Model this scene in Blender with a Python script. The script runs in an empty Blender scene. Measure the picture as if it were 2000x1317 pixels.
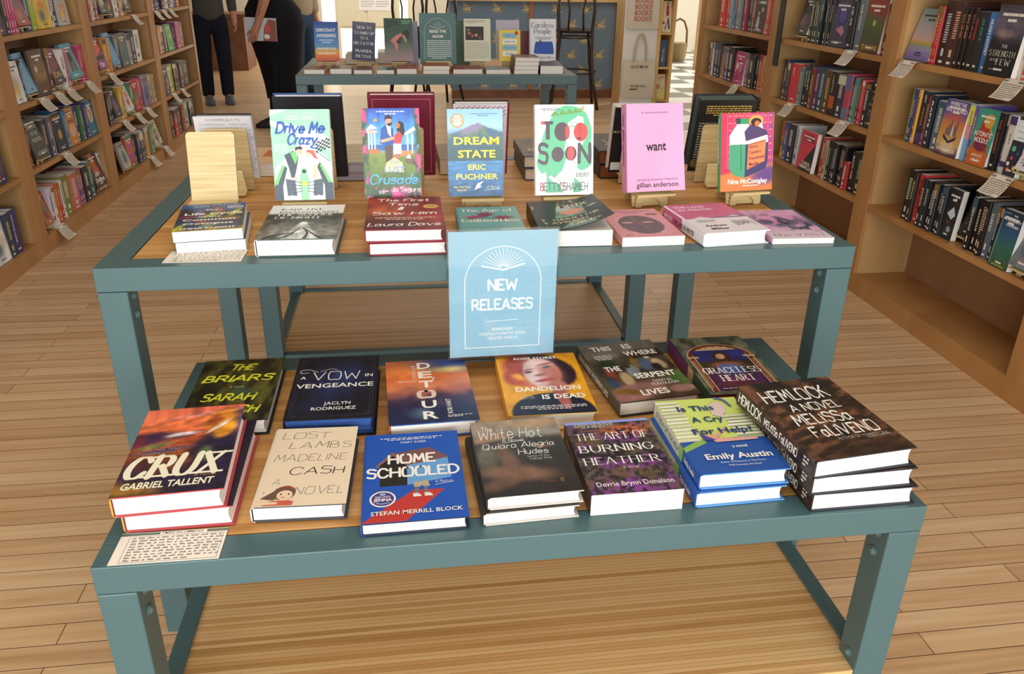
import bpy, bmesh, math, random
import numpy as np
from mathutils import Matrix, Vector
C = bpy.context.scene.collection
SC = bpy.context.scene
PI = math.pi
random.seed(11)
# ---------------------------------------------------------------- camera
FPX, CX, CY = 1536.337, 1000.0, 610.0            # focal length and principal point, 2000x1317 frame
YAW, PITCH, ROLL = 0.1365602, 0.4086237, -0.0162830
CAM = (0.44490, -0.89978, 1.35671)
def cam_axes():
    cy, sy, cp, sp = math.cos(YAW), math.sin(YAW), math.cos(PITCH), math.sin(PITCH)
    f = Vector((sy*cp, cy*cp, -sp)); r = Vector((cy, -sy, 0)); d = f.cross(r)
    cr, sr = math.cos(ROLL), math.sin(ROLL)
    return cr*r+sr*d, -sr*r+cr*d, f
AR, AD, AF = cam_axes()
cd = bpy.data.cameras.new('camera'); cam = bpy.data.objects.new('camera', cd); C.objects.link(cam)
cd.sensor_fit = 'HORIZONTAL'; cd.sensor_width = 36.0; cd.lens = 36.0*FPX/2000.0
cd.shift_y = -(1317/2-CY)/2000.0
cd.clip_start = 0.05; cd.clip_end = 60
cam.matrix_world = Matrix(((AR.x, -AD.x, -AF.x, CAM[0]), (AR.y, -AD.y, -AF.y, CAM[1]), (AR.z, -AD.z, -AF.z, CAM[2]), (0, 0, 0, 1)))
SC.camera = cam
def px_of(x, y, z):
    v = Vector((x, y, z))-Vector(CAM); w = v.dot(AF)
    return CX+FPX*v.dot(AR)/w, CY+FPX*v.dot(AD)/w
# ---------------------------------------------------------------- world, light, exposure
wd = bpy.data.worlds.new('world'); SC.world = wd; wd.use_nodes = True
wd.node_tree.nodes['Background'].inputs[0].default_value = (0.75, 0.87, 1.0, 1)
wd.node_tree.nodes['Background'].inputs[1].default_value = 0.5
SC.view_settings.view_transform = 'Standard'; SC.view_settings.look = 'None'
SC.view_settings.gamma = 1.0; SC.view_settings.use_curve_mapping = False
SC.view_settings.exposure = 0.12
def area(name, loc, rot, sx, sy, power, col):
    l = bpy.data.lights.new(name, 'AREA'); l.shape = 'RECTANGLE'; l.size = sx; l.size_y = sy
    l.energy = power; l.color = col
    o = bpy.data.objects.new(name, l); o.location = loc; o.rotation_euler = rot; C.objects.link(o); return o
area('shop_window_daylight', (0.3, -3.32, 1.25), (math.radians(88), 0, 0), 4.4, 1.7, 170, (0.95, 0.98, 1.0))
area('added_overhead_fill', (0.5, 0.0, 3.3), (0, 0, 0), 2.4, 3.2, 30, (1.0, 0.93, 0.84))  # soft overhead fill, added to lift the upward-facing surfaces
area('added_overhead_fill', (1.4, 6.2, 3.3), (0, 0, 0), 2.4, 2.4, 42, (1.0, 0.93, 0.84))  # another added fill, brightens the counter and the tote bags
area('added_door_fill', (-0.1, 11.9, 3.3), (math.radians(20), 0, 0), 1.6, 0.8, 75, (1.0, 0.97, 0.9))  # unseen fill added near the back door to brighten it and its floor
area('side_room_daylight', (6.0, 11.0, 2.6), (0, math.radians(35), 0), 2.5, 4.0, 230, (1.0, 0.97, 0.92))
# ---------------------------------------------------------------- colour and materials
def s2l(c): return c/12.92 if c <= 0.04045 else ((c+0.055)/1.055)**2.4
def hx(h):
    h = h.lstrip('#'); return tuple(int(h[i:i+2], 16)/255 for i in (0, 2, 4))
def lin(h): return tuple(s2l(c) for c in (hx(h) if isinstance(h, str) else h))
def s2l_np(a): return np.where(a <= 0.04045, a/12.92, ((np.clip(a, 0, 1)+0.055)/1.055)**2.4)
MATS = {}
def nodes(m): return m.node_tree.nodes, m.node_tree.links
def mat(name, col='#888888', rough=0.5, metal=0.0, coat=0.0, spec=0.5):
    if name in MATS: return MATS[name]
    m = bpy.data.materials.new(name); m.use_nodes = True; MATS[name] = m
    b = m.node_tree.nodes['Principled BSDF']
    b.inputs['Base Color'].default_value = (*lin(col), 1); b.inputs['Roughness'].default_value = rough
    b.inputs['Metallic'].default_value = metal; b.inputs['Coat Weight'].default_value = coat
    b.inputs['Specular IOR Level'].default_value = spec
    return m
def printed(name, rough, spec=0.4):                  # paper, cloth or paint whose printed colours sit in a colour attribute
    m = mat(name, '#ffffff', rough, spec=spec); n, l = nodes(m)
    a = n.new('ShaderNodeAttribute'); a.attribute_name = 'Col'
    l.new(a.outputs['Color'], n['Principled BSDF'].inputs['Base Color']); return m
PRINT = printed('printed_paper', 0.42); GLOSSY = printed('laminated_cover', 0.3); MATTE = printed('matte_surface', 0.75, 0.25)
def ramp(n, stops):
    r = n.new('ShaderNodeValToRGB'); e = r.color_ramp.elements
    while len(e) < len(stops): e.new(0.5)
    for k, (p, c) in enumerate(stops): e[k].position = p; e[k].color = (*lin(c), 1)
    return r
def wood(name, stops, scale, rough=0.45, coat=0.0, detail=5.0, bump=0.0):
    m = mat(name, '#888888', rough, coat=coat); n, l = nodes(m); b = n['Principled BSDF']
    tc = n.new('ShaderNodeTexCoord'); mp = n.new('ShaderNodeMapping'); mp.inputs['Scale'].default_value = scale
    nz = n.new('ShaderNodeTexNoise'); nz.inputs['Scale'].default_value = 1.0; nz.inputs['Detail'].default_value = detail
    nz.inputs['Distortion'].default_value = 0.4
    r = ramp(n, stops)
    l.new(tc.outputs['Object'], mp.inputs['Vector']); l.new(mp.outputs[0], nz.inputs['Vector']); l.new(nz.outputs['Fac'], r.inputs[0])
    l.new(r.outputs[0], b.inputs['Base Color']); return m
BIRCH = wood('birch_plywood', [(0.3, '#a5804f'), (0.7, '#c29c69')], (3, 3, 1.2), 0.45)
STILE = wood('stained_birch_edge', [(0.3, '#9c6c3a'), (0.7, '#b78650')], (4, 4, 1.5), 0.42)
BACKP = wood('stained_back_panel', [(0.3, '#8e6648'), (0.7, '#a07755')], (6, 6, 1.0), 0.5)
EASEL = wood('pale_easel_plywood', [(0.3, '#c3a873'), (0.7, '#ddca98')], (5, 5, 150), 0.5)
BLOND = wood('blond_display_wood', [(0.3, '#d3a868'), (0.7, '#e6c288')], (4, 4, 2), 0.5)
DARKW = wood('dark_stool_wood', [(0.3, '#2c1a12'), (0.7, '#40281a')], (8, 8, 8), 0.35)
BROWNW = wood('brown_trim_wood', [(0.3, '#6b4128'), (0.7, '#85563a')], (5, 5, 5), 0.5)
TEAL = mat('teal_painted_steel', '#466468', 0.36)
BOLT = mat('teal_bolt_paint', '#55706f', 0.3)
def strips(name, stops, rowh, length, rough, coat, gap='#5a3b22', mortar=0.0008, spread=0.5):
    m = mat(name, '#888888', rough, coat=coat); n, l = nodes(m); b = n['Principled BSDF']
    b.inputs['Coat Roughness'].default_value = 0.2
    tc = n.new('ShaderNodeTexCoord'); br = n.new('ShaderNodeTexBrick')
    br.offset = 0.37; br.offset_frequency = 2
    br.inputs['Scale'].default_value = 1.0; br.inputs['Brick Width'].default_value = length; br.inputs['Row Height'].default_value = rowh
    br.inputs['Mortar Size'].default_value = mortar; br.inputs['Mortar Smooth'].default_value = 0.3; br.inputs['Bias'].default_value = 0.0
    br.inputs['Color1'].default_value = (0, 0, 0, 1); br.inputs['Color2'].default_value = (1, 1, 1, 1); br.inputs['Mortar'].default_value = (0.5, 0.5, 0.5, 1)
    mp = n.new('ShaderNodeMapping'); mp.inputs['Scale'].default_value = (1.6, 42, 4)
    nz = n.new('ShaderNodeTexNoise'); nz.inputs['Scale'].default_value = 1.0; nz.inputs['Detail'].default_value = 6; nz.inputs['Distortion'].default_value = 0.6
    n2 = n.new('ShaderNodeTexNoise'); n2.inputs['Scale'].default_value = 1.3; n2.inputs['Detail'].default_value = 2
    l.new(tc.outputs['Object'], br.inputs['Vector']); l.new(tc.outputs['Object'], mp.inputs[0]); l.new(mp.outputs[0], nz.inputs['Vector'])
    l.new(tc.outputs['Object'], n2.inputs['Vector'])
    a = n.new('ShaderNodeMath'); a.operation = 'MULTIPLY'; a.inputs[1].default_value = spread
    l.new(br.outputs['Color'], a.inputs[0])
    s = n.new('ShaderNodeMath'); s.operation = 'MULTIPLY_ADD'; s.inputs[1].default_value = 0.75
    l.new(nz.outputs['Fac'], s.inputs[0]); l.new(a.outputs[0], s.inputs[2])
    s2 = n.new('ShaderNodeMath'); s2.operation = 'MULTIPLY_ADD'; s2.inputs[1].default_value = 0.25
    l.new(n2.outputs['Fac'], s2.inputs[0]); l.new(s.outputs[0], s2.inputs[2])
    r = ramp(n, stops); l.new(s2.outputs[0], r.inputs[0])
    mx = n.new('ShaderNodeMix'); mx.data_type = 'RGBA'; mx.inputs['B'].default_value = (*lin(gap), 1)
    l.new(br.outputs['Fac'], mx.inputs['Factor']); l.new(r.outputs[0], mx.inputs['A']); l.new(mx.outputs['Result'], b.inputs['Base Color'])
    return m
FLOOR = strips('maple_strip_floor', [(0.25, '#a57f58'), (0.55, '#c8a279'), (0.85, '#dbbb94')], 0.062, 0.95, 0.4, 0.2, '#4f351f', 0.0012, 0.26)
BAMBOO = strips('bamboo_table_top', [(0.25, '#9c6a30'), (0.6, '#c08a4a'), (0.95, '#d6a566')], 0.019, 1.6, 0.5, 0.0, '#a97c44', 0.0003, 0.45)
SHELFB = strips('bamboo_lower_shelf', [(0.25, '#a0763f'), (0.6, '#cfa267'), (0.95, '#e2bd86')], 0.0085, 2.6, 0.45, 0.05, '#7d5931', 0.0003, 0.75)
# ---------------------------------------------------------------- mesh builder
class MB:
    def __init__(s): s.v = []; s.f = []; s.c = []; s.m = []
    def add(s, vs, fs, col=None, mi=0):
        o = len(s.v); s.v.extend(tuple(p) for p in vs)
        cl = lin(col) if isinstance(col, str) else col
        for k, f in enumerate(fs):
            s.f.append([o+i for i in f]); s.m.append(mi)
            if isinstance(cl, list): s.c.append(cl[k])
            else: s.c.append([cl or (0.8, 0.8, 0.8)]*len(f))
        return s
    def box(s, a, b, col=None, mi=0, M=None):
        (x0, y0, z0), (x1, y1, z1) = a, b
        vs = [(x0, y0, z0), (x1, y0, z0), (x1, y1, z0), (x0, y1, z0), (x0, y0, z1), (x1, y0, z1), (x1, y1, z1), (x0, y1, z1)]
        if M is not None: vs = [M @ Vector(p) for p in vs]
        return s.add(vs, [(3, 2, 1, 0), (4, 5, 6, 7), (0, 1, 5, 4), (1, 2, 6, 5), (2, 3, 7, 6), (3, 0, 4, 7)], col, mi)
    def prism(s, pts, d0, d1, axis, col=None, mi=0, M=None):   # 2-D outline extruded along an axis
        n = len(pts)
        def P(p, d): return {'x': (d, p[0], p[1]), 'y': (p[0], d, p[1]), 'z': (p[0], p[1], d)}[axis]
        vs = [P(p, d0) for p in pts]+[P(p, d1) for p in pts]
        if M is not None: vs = [M @ Vector(p) for p in vs]
        fs = [tuple(range(n)), tuple(range(2*n-1, n-1, -1))]+[(i, i+n, (i+1) % n+n, (i+1) % n) for i in range(n)]
        return s.add(vs, fs, col, mi)
    def tube(s, pts, r, n=8, col=None, mi=0, cap=True):
        pts = [Vector(p) for p in pts]; rs = r if isinstance(r, (list, tuple)) else [r]*len(pts)
        vs = []; up = None
        for i, p in enumerate(pts):
            t = (pts[min(i+1, len(pts)-1)]-pts[max(i-1, 0)]).normalized()
            if up is None: up = Vector((0, 0, 1)) if abs(t.z) < 0.9 else Vector((1, 0, 0))
            a = t.cross(up).normalized(); b = a.cross(t).normalized(); up = b
            for k in range(n):
                w = 2*PI*k/n; vs.append(p+(a*math.cos(w)+b*math.sin(w))*rs[i])
        fs = []
        for i in range(len(pts)-1):
            for k in range(n):
                fs.append((i*n+k, i*n+(k+1) % n, (i+1)*n+(k+1) % n, (i+1)*n+k))
        if cap: fs += [tuple(range(n-1, -1, -1)), tuple((len(pts)-1)*n+k for k in range(n))]
        return s.add(vs, fs, col, mi)
    def loft(s, rings, col=None, mi=0, cap=True):              # rings: equal-length closed point lists
        n = len(rings[0]); vs = [p for r in rings for p in r]; fs = []
        for i in range(len(rings)-1):
            for k in range(n): fs.append((i*n+k, i*n+(k+1) % n, (i+1)*n+(k+1) % n, (i+1)*n+k))
        if cap: fs += [tuple(range(n-1, -1, -1)), tuple((len(rings)-1)*n+k for k in range(n))]
        return s.add(vs, fs, col, mi)
    def build(s, name, mats, parent=None, smooth=False, bevel=0.0):
        me = bpy.data.meshes.new(name); me.from_pydata([tuple(p) for p in s.v], [], s.f)
        for m in (mats if isinstance(mats, (list, tuple)) else [mats]): me.materials.append(m)
        if any(s.m): me.polygons.foreach_set('material_index', s.m)
        ca = me.color_attributes.new('Col', 'FLOAT_COLOR', 'CORNER')
        flat = np.ones((sum(len(f) for f in s.f), 4), np.float32)
        flat[:, :3] = np.array([c for cs in s.c for c in cs], np.float32)
        ca.data.foreach_set('color', flat.ravel())
        if smooth: me.polygons.foreach_set('use_smooth', [True]*len(me.polygons))
        me.update()
        o = bpy.data.objects.new(name, me); C.objects.link(o)
        if parent is not None: o.parent = parent
        if bevel:
            b = o.modifiers.new('bevel', 'BEVEL'); b.width = bevel; b.segments = 2; b.limit_method = 'ANGLE'
        return o
def thing(name, label, cat, M=None, group=None):
    o = bpy.data.objects.new(name, None); o.empty_display_size = 0.05; C.objects.link(o)
    if M is not None: o.matrix_world = M
    return tag(o, label, cat, group)
def tag(o, label, cat, group=None, kind=None):
    if label: o['label'] = label
    if cat: o['category'] = cat
    if group: o['group'] = group
    if kind: o['kind'] = kind
    return o
def struct(o): o['kind'] = 'structure'; return o
def T(x, y, z): return Matrix.Translation((x, y, z))
def RX(d): return Matrix.Rotation(math.radians(d), 4, 'X')
def RY(d): return Matrix.Rotation(math.radians(d), 4, 'Y')
def RZ(d): return Matrix.Rotation(math.radians(d), 4, 'Z')
# ---------------------------------------------------------------- lettering
def letters(s, off=0.0):                              # glyph outlines of Blender's own font, cap height 1
    k = (s, off)
    if k in letters.cache: return letters.cache[k]
    cu = bpy.data.curves.new('lettering', 'FONT'); cu.body = s; cu.resolution_u = 2; cu.offset = off
    o = bpy.data.objects.new('lettering', cu); me = o.to_mesh()
    v = np.array([p.co[:2] for p in me.vertices]).reshape(-1, 2); f = [list(p.vertices) for p in me.polygons]
    o.to_mesh_clear(); bpy.data.objects.remove(o); bpy.data.curves.remove(cu)
    letters.cache[k] = (v/0.729, f); return letters.cache[k]
letters.cache = {}
G = {'A': '00 4A 80|13 73', 'B': '00 0A|~0A 3A 58 45 05|~05 45 63 50 00', 'C': '~78 5A 2A 07 03 20 50 72', 'D': '00 0A|~0A 4A 77 73 40 00',
 'E': '6A 0A 00 60|05 45', 'F': '6A 0A 00|05 45', 'G': '~78 5A 2A 07 03 20 50 73|73 75 45', 'H': '00 0A|70 7A|05 75', 'I': '00 0A',
 'J': '~4A 43 30 10 02', 'K': '00 0A|6A 04|26 70', 'L': '0A 00 50', 'M': '00 1A 43 7A 80', 'N': '00 0A 70 7A', 'O': '~4A 1A 07 03 10 40 70 83 87 7A 4A',
 'P': '00 0A|~0A 4A 68 54 04', 'Q': '~4A 1A 07 03 10 40 70 83 87 7A 4A|52 90', 'R': '00 0A|~0A 4A 68 55 05|35 70', 'S': '~69 4A 1A 08 16 55 63 50 20 01',
 'T': '0A 8A|4A 40', 'U': '~0A 03 20 50 73 7A', 'V': '0A 40 8A', 'W': '0A 20 57 80 AA', 'X': '0A 70|7A 00', 'Y': '0A 45 8A|45 40', 'Z': '0A 7A 00 70',
 'a': '~55 36 16 04 02 10 30 52|56 51 60', 'b': '0A 00|~05 36 54 52 30 01', 'c': '~55 36 16 04 02 10 30 51', 'd': '5A 50|~55 26 04 02 20 51',
 'e': '~03 53 54 36 16 04 02 10 40 51', 'f': '~4A 2A 18 15 10|06 36', 'g': '~56 26 04 02 20 53|~56 50 4x 1x 0w', 'h': '0A 00|~04 26 46 54 50',
 'i': '06 00|08 09', 'j': '~26 20 1x 0x|28 29', 'k': '0A 00|46 02|13 50', 'l': '0A 00', 'm': '06 00|~04 16 36 43 40|~44 56 76 84 80',
 'n': '06 00|~04 26 46 54 50', 'o': '~26 04 02 20 40 62 64 46 26', 'p': '06 0x|~05 36 54 52 30 01', 'q': '56 5x|~55 26 04 02 20 51',
 'r': '06 00|~03 16 36', 's': '~55 36 16 04 43 52 40 10 01', 't': '~2A 22 30 50|06 46', 'u': '~06 02 20 40 53|56 50', 'v': '06 30 66',
 'w': '06 20 45 60 86', 'x': '06 50|56 00', 'y': '06 30|66 1x', 'z': '06 56 00 50', "'": '0A 08', '.': '00 01', '?': '~08 2A 5A 67 35 33|30 31',
 '!': '0A 03|00 01', '-': '04 34', ',': '01 0w', '"': '0A 08|2A 28'}
GV = {**{str(i): i for i in range(10)}, 'A': 10, 'w': -2, 'x': -3}
def smooth_pts(p, n=5):
    q = []
    for i in range(len(p)-1):
        a, b, c, d = p[max(i-1, 0)], p[i], p[i+1], p[min(i+2, len(p)-1)]
        for k in range(n):
            t = k/n
            q.append(0.5*((2*b)+(c-a)*t+(2*a-5*b+4*c-d)*t*t+(3*b-a-3*c+d)*t**3))
    return q+[p[-1]]
def strokes(s, jit=0.0, gap=2.3, seed=0):             # single-line alphabet, cap height 1
    rnd = random.Random(seed+len(s)*7); x = 0; out = []
    for ch in s:
        if ch == ' ': x += 4.2; continue
        g = G.get(ch) or G.get(ch.upper())
        if g is None: x += 4; continue
        mx = 0; jx, jy, jr = (rnd.uniform(-jit, jit) for _ in range(3)); js = 1+rnd.uniform(-jit, jit)*0.15
        for st in g.split('|'):
            sm = st[0] == '~'; p = [np.array([GV[q[0]], GV[q[1]]], float) for q in st.lstrip('~').split()]
            mx = max(mx, max(q[0] for q in p)); cl = sm and len(p) > 4 and np.allclose(p[0], p[-1])
            if sm: p = smooth_pts(p)
            ca, sa = math.cos(jr*0.1), math.sin(jr*0.1)
            out.append((sm, [np.array([x+jx*0.4+(q[0]*ca-q[1]*sa)*js, jy*0.6+(q[0]*sa+q[1]*ca)*js])/10 for q in p]))
        x += mx+gap
    return out, (x-gap)/10
DZ = 5e-6
def ribbon(p, ws, k0=0):                              # polyline with a width at every point -> mitred strips with round ends
    parts, cur = [], [0]
    for i in range(1, len(p)):
        if np.hypot(*(p[i]-p[cur[-1]])) < 1e-9: continue
        if len(cur) > 1:
            a, b = p[cur[-1]]-p[cur[-2]], p[i]-p[cur[-1]]
            if a.dot(b)/(np.hypot(*a)*np.hypot(*b)) < 0.55: parts.append(cur); cur = [cur[-1]]
        cur.append(i)
    parts.append(cur); vs, fs = [], []
    for k, c in enumerate(parts):
        if len(c) < 2: continue
        z = (k0+k)*DZ; q = [p[i] for i in c]; d = [(q[i+1]-q[i])/np.hypot(*(q[i+1]-q[i])) for i in range(len(q)-1)]; L, R = [], []
        for i in range(len(q)):
            t = d[max(i-1, 0)]+d[min(i, len(d)-1)]; t = t/np.hypot(*t); n = np.array([-t[1], t[0]]); m = ws[c[i]]/2/max(0.6, abs(n.dot([-d[min(i, len(d)-1)][1], d[min(i, len(d)-1)][0]])))
            L.append(q[i]+n*m); R.append(q[i]-n*m)
        o = len(vs); vs += [(*v, z) for lr in zip(L, R) for v in lr]; fs += [[o+2*i+1, o+2*i+3, o+2*i+2, o+2*i] for i in range(len(q)-1)]
        for e, s_ in ((0, -1), (-1, 1)):
            w = ws[c[e]]/2; t = d[e]*s_; n = np.array([-t[1], t[0]]); o = len(vs)
            vs += [(*(q[e]+n*w*math.cos(g)+t*w*math.sin(g)), z) for g in np.linspace(0, PI, 6)]; fs.append([o+j for j in range(6)][::-1])
    return vs, fs
def stroke_text(s, style, wt, seed=0, jit=None):
    jit = {'hand': 0.6, 'brush': 0.3, 'round': 0, 'serif': 0}[style] if jit is None else jit
    st, W = strokes(s, jit, 2.9 if style == 'serif' else 2.3, seed); V, F = [], []
    def put(p, ws):
        vs, fs = ribbon(p, ws, len(V) and put.k or 0); put.k = (put.k+2) % 7; o = len(V); V.extend(vs); F.extend([[o+i for i in f] for f in fs])
    put.k = 0
    for sm, p in st:
        n = len(p)
        if style == 'serif':
            if sm:
                ang = [abs(np.sin(np.arctan2(*(p[min(i+1, n-1)]-p[max(i-1, 0)])[::-1]))) for i in range(n)]; put(p, [wt*(0.3+0.7*c**1.3) for c in ang])
            else:
                for i in range(n-1):
                    d = p[i+1]-p[i]; c = abs(d[1])/max(np.hypot(*d), 1e-9)*(0.55 if d[0]*d[1] > 0.05 else 1); put([p[i], p[i+1]], [wt*(0.3+0.7*c**1.3)]*2)
                for e, q in ((0, 1), (-1, -2)):
                    d = p[e]-p[q]
                    if abs(d[1]) > abs(d[0])*0.7: put([p[e]-np.array([wt*1.05, 0]), p[e]+np.array([wt*1.05, 0])], [wt*0.32]*2)
        elif style == 'brush': put(p, [wt*(1.15-0.5*(i/max(n-1, 1))) for i in range(n)])
        else: put(p, [wt]*n)
    return np.array(V).reshape(-1, 3), F, W
# ---------------------------------------------------------------- painted colour fields (for printed covers)
def vnoise(u, v, su, sv, seed):
    r = np.random.RandomState(seed); n = r.rand(int(sv)+3, int(su)+3)
    x = np.clip(u, 0, 1)*su; y = np.clip(v, 0, 1)*sv; i = x.astype(int); j = y.astype(int)
    fx = x-i; fy = y-j; fx = fx*fx*(3-2*fx); fy = fy*fy*(3-2*fy)
    return (n[j, i]*(1-fx)+n[j, i+1]*fx)*(1-fy)+(n[j+1, i]*(1-fx)+n[j+1, i+1]*fx)*fy
def fbm(u, v, s, seed, a=1.0):
    return sum(vnoise(u, v, s*2**k, s*a*2**k, seed+k)*0.5**k for k in range(3))/1.75
def sst(a, b, x): t = np.clip((x-a)/(b-a), 0, 1); return t*t*(3-2*t)
def grad(t, stops):
    ps = [p for p, _ in stops]; cs = np.array([hx(c) for _, c in stops])
    return np.stack([np.interp(t, ps, cs[:, k]) for k in range(3)], -1)
def over(img, m, c): return img*(1-m[..., None])+np.array(hx(c) if isinstance(c, str) else c)*m[..., None]
def blob(u, v, cu, cv, ru, rv, soft=0.3, rot=0):
    a = math.radians(rot); x = (u-cu)*math.cos(a)+(v-cv)*math.sin(a); y = -(u-cu)*math.sin(a)+(v-cv)*math.cos(a)
    return 1-sst(1-soft, 1+soft, np.sqrt((x/ru)**2+(y/rv)**2))
class Art:                                            # flat print on a face: (u, v) in 0..1 over w x h, in thin ink layers
    def __init__(s, mb, w, h, place, step=0.00004): s.mb, s.w, s.h, s.place, s.n, s.step = mb, w, h, place, 1, step
    def put(s, pts, fs, col, mi=0):                   # pts in metres on the face
        z = s.n*s.step; s.mb.add([s.place(p[0], p[1], z+(p[2] if len(p) > 2 else 0)) for p in pts], fs, col, mi); s.n += 1
    def poly(s, uv, col): s.put([(u*s.w, v*s.h) for u, v in uv], [list(range(len(uv)))], col); return s
    def rect(s, u0, v0, u1, v1, col): return s.poly([(u0, v0), (u1, v0), (u1, v1), (u0, v1)], col)
    def ell(s, cu, cv, ru, rv, col, n=28, a0=0, a1=360): # radii as fractions of w
        return s.poly([(cu+ru*math.cos(math.radians(a0+(a1-a0)*k/n)), cv+rv*s.w/s.h*math.sin(math.radians(a0+(a1-a0)*k/n))) for k in range(n if a1-a0 >= 360 else n+1)], col)
    def line(s, uv, wd, col, smooth=False):
        p = [np.array([u*s.w, v*s.h]) for u, v in uv]
        if smooth: p = smooth_pts(p)
        ws = [wd*s.w]*len(p) if not isinstance(wd, tuple) else list(np.linspace(wd[0], wd[1], len(p))*s.w)
        vs, fs = ribbon(p, ws); s.put(vs, fs, col); return s
    def lines(s, ls, wd, col):
        V, F = [], []
        for uv in ls:
            vs, fs = ribbon([np.array([u*s.w, v*s.h]) for u, v in uv], [wd*s.w]*len(uv)); o = len(V); V += vs; F += [[o+i for i in f] for f in fs]
        s.put(V, F, col); return s
    def img(s, nx, ny, fn, box=(0, 0, 1, 1)):
        u0, v0, u1, v1 = box; U, V = np.meshgrid(np.linspace(0, 1, nx+1), np.linspace(0, 1, ny+1))
        c = s2l_np(np.clip(fn(U, V), 0, 1)); z = s.n*s.step; s.n += 1
        vs = [s.place((u0+(u1-u0)*U[j, i])*s.w, (v0+(v1-v0)*V[j, i])*s.h, z) for j in range(ny+1) for i in range(nx+1)]
        fs, cs = [], []
        for j in range(ny):
            for i in range(nx):
                q = [(j, i), (j, i+1), (j+1, i+1), (j+1, i)]; fs.append([a*(nx+1)+b for a, b in q]); cs.append([tuple(c[a, b]) for a, b in q])
        s.mb.add(vs, fs, cs); return s
    def text(s, t, u, v, cap, col, style='sans', fw=None, wt=None, al='c', rot=0, shear=0, seed=0, jit=None):
        # u, v: baseline anchor; cap: cap height, fw: total width, both as fractions of w
        if style in ('sans', 'bold', 'black'):
            V, F = letters(t, {'sans': 0.0, 'bold': 0.014, 'black': 0.024}[style] if wt is None else wt); V = V.copy()
            if len(V): V[:, 0] -= V[:, 0].min()
        else: V, F, _ = stroke_text(t, style, wt or {'hand': 0.07, 'brush': 0.17, 'round': 0.15, 'serif': 0.2}[style], seed, jit)
        if not len(V): return s
        W = V[:, 0].max(); k = cap*s.w; kx = fw*s.w/W if fw else k
        x = V[:, 0]*kx-W*kx*{'l': 0, 'c': 0.5, 'r': 1}[al]; y = V[:, 1]*k; x = x+shear*y
        a = math.radians(rot); X = x*math.cos(a)-y*math.sin(a)+u*s.w; Y = x*math.sin(a)+y*math.cos(a)+v*s.h
        s.put(list(zip(X, Y, V[:, 2])) if V.shape[1] > 2 else list(zip(X, Y)), F, col); return s
    def fine(s, u0, u1, v0, v1, n, col, th=0.5, seed=1, al='l'):  # rows of print too small to read: broken rules
        rnd = random.Random(seed); vs, fs = [], []; dv = (v1-v0)/max(n, 1)
        for k in range(n):
            y = v1-(k+0.7)*dv; e = u1 if k < n-1 else u0+(u1-u0)*rnd.uniform(0.4, 0.9)
            x = u0 if al == 'l' else u0+(u1-e)/2; e = e if al == 'l' else u1-(u1-e)/2
            while x < e:
                w = min(rnd.uniform(0.02, 0.07), e-x); o = len(vs)
                vs += [(x*s.w, y*s.h), ((x+w)*s.w, y*s.h), ((x+w)*s.w, (y+dv*th)*s.h), (x*s.w, (y+dv*th)*s.h)]; fs.append([o, o+1, o+2, o+3]); x += w+0.013
        s.put(vs, fs, col); return s
    def scrawl(s, u0, u1, v0, v1, n, col, wd=0.006, seed=1): # handwriting too small to read
        rnd = random.Random(seed); V, F = [], []; dv = (v1-v0)/n
        for k in range(n):
            y = v1-(k+0.75)*dv; x = u0; e = u1 if k < n-1 else u0+(u1-u0)*0.7
            while x < e:
                m = rnd.randint(4, 10); p = []
                for i in range(m): p.append(np.array([x*s.w, (y+dv*0.5*(i % 2)*rnd.uniform(0.6, 1.2))*s.h])); x += 0.008
                x += 0.016; vs, fs = ribbon(p, [wd*s.w]*m); o = len(V); V += vs; F += [[o+i for i in f] for f in fs]
        s.put(V, F, col); return s
# ---------------------------------------------------------------- books
def pages_mat(name, a, b):
    m = mat(name, a, 0.8, spec=0.2); n, l = nodes(m); tc = n.new('ShaderNodeTexCoord'); mp = n.new('ShaderNodeMapping')
    mp.inputs['Scale'].default_value = (3, 3, 900); nz = n.new('ShaderNodeTexNoise'); nz.inputs['Scale'].default_value = 1.0; nz.inputs['Detail'].default_value = 2
    r = ramp(n, [(0.3, a), (0.6, b)]); l.new(tc.outputs['Object'], mp.inputs[0]); l.new(mp.outputs[0], nz.inputs['Vector'])
    l.new(nz.outputs['Fac'], r.inputs[0]); l.new(r.outputs[0], n['Principled BSDF'].inputs['Base Color']); return m
PAGES = pages_mat('white_page_edges', '#dcd8cf', '#f6f3ec'); CREAM = pages_mat('cream_page_edges', '#cdbfa6', '#e8dcc6')
BLUEP = pages_mat('sprayed_blue_page_edges', '#20386c', '#3b5fa5'); RUSTP = pages_mat('rust_page_edges', '#6e3a22', '#94532f')
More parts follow.
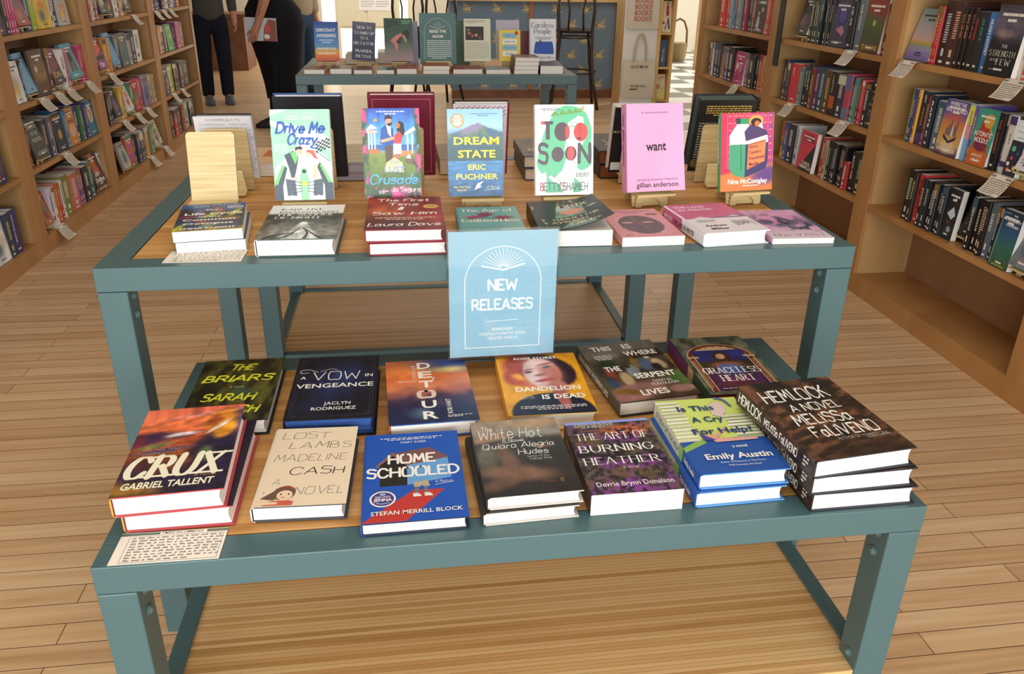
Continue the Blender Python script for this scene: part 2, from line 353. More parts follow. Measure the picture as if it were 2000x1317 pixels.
def make_book(name, label, cat, group, M, w, h, t, cov, hard=True, spine=None, back=None, edge=None, art=None, spineart=None, backart=None,
              pages=None, curl=None, material=None):
    root = thing(name, label, cat, M, group); spine = spine or cov; back = back or cov; edge = edge or cov
    b = min(0.002, t*0.12) if hard else 0.0006; r = min(0.0055, t*0.32) if hard else 0.0012
    out = [(w, t), (r, t), (r*0.3, t-r*0.3), (0, t-r), (0, r), (r*0.3, r*0.3), (r, 0), (w, 0)]
    inn = [(min(max(x, b), w), min(max(z, b), t-b)) for x, z in out]
    mb = MB(); n = len(out); cols = [cov, spine, spine, spine, spine, spine, back]
    vs = [(x, 0, z) for x, z in out]+[(x, h, z) for x, z in out]+[(x, 0, z) for x, z in inn]+[(x, h, z) for x, z in inn]
    for i in range(n-1):
        mb.add([vs[i], vs[i+1], vs[n+i+1], vs[n+i]], [(0, 1, 2, 3)], cols[i])
        mb.add([vs[2*n+i], vs[3*n+i], vs[3*n+i+1], vs[2*n+i+1]], [(0, 1, 2, 3)], edge)
        mb.add([vs[i], vs[2*n+i], vs[2*n+i+1], vs[i+1]], [(0, 1, 2, 3)], edge if i in (0, n-2) else spine)
        mb.add([vs[n+i], vs[n+i+1], vs[3*n+i+1], vs[3*n+i]], [(0, 1, 2, 3)], edge)
    for i in (0, n-1): mb.add([vs[i], vs[n+i], vs[3*n+i], vs[2*n+i]], [(0, 1, 2, 3)], edge)
    if art: art(Art(mb, w, h, lambda x, y, z: (x, y, t+z)))
    if spineart: spineart(Art(mb, h-0.006, t, lambda x, y, z: (-z-0.0001, h-0.003-x, y)))
    if backart: backart(Art(mb, w, h, lambda x, y, z: (w-x, y, -z)))
    o = mb.build('cover', material or PRINT, root)
    if curl:
        du, dv, s0, amt = curl; bm = bmesh.new(); bm.from_mesh(o.data); mag = max(du, 0)+max(dv, 0); lo = min(du, 0)+min(dv, 0)
        for k in range(1, 9):
            q = s0+(mag-s0)*k/9
            no = Vector((du/w, dv/h, 0)); co = no*(q/no.length_squared)
            g = [e for e in bm.verts[:]+bm.edges[:]+bm.faces[:]]
            bmesh.ops.bisect_plane(bm, geom=g, plane_co=co, plane_no=no)
        for v in bm.verts:
            if v.co.z > t-b*1.3:
                q = max(0, (du*v.co.x/w+dv*v.co.y/h-s0)/(mag-s0)); v.co.z += amt*q*q
        bm.to_mesh(o.data); bm.free()
    px0, px1, py0, py1 = (0.003, w-0.005, 0.004, h-0.004) if hard else (0.0008, w-0.0006, 0.0004, h-0.0004)
    pts = [(px0, b*1.02), (px1, b*1.02)]
    if hard: pts += [(px1-t*f, b+(t-2*b)*k) for f, k in ((0.08, 0.25), (0.11, 0.5), (0.08, 0.75))]
    pts += [(px1, t-b*1.02), (px0, t-b*1.02)]
    MB().prism(pts, py0, py1, 'y').build('page_block', pages or PAGES, root)
    return root
# ---------------------------------------------------------------- room shell
PLASTER = mat('warm_plaster', '#d9d2c3', 0.8); CEILM = mat('beige_ceiling', '#b5aea2', 0.85)
def block(name, a, b, m): return struct(MB().box(a, b).build(name, m))
block('floor', (-3.6, -3.6, -0.05), (3.05, 13.2, 0), FLOOR)
block('ceiling', (-3.6, -3.6, 3.4), (7.2, 15.2, 3.5), CEILM)
block('wall_left', (-1.80, -3.6, 0), (-1.70, 6.85, 3.4), PLASTER)
block('wall_right', (2.80, -3.6, 0), (2.90, 4.67, 3.4), PLASTER)
block('wall_rearleft', (-3.6, 6.85, 0), (-3.5, 13.2, 3.4), PLASTER)
block('wall_back', (-3.6, 13.0, 0), (-0.9, 13.1, 3.4), PLASTER)
block('wall_backright', (0.62, 13.0, 0), (3.05, 13.1, 3.4), PLASTER)
block('wall_far', (3.05, 14.6, 0), (7.2, 14.7, 3.4), mat('cream_plaster', '#e4dcc8', 0.8))
block('wall_side', (7.1, 4.6, 0), (7.2, 14.7, 3.4), PLASTER)
block('wall_corner', (2.90, 4.57, 0), (7.2, 4.67, 3.4), PLASTER)
block('wall_front', (-1.8, -3.6, 0), (2.9, -3.5, 0.5), PLASTER)
block('trim_1', (-1.8, -3.6, 2.95), (2.9, -3.5, 3.4), PLASTER)
wf = MB()
for x in (-1.78, -0.2, 1.3, 2.84): wf.box((x-0.03, -3.58, 0.5), (x+0.03, -3.52, 2.95))
struct(wf.build('window_1', mat('dark_window_frame', '#3d4a48', 0.4)))
cb = MB(); cb.box((3.05, 4.67, -0.05), (7.1, 14.6, 0), '#e8e6e0')
tl = 0.42
for i in range(10):
    for j in range(24):
        if (i+j) % 2 == 0:
            x, y = 3.05+i*tl, 4.67+j*tl
            cb.add([(x, y, 0.0006), (min(x+tl, 7.1), y, 0.0006), (min(x+tl, 7.1), min(y+tl, 14.6), 0.0006), (x, min(y+tl, 14.6), 0.0006)], [(0, 1, 2, 3)], '#6f7270')
struct(cb.build('floor_tiles', printed('chequered_tile', 0.3, 0.5)))
# ---------------------------------------------------------------- tables
def table(label, x0, x1, y0, y1, zt, shelf, rails_z=None, group=None):
    root = thing('display_table', label, 'table', T(x0, y0, 0), group); W, D = x1-x0, y1-y0; f, hgt, lg = 0.05, 0.046, 0.053
    fr = MB()
    fr.box((0, 0, zt-hgt), (W, f, zt)).box((0, D-f, zt-hgt), (W, D, zt)).box((0, f, zt-hgt), (f, D-f, zt)).box((W-f, f, zt-hgt), (W, D-f, zt))
    fr.build('frame', TEAL, root, bevel=0.0015)
    MB().box((f+0.003, f+0.003, zt-0.022), (W-f-0.003, D-f-0.003, zt-0.0012)).build('tabletop', BAMBOO, root)
    for sx in (0, 1):
        for sy in (0, 1):
            lx, ly = (0 if sx == 0 else W-lg), (0 if sy == 0 else D-lg)
            leg = MB().box((lx, ly, 0), (lx+lg, ly+lg, zt-hgt-0.001)).build('leg', TEAL, root, bevel=0.0025)
            for bz in (zt-hgt-0.018, zt-hgt-0.056, shelf+0.02 if shelf else 0.2, shelf-0.02 if shelf else 0.16):
                bx = lx+lg if sx == 0 else lx; d = 1 if sx == 0 else -1
                MB().tube([(bx-d*0.001, ly+lg/2, bz), (bx+d*0.0025, ly+lg/2, bz)], 0.0085, 14).tube([(bx+d*0.0025, ly+lg/2, bz), (bx+d*0.0055, ly+lg/2, bz)], [0.0065, 0.0035], 12).build('bolt', BOLT, leg)
    if shelf:
        for sx in (0, 1):
            lx = lg*0.2 if sx == 0 else W-lg*0.2-0.03
            MB().box((lx, lg, shelf-0.03), (lx+0.03, D-lg, shelf+0.006)).build('side_rail', TEAL, root, bevel=0.0015)
        for sy in ((0, 1) if y0 > 1 else (1,)):
            ly = 0.01 if sy == 0 else D-0.04
            MB().box((lg, ly, shelf-0.03), (W-lg, ly+0.03, shelf+0.006)).build('cross_rail', TEAL, root, bevel=0.0015)
        MB().box((lg*0.2+0.0302, (0.0402 if y0 > 1 else 0.004), shelf-0.02), (W-lg*0.2-0.0302, D-0.0402, shelf)).build('lower_shelf', SHELFB, root)
    return root
ZL, ZU = 0.61, 0.8585
table('low teal steel table with bamboo top in front, stacked with face-up hardcovers', 0, 1.22, 0, 0.6135, ZL, 0.27, group='teal steel display tables')
table('tall teal steel table behind the low one, holding books on wooden easels', -0.1208, 1.3357, 0.5041, 1.39, ZU, None, group='teal steel display tables')
table('low teal steel table behind the tall one, only legs and lower shelf showing', -0.02, 1.2, 1.412, 2.02, ZL, 0.215, group='teal steel display tables')
table('teal steel table at the back of the shop under a row of propped books', -0.1, 1.355, 3.33, 4.2, ZU, None, group='teal steel display tables')
# ---------------------------------------------------------------- bookcases
XR, XL, DEP = 2.49, -1.385, 0.26
ZS = [0.087, 0.42, 0.73, 1.045, 1.36, 1.675, 1.99]
def bookcase(label, right, y0, y1, sw=0.0525):
    s = 1 if right else -1; X = XR if right else XL
    root = thing('bookcase', label, 'bookcase', T(X, y0, 0), 'wooden bookcases along the side walls'); L = y1-y0
    def bx(m, a, b, d0, d1, z0, z1, mi=0): m.box((min(s*d0, s*d1), a, z0), (max(s*d0, s*d1), b, z1), None, mi); return m
    for a in (0, L-sw):
        m = MB(); bx(m, a, a+sw, 0, 0.018, 0.0875, 2.2, 0); bx(m, a, a+sw, 0.018, DEP+0.02, 0, 2.2, 1); m.build('side_panel', [STILE, BIRCH], root)
    bx(MB(), sw+0.0005, L-sw-0.0005, DEP, DEP+0.018, 0.05, 2.19).build('back_panel', BACKP, root)
    bx(MB(), 0.0005, L-0.0005, 0, 0.0175, 0, 0.087).build('kick_board', STILE, root)
    for z in ZS:
        m = MB(); bx(m, sw+0.0005, L-sw-0.0005, 0.0179 if z < 0.1 else 0.003, DEP-0.0005, z-0.024, z, 0); m.build('shelf', STILE, root)
    bx(MB(), 0, L, 0, DEP+0.02, 2.2, 2.23).build('top_board', BIRCH, root)
RB = {'near': (1.235, 2.3575), 'mid': (2.3575, 3.4925), 'far': (3.4925, 4.67)}
bookcase('nearest right bookcase with an empty bottom shelf', True, *RB['near'])
bookcase('middle right bookcase of dark and red spines', True, *RB['mid'])
bookcase('farthest right bookcase beside the chequered floor', True, *RB['far'])
bookcase('right bookcase at the picture edge, only its upright showing', True, 0.12, 1.235)
LBY = [1.95, 3.145, 4.27, 5.58, 6.8]
for k, t_ in enumerate(['left bookcase at the picture edge, mostly cut off', 'left bookcase with brown and teal covers, nearest one seen whole',
                        'left bookcase with gold and lavender books, second from the far end', 'farthest left bookcase, beside the person in dark trousers']):
    bookcase(t_, False, LBY[k], LBY[k+1], 0.065)
# ---------------------------------------------------------------- easels
def easel(label, M, w=0.088, ph=0.135, led=0.036, lean=12, group='wooden book easels on the tall table'):
    root = thing('book_easel', label, 'book easel', M, group); bw = w*0.82/2; pts = [(-bw, 0), (-0.024, 0)]
    pts += [(0.024*math.cos(math.radians(a)), 0.0215*math.sin(math.radians(a))) for a in range(165, 0, -15)]
    pts += [(0.024, 0), (bw, 0), (bw+0.001, led*0.3), (bw-0.003, led-0.0055), (-bw+0.003, led-0.0055), (-bw-0.001, led*0.3)]
    MB().prism(pts, 0, 0.006, 'y').build('base', EASEL, root, bevel=0.0008)
    MB().box((-w/2, -0.026, led-0.0053), (w/2, 0.016, led)).build('ledge', EASEL, root, bevel=0.001)
    r = 0.009; pp = [(-w/2+0.002, 0), (w/2-0.002, 0)]
    for cx, a0 in ((w/2-r, 0), (-w/2+r, 90)): pp += [(cx+r*math.cos(math.radians(a0+a)), ph-r+r*math.sin(math.radians(a0+a))) for a in (0, 22, 45, 67, 90)]
    MB().prism(pp, -0.006, 0, 'y', M=T(0, 0.012, 0.001) @ RX(-lean)).build('back_panel', EASEL, root, bevel=0.0008)
    MB().prism([(-w*0.36, 0), (w*0.36, 0), (w*0.42, 0.012), (w*0.3, 0.062), (-w*0.3, 0.062), (-w*0.42, 0.012)], 0, 0.006, 'y', M=T(0, 0.076, 0.0015) @ RX(30)).build('rear_brace', EASEL, root, bevel=0.0008)
    return root
def flat_book(x, y, z, rot): return T(x, y, z) @ RZ(rot)
def front_stand(x, w, t, y=0.79, z=0.9, lean=12, yaw=0):
    a = math.radians(lean); return T(x, y+t*math.cos(a), z-t*math.sin(a)) @ RZ(yaw) @ RX(90-lean)
def rear_stand(xr, y=1.05, z=0.886, lean=12, yaw=0): return T(xr, y, z) @ RZ(180+yaw) @ RX(90-lean)
# ---------------------------------------------------------------- printed covers
W_, K_ = '#f4f1ea', '#1a1a1e'
def a_crux(a):
    def f(u, v):
        n = fbm(u*0.8+v*0.2, v-u*0.15+0.15, 13, 3, 2.2); n2 = fbm(u*0.6+v*0.4, v, 9, 8, 0.6)
        c = grad(v+0.08*(n2-0.5), [(0, '#241b30'), (0.2, '#2a1d36'), (0.4, '#7a3526'), (0.52, '#c65a2a'), (0.62, '#5a3a4a'), (0.7, '#d86a3c'), (0.85, '#ec7a4e'), (1, '#d86a50')])
        c = over(c, blob(u, v, 0.42, 0.655, 0.2, 0.022, 0.4, 4), '#e6d9df'); c = over(c, blob(u, v, 0.6, 0.9, 0.35, 0.016, 0.9, 6)*0.6, '#cf9bb4')
        c = over(c, blob(u, v, 0.1, 0.62, 0.2, 0.07, 0.5, 12), '#3a1f3d'); c = over(c, blob(u, v, 0.0, 0.6, 0.1, 0.1, 0.5), '#6a2233')
        c = over(c, blob(u, v, 0.5, 0.56, 0.42, 0.055, 0.5, 16), '#c9592a'); c = over(c, blob(u, v, 0.22, 0.53, 0.18, 0.025, 0.6, 10)*0.8, '#5c7a4a')
        c = over(c, blob(u, v, 0.85, 0.4, 0.28, 0.26, 0.3, -18), '#251a38'); c = over(c, blob(u, v, 0.97, 0.8, 0.14, 0.14, 0.4, -20), '#5a4a80')
        c = over(c, blob(u, v, 0.8, 0.82, 0.17, 0.12, 0.35, 25), '#d8862a'); c = over(c, blob(u, v, 0.74, 0.8, 0.08, 0.07, 0.5), '#9c4a22')
        c = over(c, blob(u, v, 0.86, 0.7, 0.13, 0.1, 0.35, 50), '#e8982e'); c = over(c, blob(u, v, 0.8, 0.73, 0.13, 0.02, 0.5, 38), '#efe3d8')
        c = over(c, blob(u, v, 0.3, 0.47, 0.25, 0.03, 0.6, 6)*0.8, '#2c3a78'); c = over(c, blob(u, v, 0.73, 0.4, 0.07, 0.08, 0.6, 30)*0.8, '#6f8a4a')
        c = over(c, blob(u, v, 0.05, 0.07, 0.32, 0.07, 0.8, -8)*0.9, '#b9832e'); c = over(c, blob(u, v, 0.45, 0.3, 0.2, 0.06, 0.8, 20)*0.7, '#8a4a28')
        return np.clip(c*(0.6+0.8*n[..., None]), 0, 1)
    a.img(84, 124, f)
    a.text('CRUX', 0.5, 0.19, 0.33, '#f3efd4', 'serif', fw=0.9, wt=0.3, shear=0.16); a.text('GABRIEL TALLENT', 0.47, 0.07, 0.105, '#f3efd4', 'black', fw=0.82, shear=0.08)
    for k, t in enumerate(('New York Times', 'bestselling author of', 'MY ABSOLUTE DARLING')): a.text(t, 0.3, 0.475-0.036*k, 0.035, '#d9a83a', 'hand', fw=0.36+0.06*k)
    a.text('A Novel', 0.79, 0.155, 0.04, '#e0a33c', 'hand', fw=0.2)
def a_briars(a):
    a.img(34, 50, lambda u, v: over(grad(fbm(u, v, 14, 5, 0.5)*0.9+0.1*fbm(u, v, 26, 9, 2), [(0.2, '#15160f'), (0.45, '#2c2e1b'), (0.62, '#4b4a22'), (0.8, '#66622c')]), blob(u, v, 0.6, 0.42, 0.12, 0.07, 0.9)*0.8, '#3c5a54'))
    for t, u, v, fw in (('THE', 0.5, 0.81, 0.3), ('BRIARS', 0.5, 0.62, 0.84), ('SARAH', 0.46, 0.31, 0.62), ('CROUCH', 0.5, 0.12, 0.7)): a.text(t, u, v, 0.155, '#dfe43a', 'brush', fw=fw, shear=0.25, wt=0.2)
    a.text('a novel', 0.52, 0.51, 0.045, '#e6e2d0', 'hand', fw=0.16)
def a_vow(a):
    a.img(34, 50, lambda u, v: over(over(grad(fbm(u, v, 6, 2), [(0, '#101118'), (1, '#191b26')]), blob(u, v, 0.52, 0.6, 0.36, 0.3, 0.8)*fbm(u, v, 12, 7, 0.5)*1.1, '#2c4484'), blob(u, v, 0.3, 0.2, 0.2, 0.1, 0.9)*0.4, '#27396a'))
    for q in (0.045, 0.075): a.lines([[(q, q*0.7), (1-q, q*0.7)], [(1-q, q*0.7), (1-q, 1-q*0.7)], [(1-q, 1-q*0.7), (q, 1-q*0.7)], [(q, 1-q*0.7), (q, q*0.7)]], 0.004, '#3d4560')
    for x, y in ((0.1, 0.94), (0.9, 0.94), (0.1, 0.06), (0.9, 0.06)):
        a.lines([[(x+0.05*math.cos(k)*k/9, y+0.035*math.sin(k)*k/9) for k in np.linspace(0, 9, 22)]], 0.005, '#444c68')
    a.text('A', 0.11, 0.62, 0.07, W_, 'bold'); a.text('VOW', 0.5, 0.6, 0.2, W_, 'round', fw=0.56, wt=0.075); a.text('IN', 0.89, 0.63, 0.075, W_, 'bold')
    a.line([(0.27, 0.73), (0.15, 0.78), (0.06, 0.76), (0.08, 0.72), (0.16, 0.73)], 0.008, W_, True); a.line([(0.3, 0.74), (0.42, 0.78), (0.5, 0.76)], 0.007, W_, True)
    a.text('VENGEANCE', 0.5, 0.47, 0.105, W_, 'bold', fw=0.9); a.text('JACLYN', 0.56, 0.2, 0.07, W_, 'sans', fw=0.3, wt=0.006); a.text('RODRIGUEZ', 0.53, 0.125, 0.07, W_, 'sans', fw=0.5, wt=0.006)
def a_detour(a):
    def f(u, v):
        n = fbm(u, v, 5, 4, 1.5)
        c = grad(v+0.16*(n-0.5)-0.1*(u-0.5), [(0, '#1f2748'), (0.2, '#262a4e'), (0.35, '#4a3a56'), (0.45, '#a8635a'), (0.55, '#d9835e'), (0.72, '#e0743c'), (0.86, '#e58a4a'), (1, '#b9683f')])
        c = over(c, blob(u, v, 0.85, 0.95, 0.42, 0.16, 0.7), '#38508e'); c = over(c, blob(u, v, 0.8, 0.81, 0.22, 0.045, 0.9)*0.8, '#e6d27c')
        c = over(c, blob(u, v, 0.38, 0.14, 0.12, 0.06, 0.9)*0.7*n, '#a7d8ea'); return np.clip(c*(0.8+0.4*n[..., None]), 0, 1)
    a.img(36, 56, f)
    for k, ch in enumerate('DETOUR'):
        y = 0.845-k*0.158
        if ch == 'O': a.text('O', 0.47, y, 0.15, '#e2c8bb', 'round', fw=0.2, wt=0.26)
        else: a.text(ch, 0.47, y, 0.17, W_, 'black', fw=0.17)
    a.text('JEFF RAKE', 0.315, 0.91, 0.05, '#f3d9c8', 'sans', fw=0.37, al='l', rot=-90); a.text('ROB HART', 0.72, 0.11, 0.06, W_, 'sans', fw=0.33, al='l', rot=90, wt=0.008)
    a.fine(0.1, 0.4, 0.62, 0.655, 2, '#f0d5c4', al='c'); a.fine(0.66, 0.93, 0.055, 0.09, 2, '#e7e2da'); a.line([(0.53, 0.6), (0.575, 0.68)], (0.008, 0.018), '#f7ede2')
def a_dandelion(a):
    def f(u, v):
        c = np.zeros(u.shape+(3,))+np.array(hx('#e3a126')); n = fbm(u, v, 9, 21, 0.8); st = fbm(u*0.5+v*0.5, u*0.3-v*0.2+0.4, 16, 5, 0.4)
        c = over(c, blob(u, v, 0.5, 0.76, 0.4, 0.235, 0.05, -12), '#34222c'); c = over(c, blob(u, v, 0.27, 0.76, 0.23, 0.23, 0.2, 0)*(0.5+0.5*st), '#b5442f')
        c = over(c, blob(u, v, 0.24, 0.62, 0.2, 0.15, 0.2, 20), '#a5402f'); c = over(c, blob(u, v, 0.3, 0.52, 0.17, 0.09, 0.3, -20)*(0.5+st*0.7), '#c65a34')
        c = over(c, blob(u, v, 0.75, 0.62, 0.17, 0.2, 0.12, -25), '#2b1f2e')
        c = over(c, blob(u, v, 0.52, 0.66, 0.225, 0.26, 0.08, 14), '#dcb4ae'); c = over(c, blob(u, v, 0.62, 0.64, 0.15, 0.2, 0.5, 10)*0.8, '#b8685a')
        c = over(c, blob(u, v, 0.42, 0.58, 0.11, 0.14, 0.7)*0.6, '#ecd9da'); c = over(c, blob(u, v, 0.47, 0.83, 0.16, 0.06, 0.7)*0.6, '#e9d4d4')
        c = over(c, blob(u, v, 0.53, 0.53, 0.12, 0.022, 0.4, 10), '#b0424a'); c = over(c, blob(u, v, 0.49, 0.62, 0.07, 0.018, 0.6, 8)*0.8, '#8a4038')
        c = over(c, blob(u, v, 0.355, 0.675, 0.05, 0.017, 0.5, 8), '#3b2b30'); c = over(c, blob(u, v, 0.6, 0.755, 0.055, 0.017, 0.5, 10), '#5a6a72')
        c = over(c, blob(u, v, 0.35, 0.715, 0.085, 0.008, 0.6, 10), '#6b2f28'); c = over(c, blob(u, v, 0.59, 0.81, 0.1, 0.01, 0.6, 14), '#7a2f22'); c = over(c, blob(u, v, 0.6, 0.755, 0.018, 0.012, 0.4), '#1d2024')
        c = over(c, blob(u, v, 0.24, 0.6, 0.09, 0.05, 0.7, -20)*(n > 0.45), '#e8a83a'); c = over(c, blob(u, v, 0.66, 0.4, 0.12, 0.12, 0.2, 0), '#b9786c')
        c = over(c, blob(u, v, 0.52, 0.02, 0.47, 0.3, 0.03), '#1f2238'); c = over(c, blob(u, v, 0.66, 0.26, 0.07, 0.2, 0.15, 12), '#a9605a'); return np.clip(c*(0.88+0.24*n[..., None]), 0, 1)
    a.img(64, 92, f)
    for k in range(9): a.line([(0.8+0.02*k % 0.1, 0.85-0.03*k), (0.9+0.01*(k % 3), 0.8-0.035*k), (0.87, 0.72-0.03*k), (0.94-0.012*k, 0.68-0.03*k)], 0.006, '#3a2228', True)
    a.text('ROSIE STOREY', 0.49, 0.9, 0.07, W_, 'black', fw=0.54); a.text('DANDELION', 0.53, 0.355, 0.105, W_, 'black', fw=0.76); a.text('IS DEAD', 0.68, 0.225, 0.105, W_, 'black', fw=0.5)
    a.text('A NOVEL', 0.26, 0.27, 0.035, W_, 'hand', fw=0.14); a.text('ABOUT LIFE', 0.26, 0.235, 0.035, W_, 'hand', fw=0.18); a.fine(0.16, 0.9, 0.06, 0.13, 3, '#d8d6d4', al='c')
def a_serpent(a):
    def f(u, v):
        n = fbm(u, v, 8, 31); c = grad(v+0.1*(n-0.5), [(0, '#4d3a30'), (0.25, '#5d4d3a'), (0.5, '#2d2a22'), (0.7, '#4c4a3a'), (0.8, '#6f6a62'), (1, '#77716a')])
        for cu, cv, ru, rv, col, r in ((0.2, 0.62, 0.1, 0.06, '#1f3a22', 0), (0.85, 0.75, 0.3, 0.08, '#2b241f', 0), (0.16, 0.45, 0.06, 0.12, '#7a3a2a', 5), (0.3, 0.34, 0.07, 0.13, '#b9a27c', 0),
            (0.1, 0.3, 0.06, 0.1, '#2d3f58', 0), (0.45, 0.47, 0.08, 0.11, '#8d949c', -25), (0.56, 0.6, 0.06, 0.1, '#8a6a34', 0), (0.68, 0.56, 0.1, 0.12, '#4a5d78', -20), (0.84, 0.55, 0.07, 0.1, '#b9a284', 35),
            (0.78, 0.5, 0.06, 0.06, '#1f1b19', 0), (0.3, 0.53, 0.035, 0.03, '#2a1c18', 0), (0.42, 0.55, 0.035, 0.03, '#3a281f', 0), (0.6, 0.69, 0.03, 0.025, '#2a1c18', 0), (0.75, 0.67, 0.035, 0.025, '#c9a68c', 0),
            (0.32, 0.14, 0.36, 0.12, '#946a62', 8), (0.18, 0.15, 0.16, 0.05, '#7a5a2c', -10), (0.85, 0.12, 0.16, 0.06, '#a77f76', 0), (0.93, 0.3, 0.14, 0.12, '#4f6a34', 0), (0.06, 0.06, 0.1, 0.07, '#8a6058', 0)):
            c = over(c, blob(u, v, cu, cv, ru, rv, 0.3, r), col)
        return np.clip(c*(0.75+0.5*n[..., None]), 0, 1)
    a.img(54, 76, f)
    for t, u, v, fw in (('THIS', 0.27, 0.86, 0.27), ('IS', 0.62, 0.87, 0.12), ('WHERE', 0.72, 0.73, 0.43), ('THE', 0.22, 0.49, 0.2), ('SERPENT', 0.67, 0.335, 0.52), ('LIVES', 0.5, 0.07, 0.34)): a.text(t, u, v, 0.125, W_, 'black', fw=fw)
    a.text('DANIYAL', 0.7, 0.255, 0.05, W_, 'round', fw=0.24, wt=0.1); a.text('MUEENUDDIN', 0.7, 0.205, 0.05, W_, 'round', fw=0.34, wt=0.1); a.fine(0.1, 0.34, 0.69, 0.78, 4, '#d8d3c8', al='c')
def spine_txt(t, col, sty='bold', cap=0.02, sp=0.1, fw=None): return lambda a: a.text(t, sp, 0.3, cap, col, sty, fw=fw, al='l')
def a_grace(a):
    a.img(30, 44, lambda u, v: grad(fbm(u, v, 12, 3), [(0.2, '#2c3a33'), (0.5, '#57604f'), (0.8, '#7b7c66')]))
    def arch(r, col): a.poly([(0.5-r, 0.05)]+[(0.5-r*math.cos(math.radians(k)), 0.62+r*0.53*math.sin(math.radians(k))) for k in range(0, 181, 9)]+[(0.5+r, 0.05)], col)
    arch(0.44, '#c7a87e'); arch(0.425, '#6f2a22'); arch(0.365, '#c7a87e')
    a.img(40, 60, lambda u, v: np.clip(over(over(over(over(over(grad(v, [(0, '#3a1f48'), (0.3, '#4a2658'), (0.5, '#3a3424'), (0.68, '#3d3526'), (0.74, '#28306a'), (1, '#2a2f74')]), blob(u, v, 0.5, 0.78, 0.17, 0.17, 0.25), '#3a261c'), blob(u, v, 0.49, 0.83, 0.09, 0.07, 0.2, 20), '#c2987a'), blob(u, v, 0.5, 0.6, 0.3, 0.09, 0.4), '#9a5a40'), blob(u, v, 0.5, 0.5, 0.24, 0.12, 0.6), '#3f62b4'), blob(u, v, 0.4, 0.2, 0.3, 0.12, 0.9)*0.6, '#8a2a48')*(0.75+0.5*fbm(u, v, 9, 4)[..., None]), 0, 1), (0.15, 0.05, 0.85, 0.74))
    for k in range(9): a.ell(0.5-0.345*math.cos(math.radians(20+k*17.5)), 0.62+0.345*0.53*math.sin(math.radians(20+k*17.5)), 0.012, 0.012, '#28306a')
    a.lines([[(x, 0.1+0.026*k), (x+0.035, 0.115+0.026*k)] for k in range(18) for x in (0.075, 0.885)], 0.012, '#d0b48a')
    a.rect(0.04, 0.6, 0.2, 0.63, '#b8a37e'); a.rect(0.8, 0.6, 0.96, 0.63, '#b8a37e')
    a.text('GRACELESS', 0.5, 0.33, 0.14, W_, 'serif', fw=0.74, wt=0.2); a.text('HEART', 0.5, 0.2, 0.14, W_, 'serif', fw=0.42, wt=0.2)
    a.text('ISABEL IBANEZ', 0.48, 0.115, 0.08, '#6a4a3a', 'sans', fw=0.6); a.fine(0.2, 0.75, 0.07, 0.09, 1, '#d8c8a8')
def a_lost(a):
    c = '#55504e'
    for t, u, v, fw, cc in (('LOST', 0.4, 0.85, 0.55, c), ('LAMBS', 0.59, 0.71, 0.72, c), ('MADELINE', 0.51, 0.54, 0.82, c), ('CASH', 0.62, 0.37, 0.6, K_), ('A', 0.2, 0.25, 0.08, '#5a6f8c'), ('NOVEL', 0.68, 0.13, 0.52, '#6a7480')):
        a.text(t, u, v, 0.13 if t != 'A' else 0.1, cc, 'hand', fw=fw, wt=0.05 if t != 'CASH' else 0.075, seed=len(t), shear=0.12)
    a.ell(0.32, 0.15, 0.12, 0.125, '#6e5546'); a.poly([(0.2, 0.17), (0.08, 0.09), (0.22, 0.07), (0.3, 0.12)], '#6e5546'); a.ell(0.33, 0.125, 0.085, 0.085, '#efd2b2'); a.rect(0.29, 0.055, 0.37, 0.09, '#efd2b2')
    a.poly([(0.12, 0.01), (0.18, 0.06), (0.3, 0.065), (0.38, 0.065), (0.44, 0.05), (0.43, 0.01)], '#d0644e'); a.poly([(0.02, 0.015), (0.03, 0.05), (0.1, 0.06), (0.28, 0.045), (0.27, 0.025), (0.1, 0.02)], '#efd2b2')
    for u in (0.29, 0.37): a.ell(u, 0.135, 0.01, 0.012, K_)
    a.line([(0.3, 0.1), (0.34, 0.096)], 0.008, '#b05a4a'); a.line([(0.25, 0.2), (0.34, 0.225), (0.42, 0.19)], 0.022, '#b0483c', True); a.ell(0.1, 0.16, 0.008, 0.008, '#7a766f')
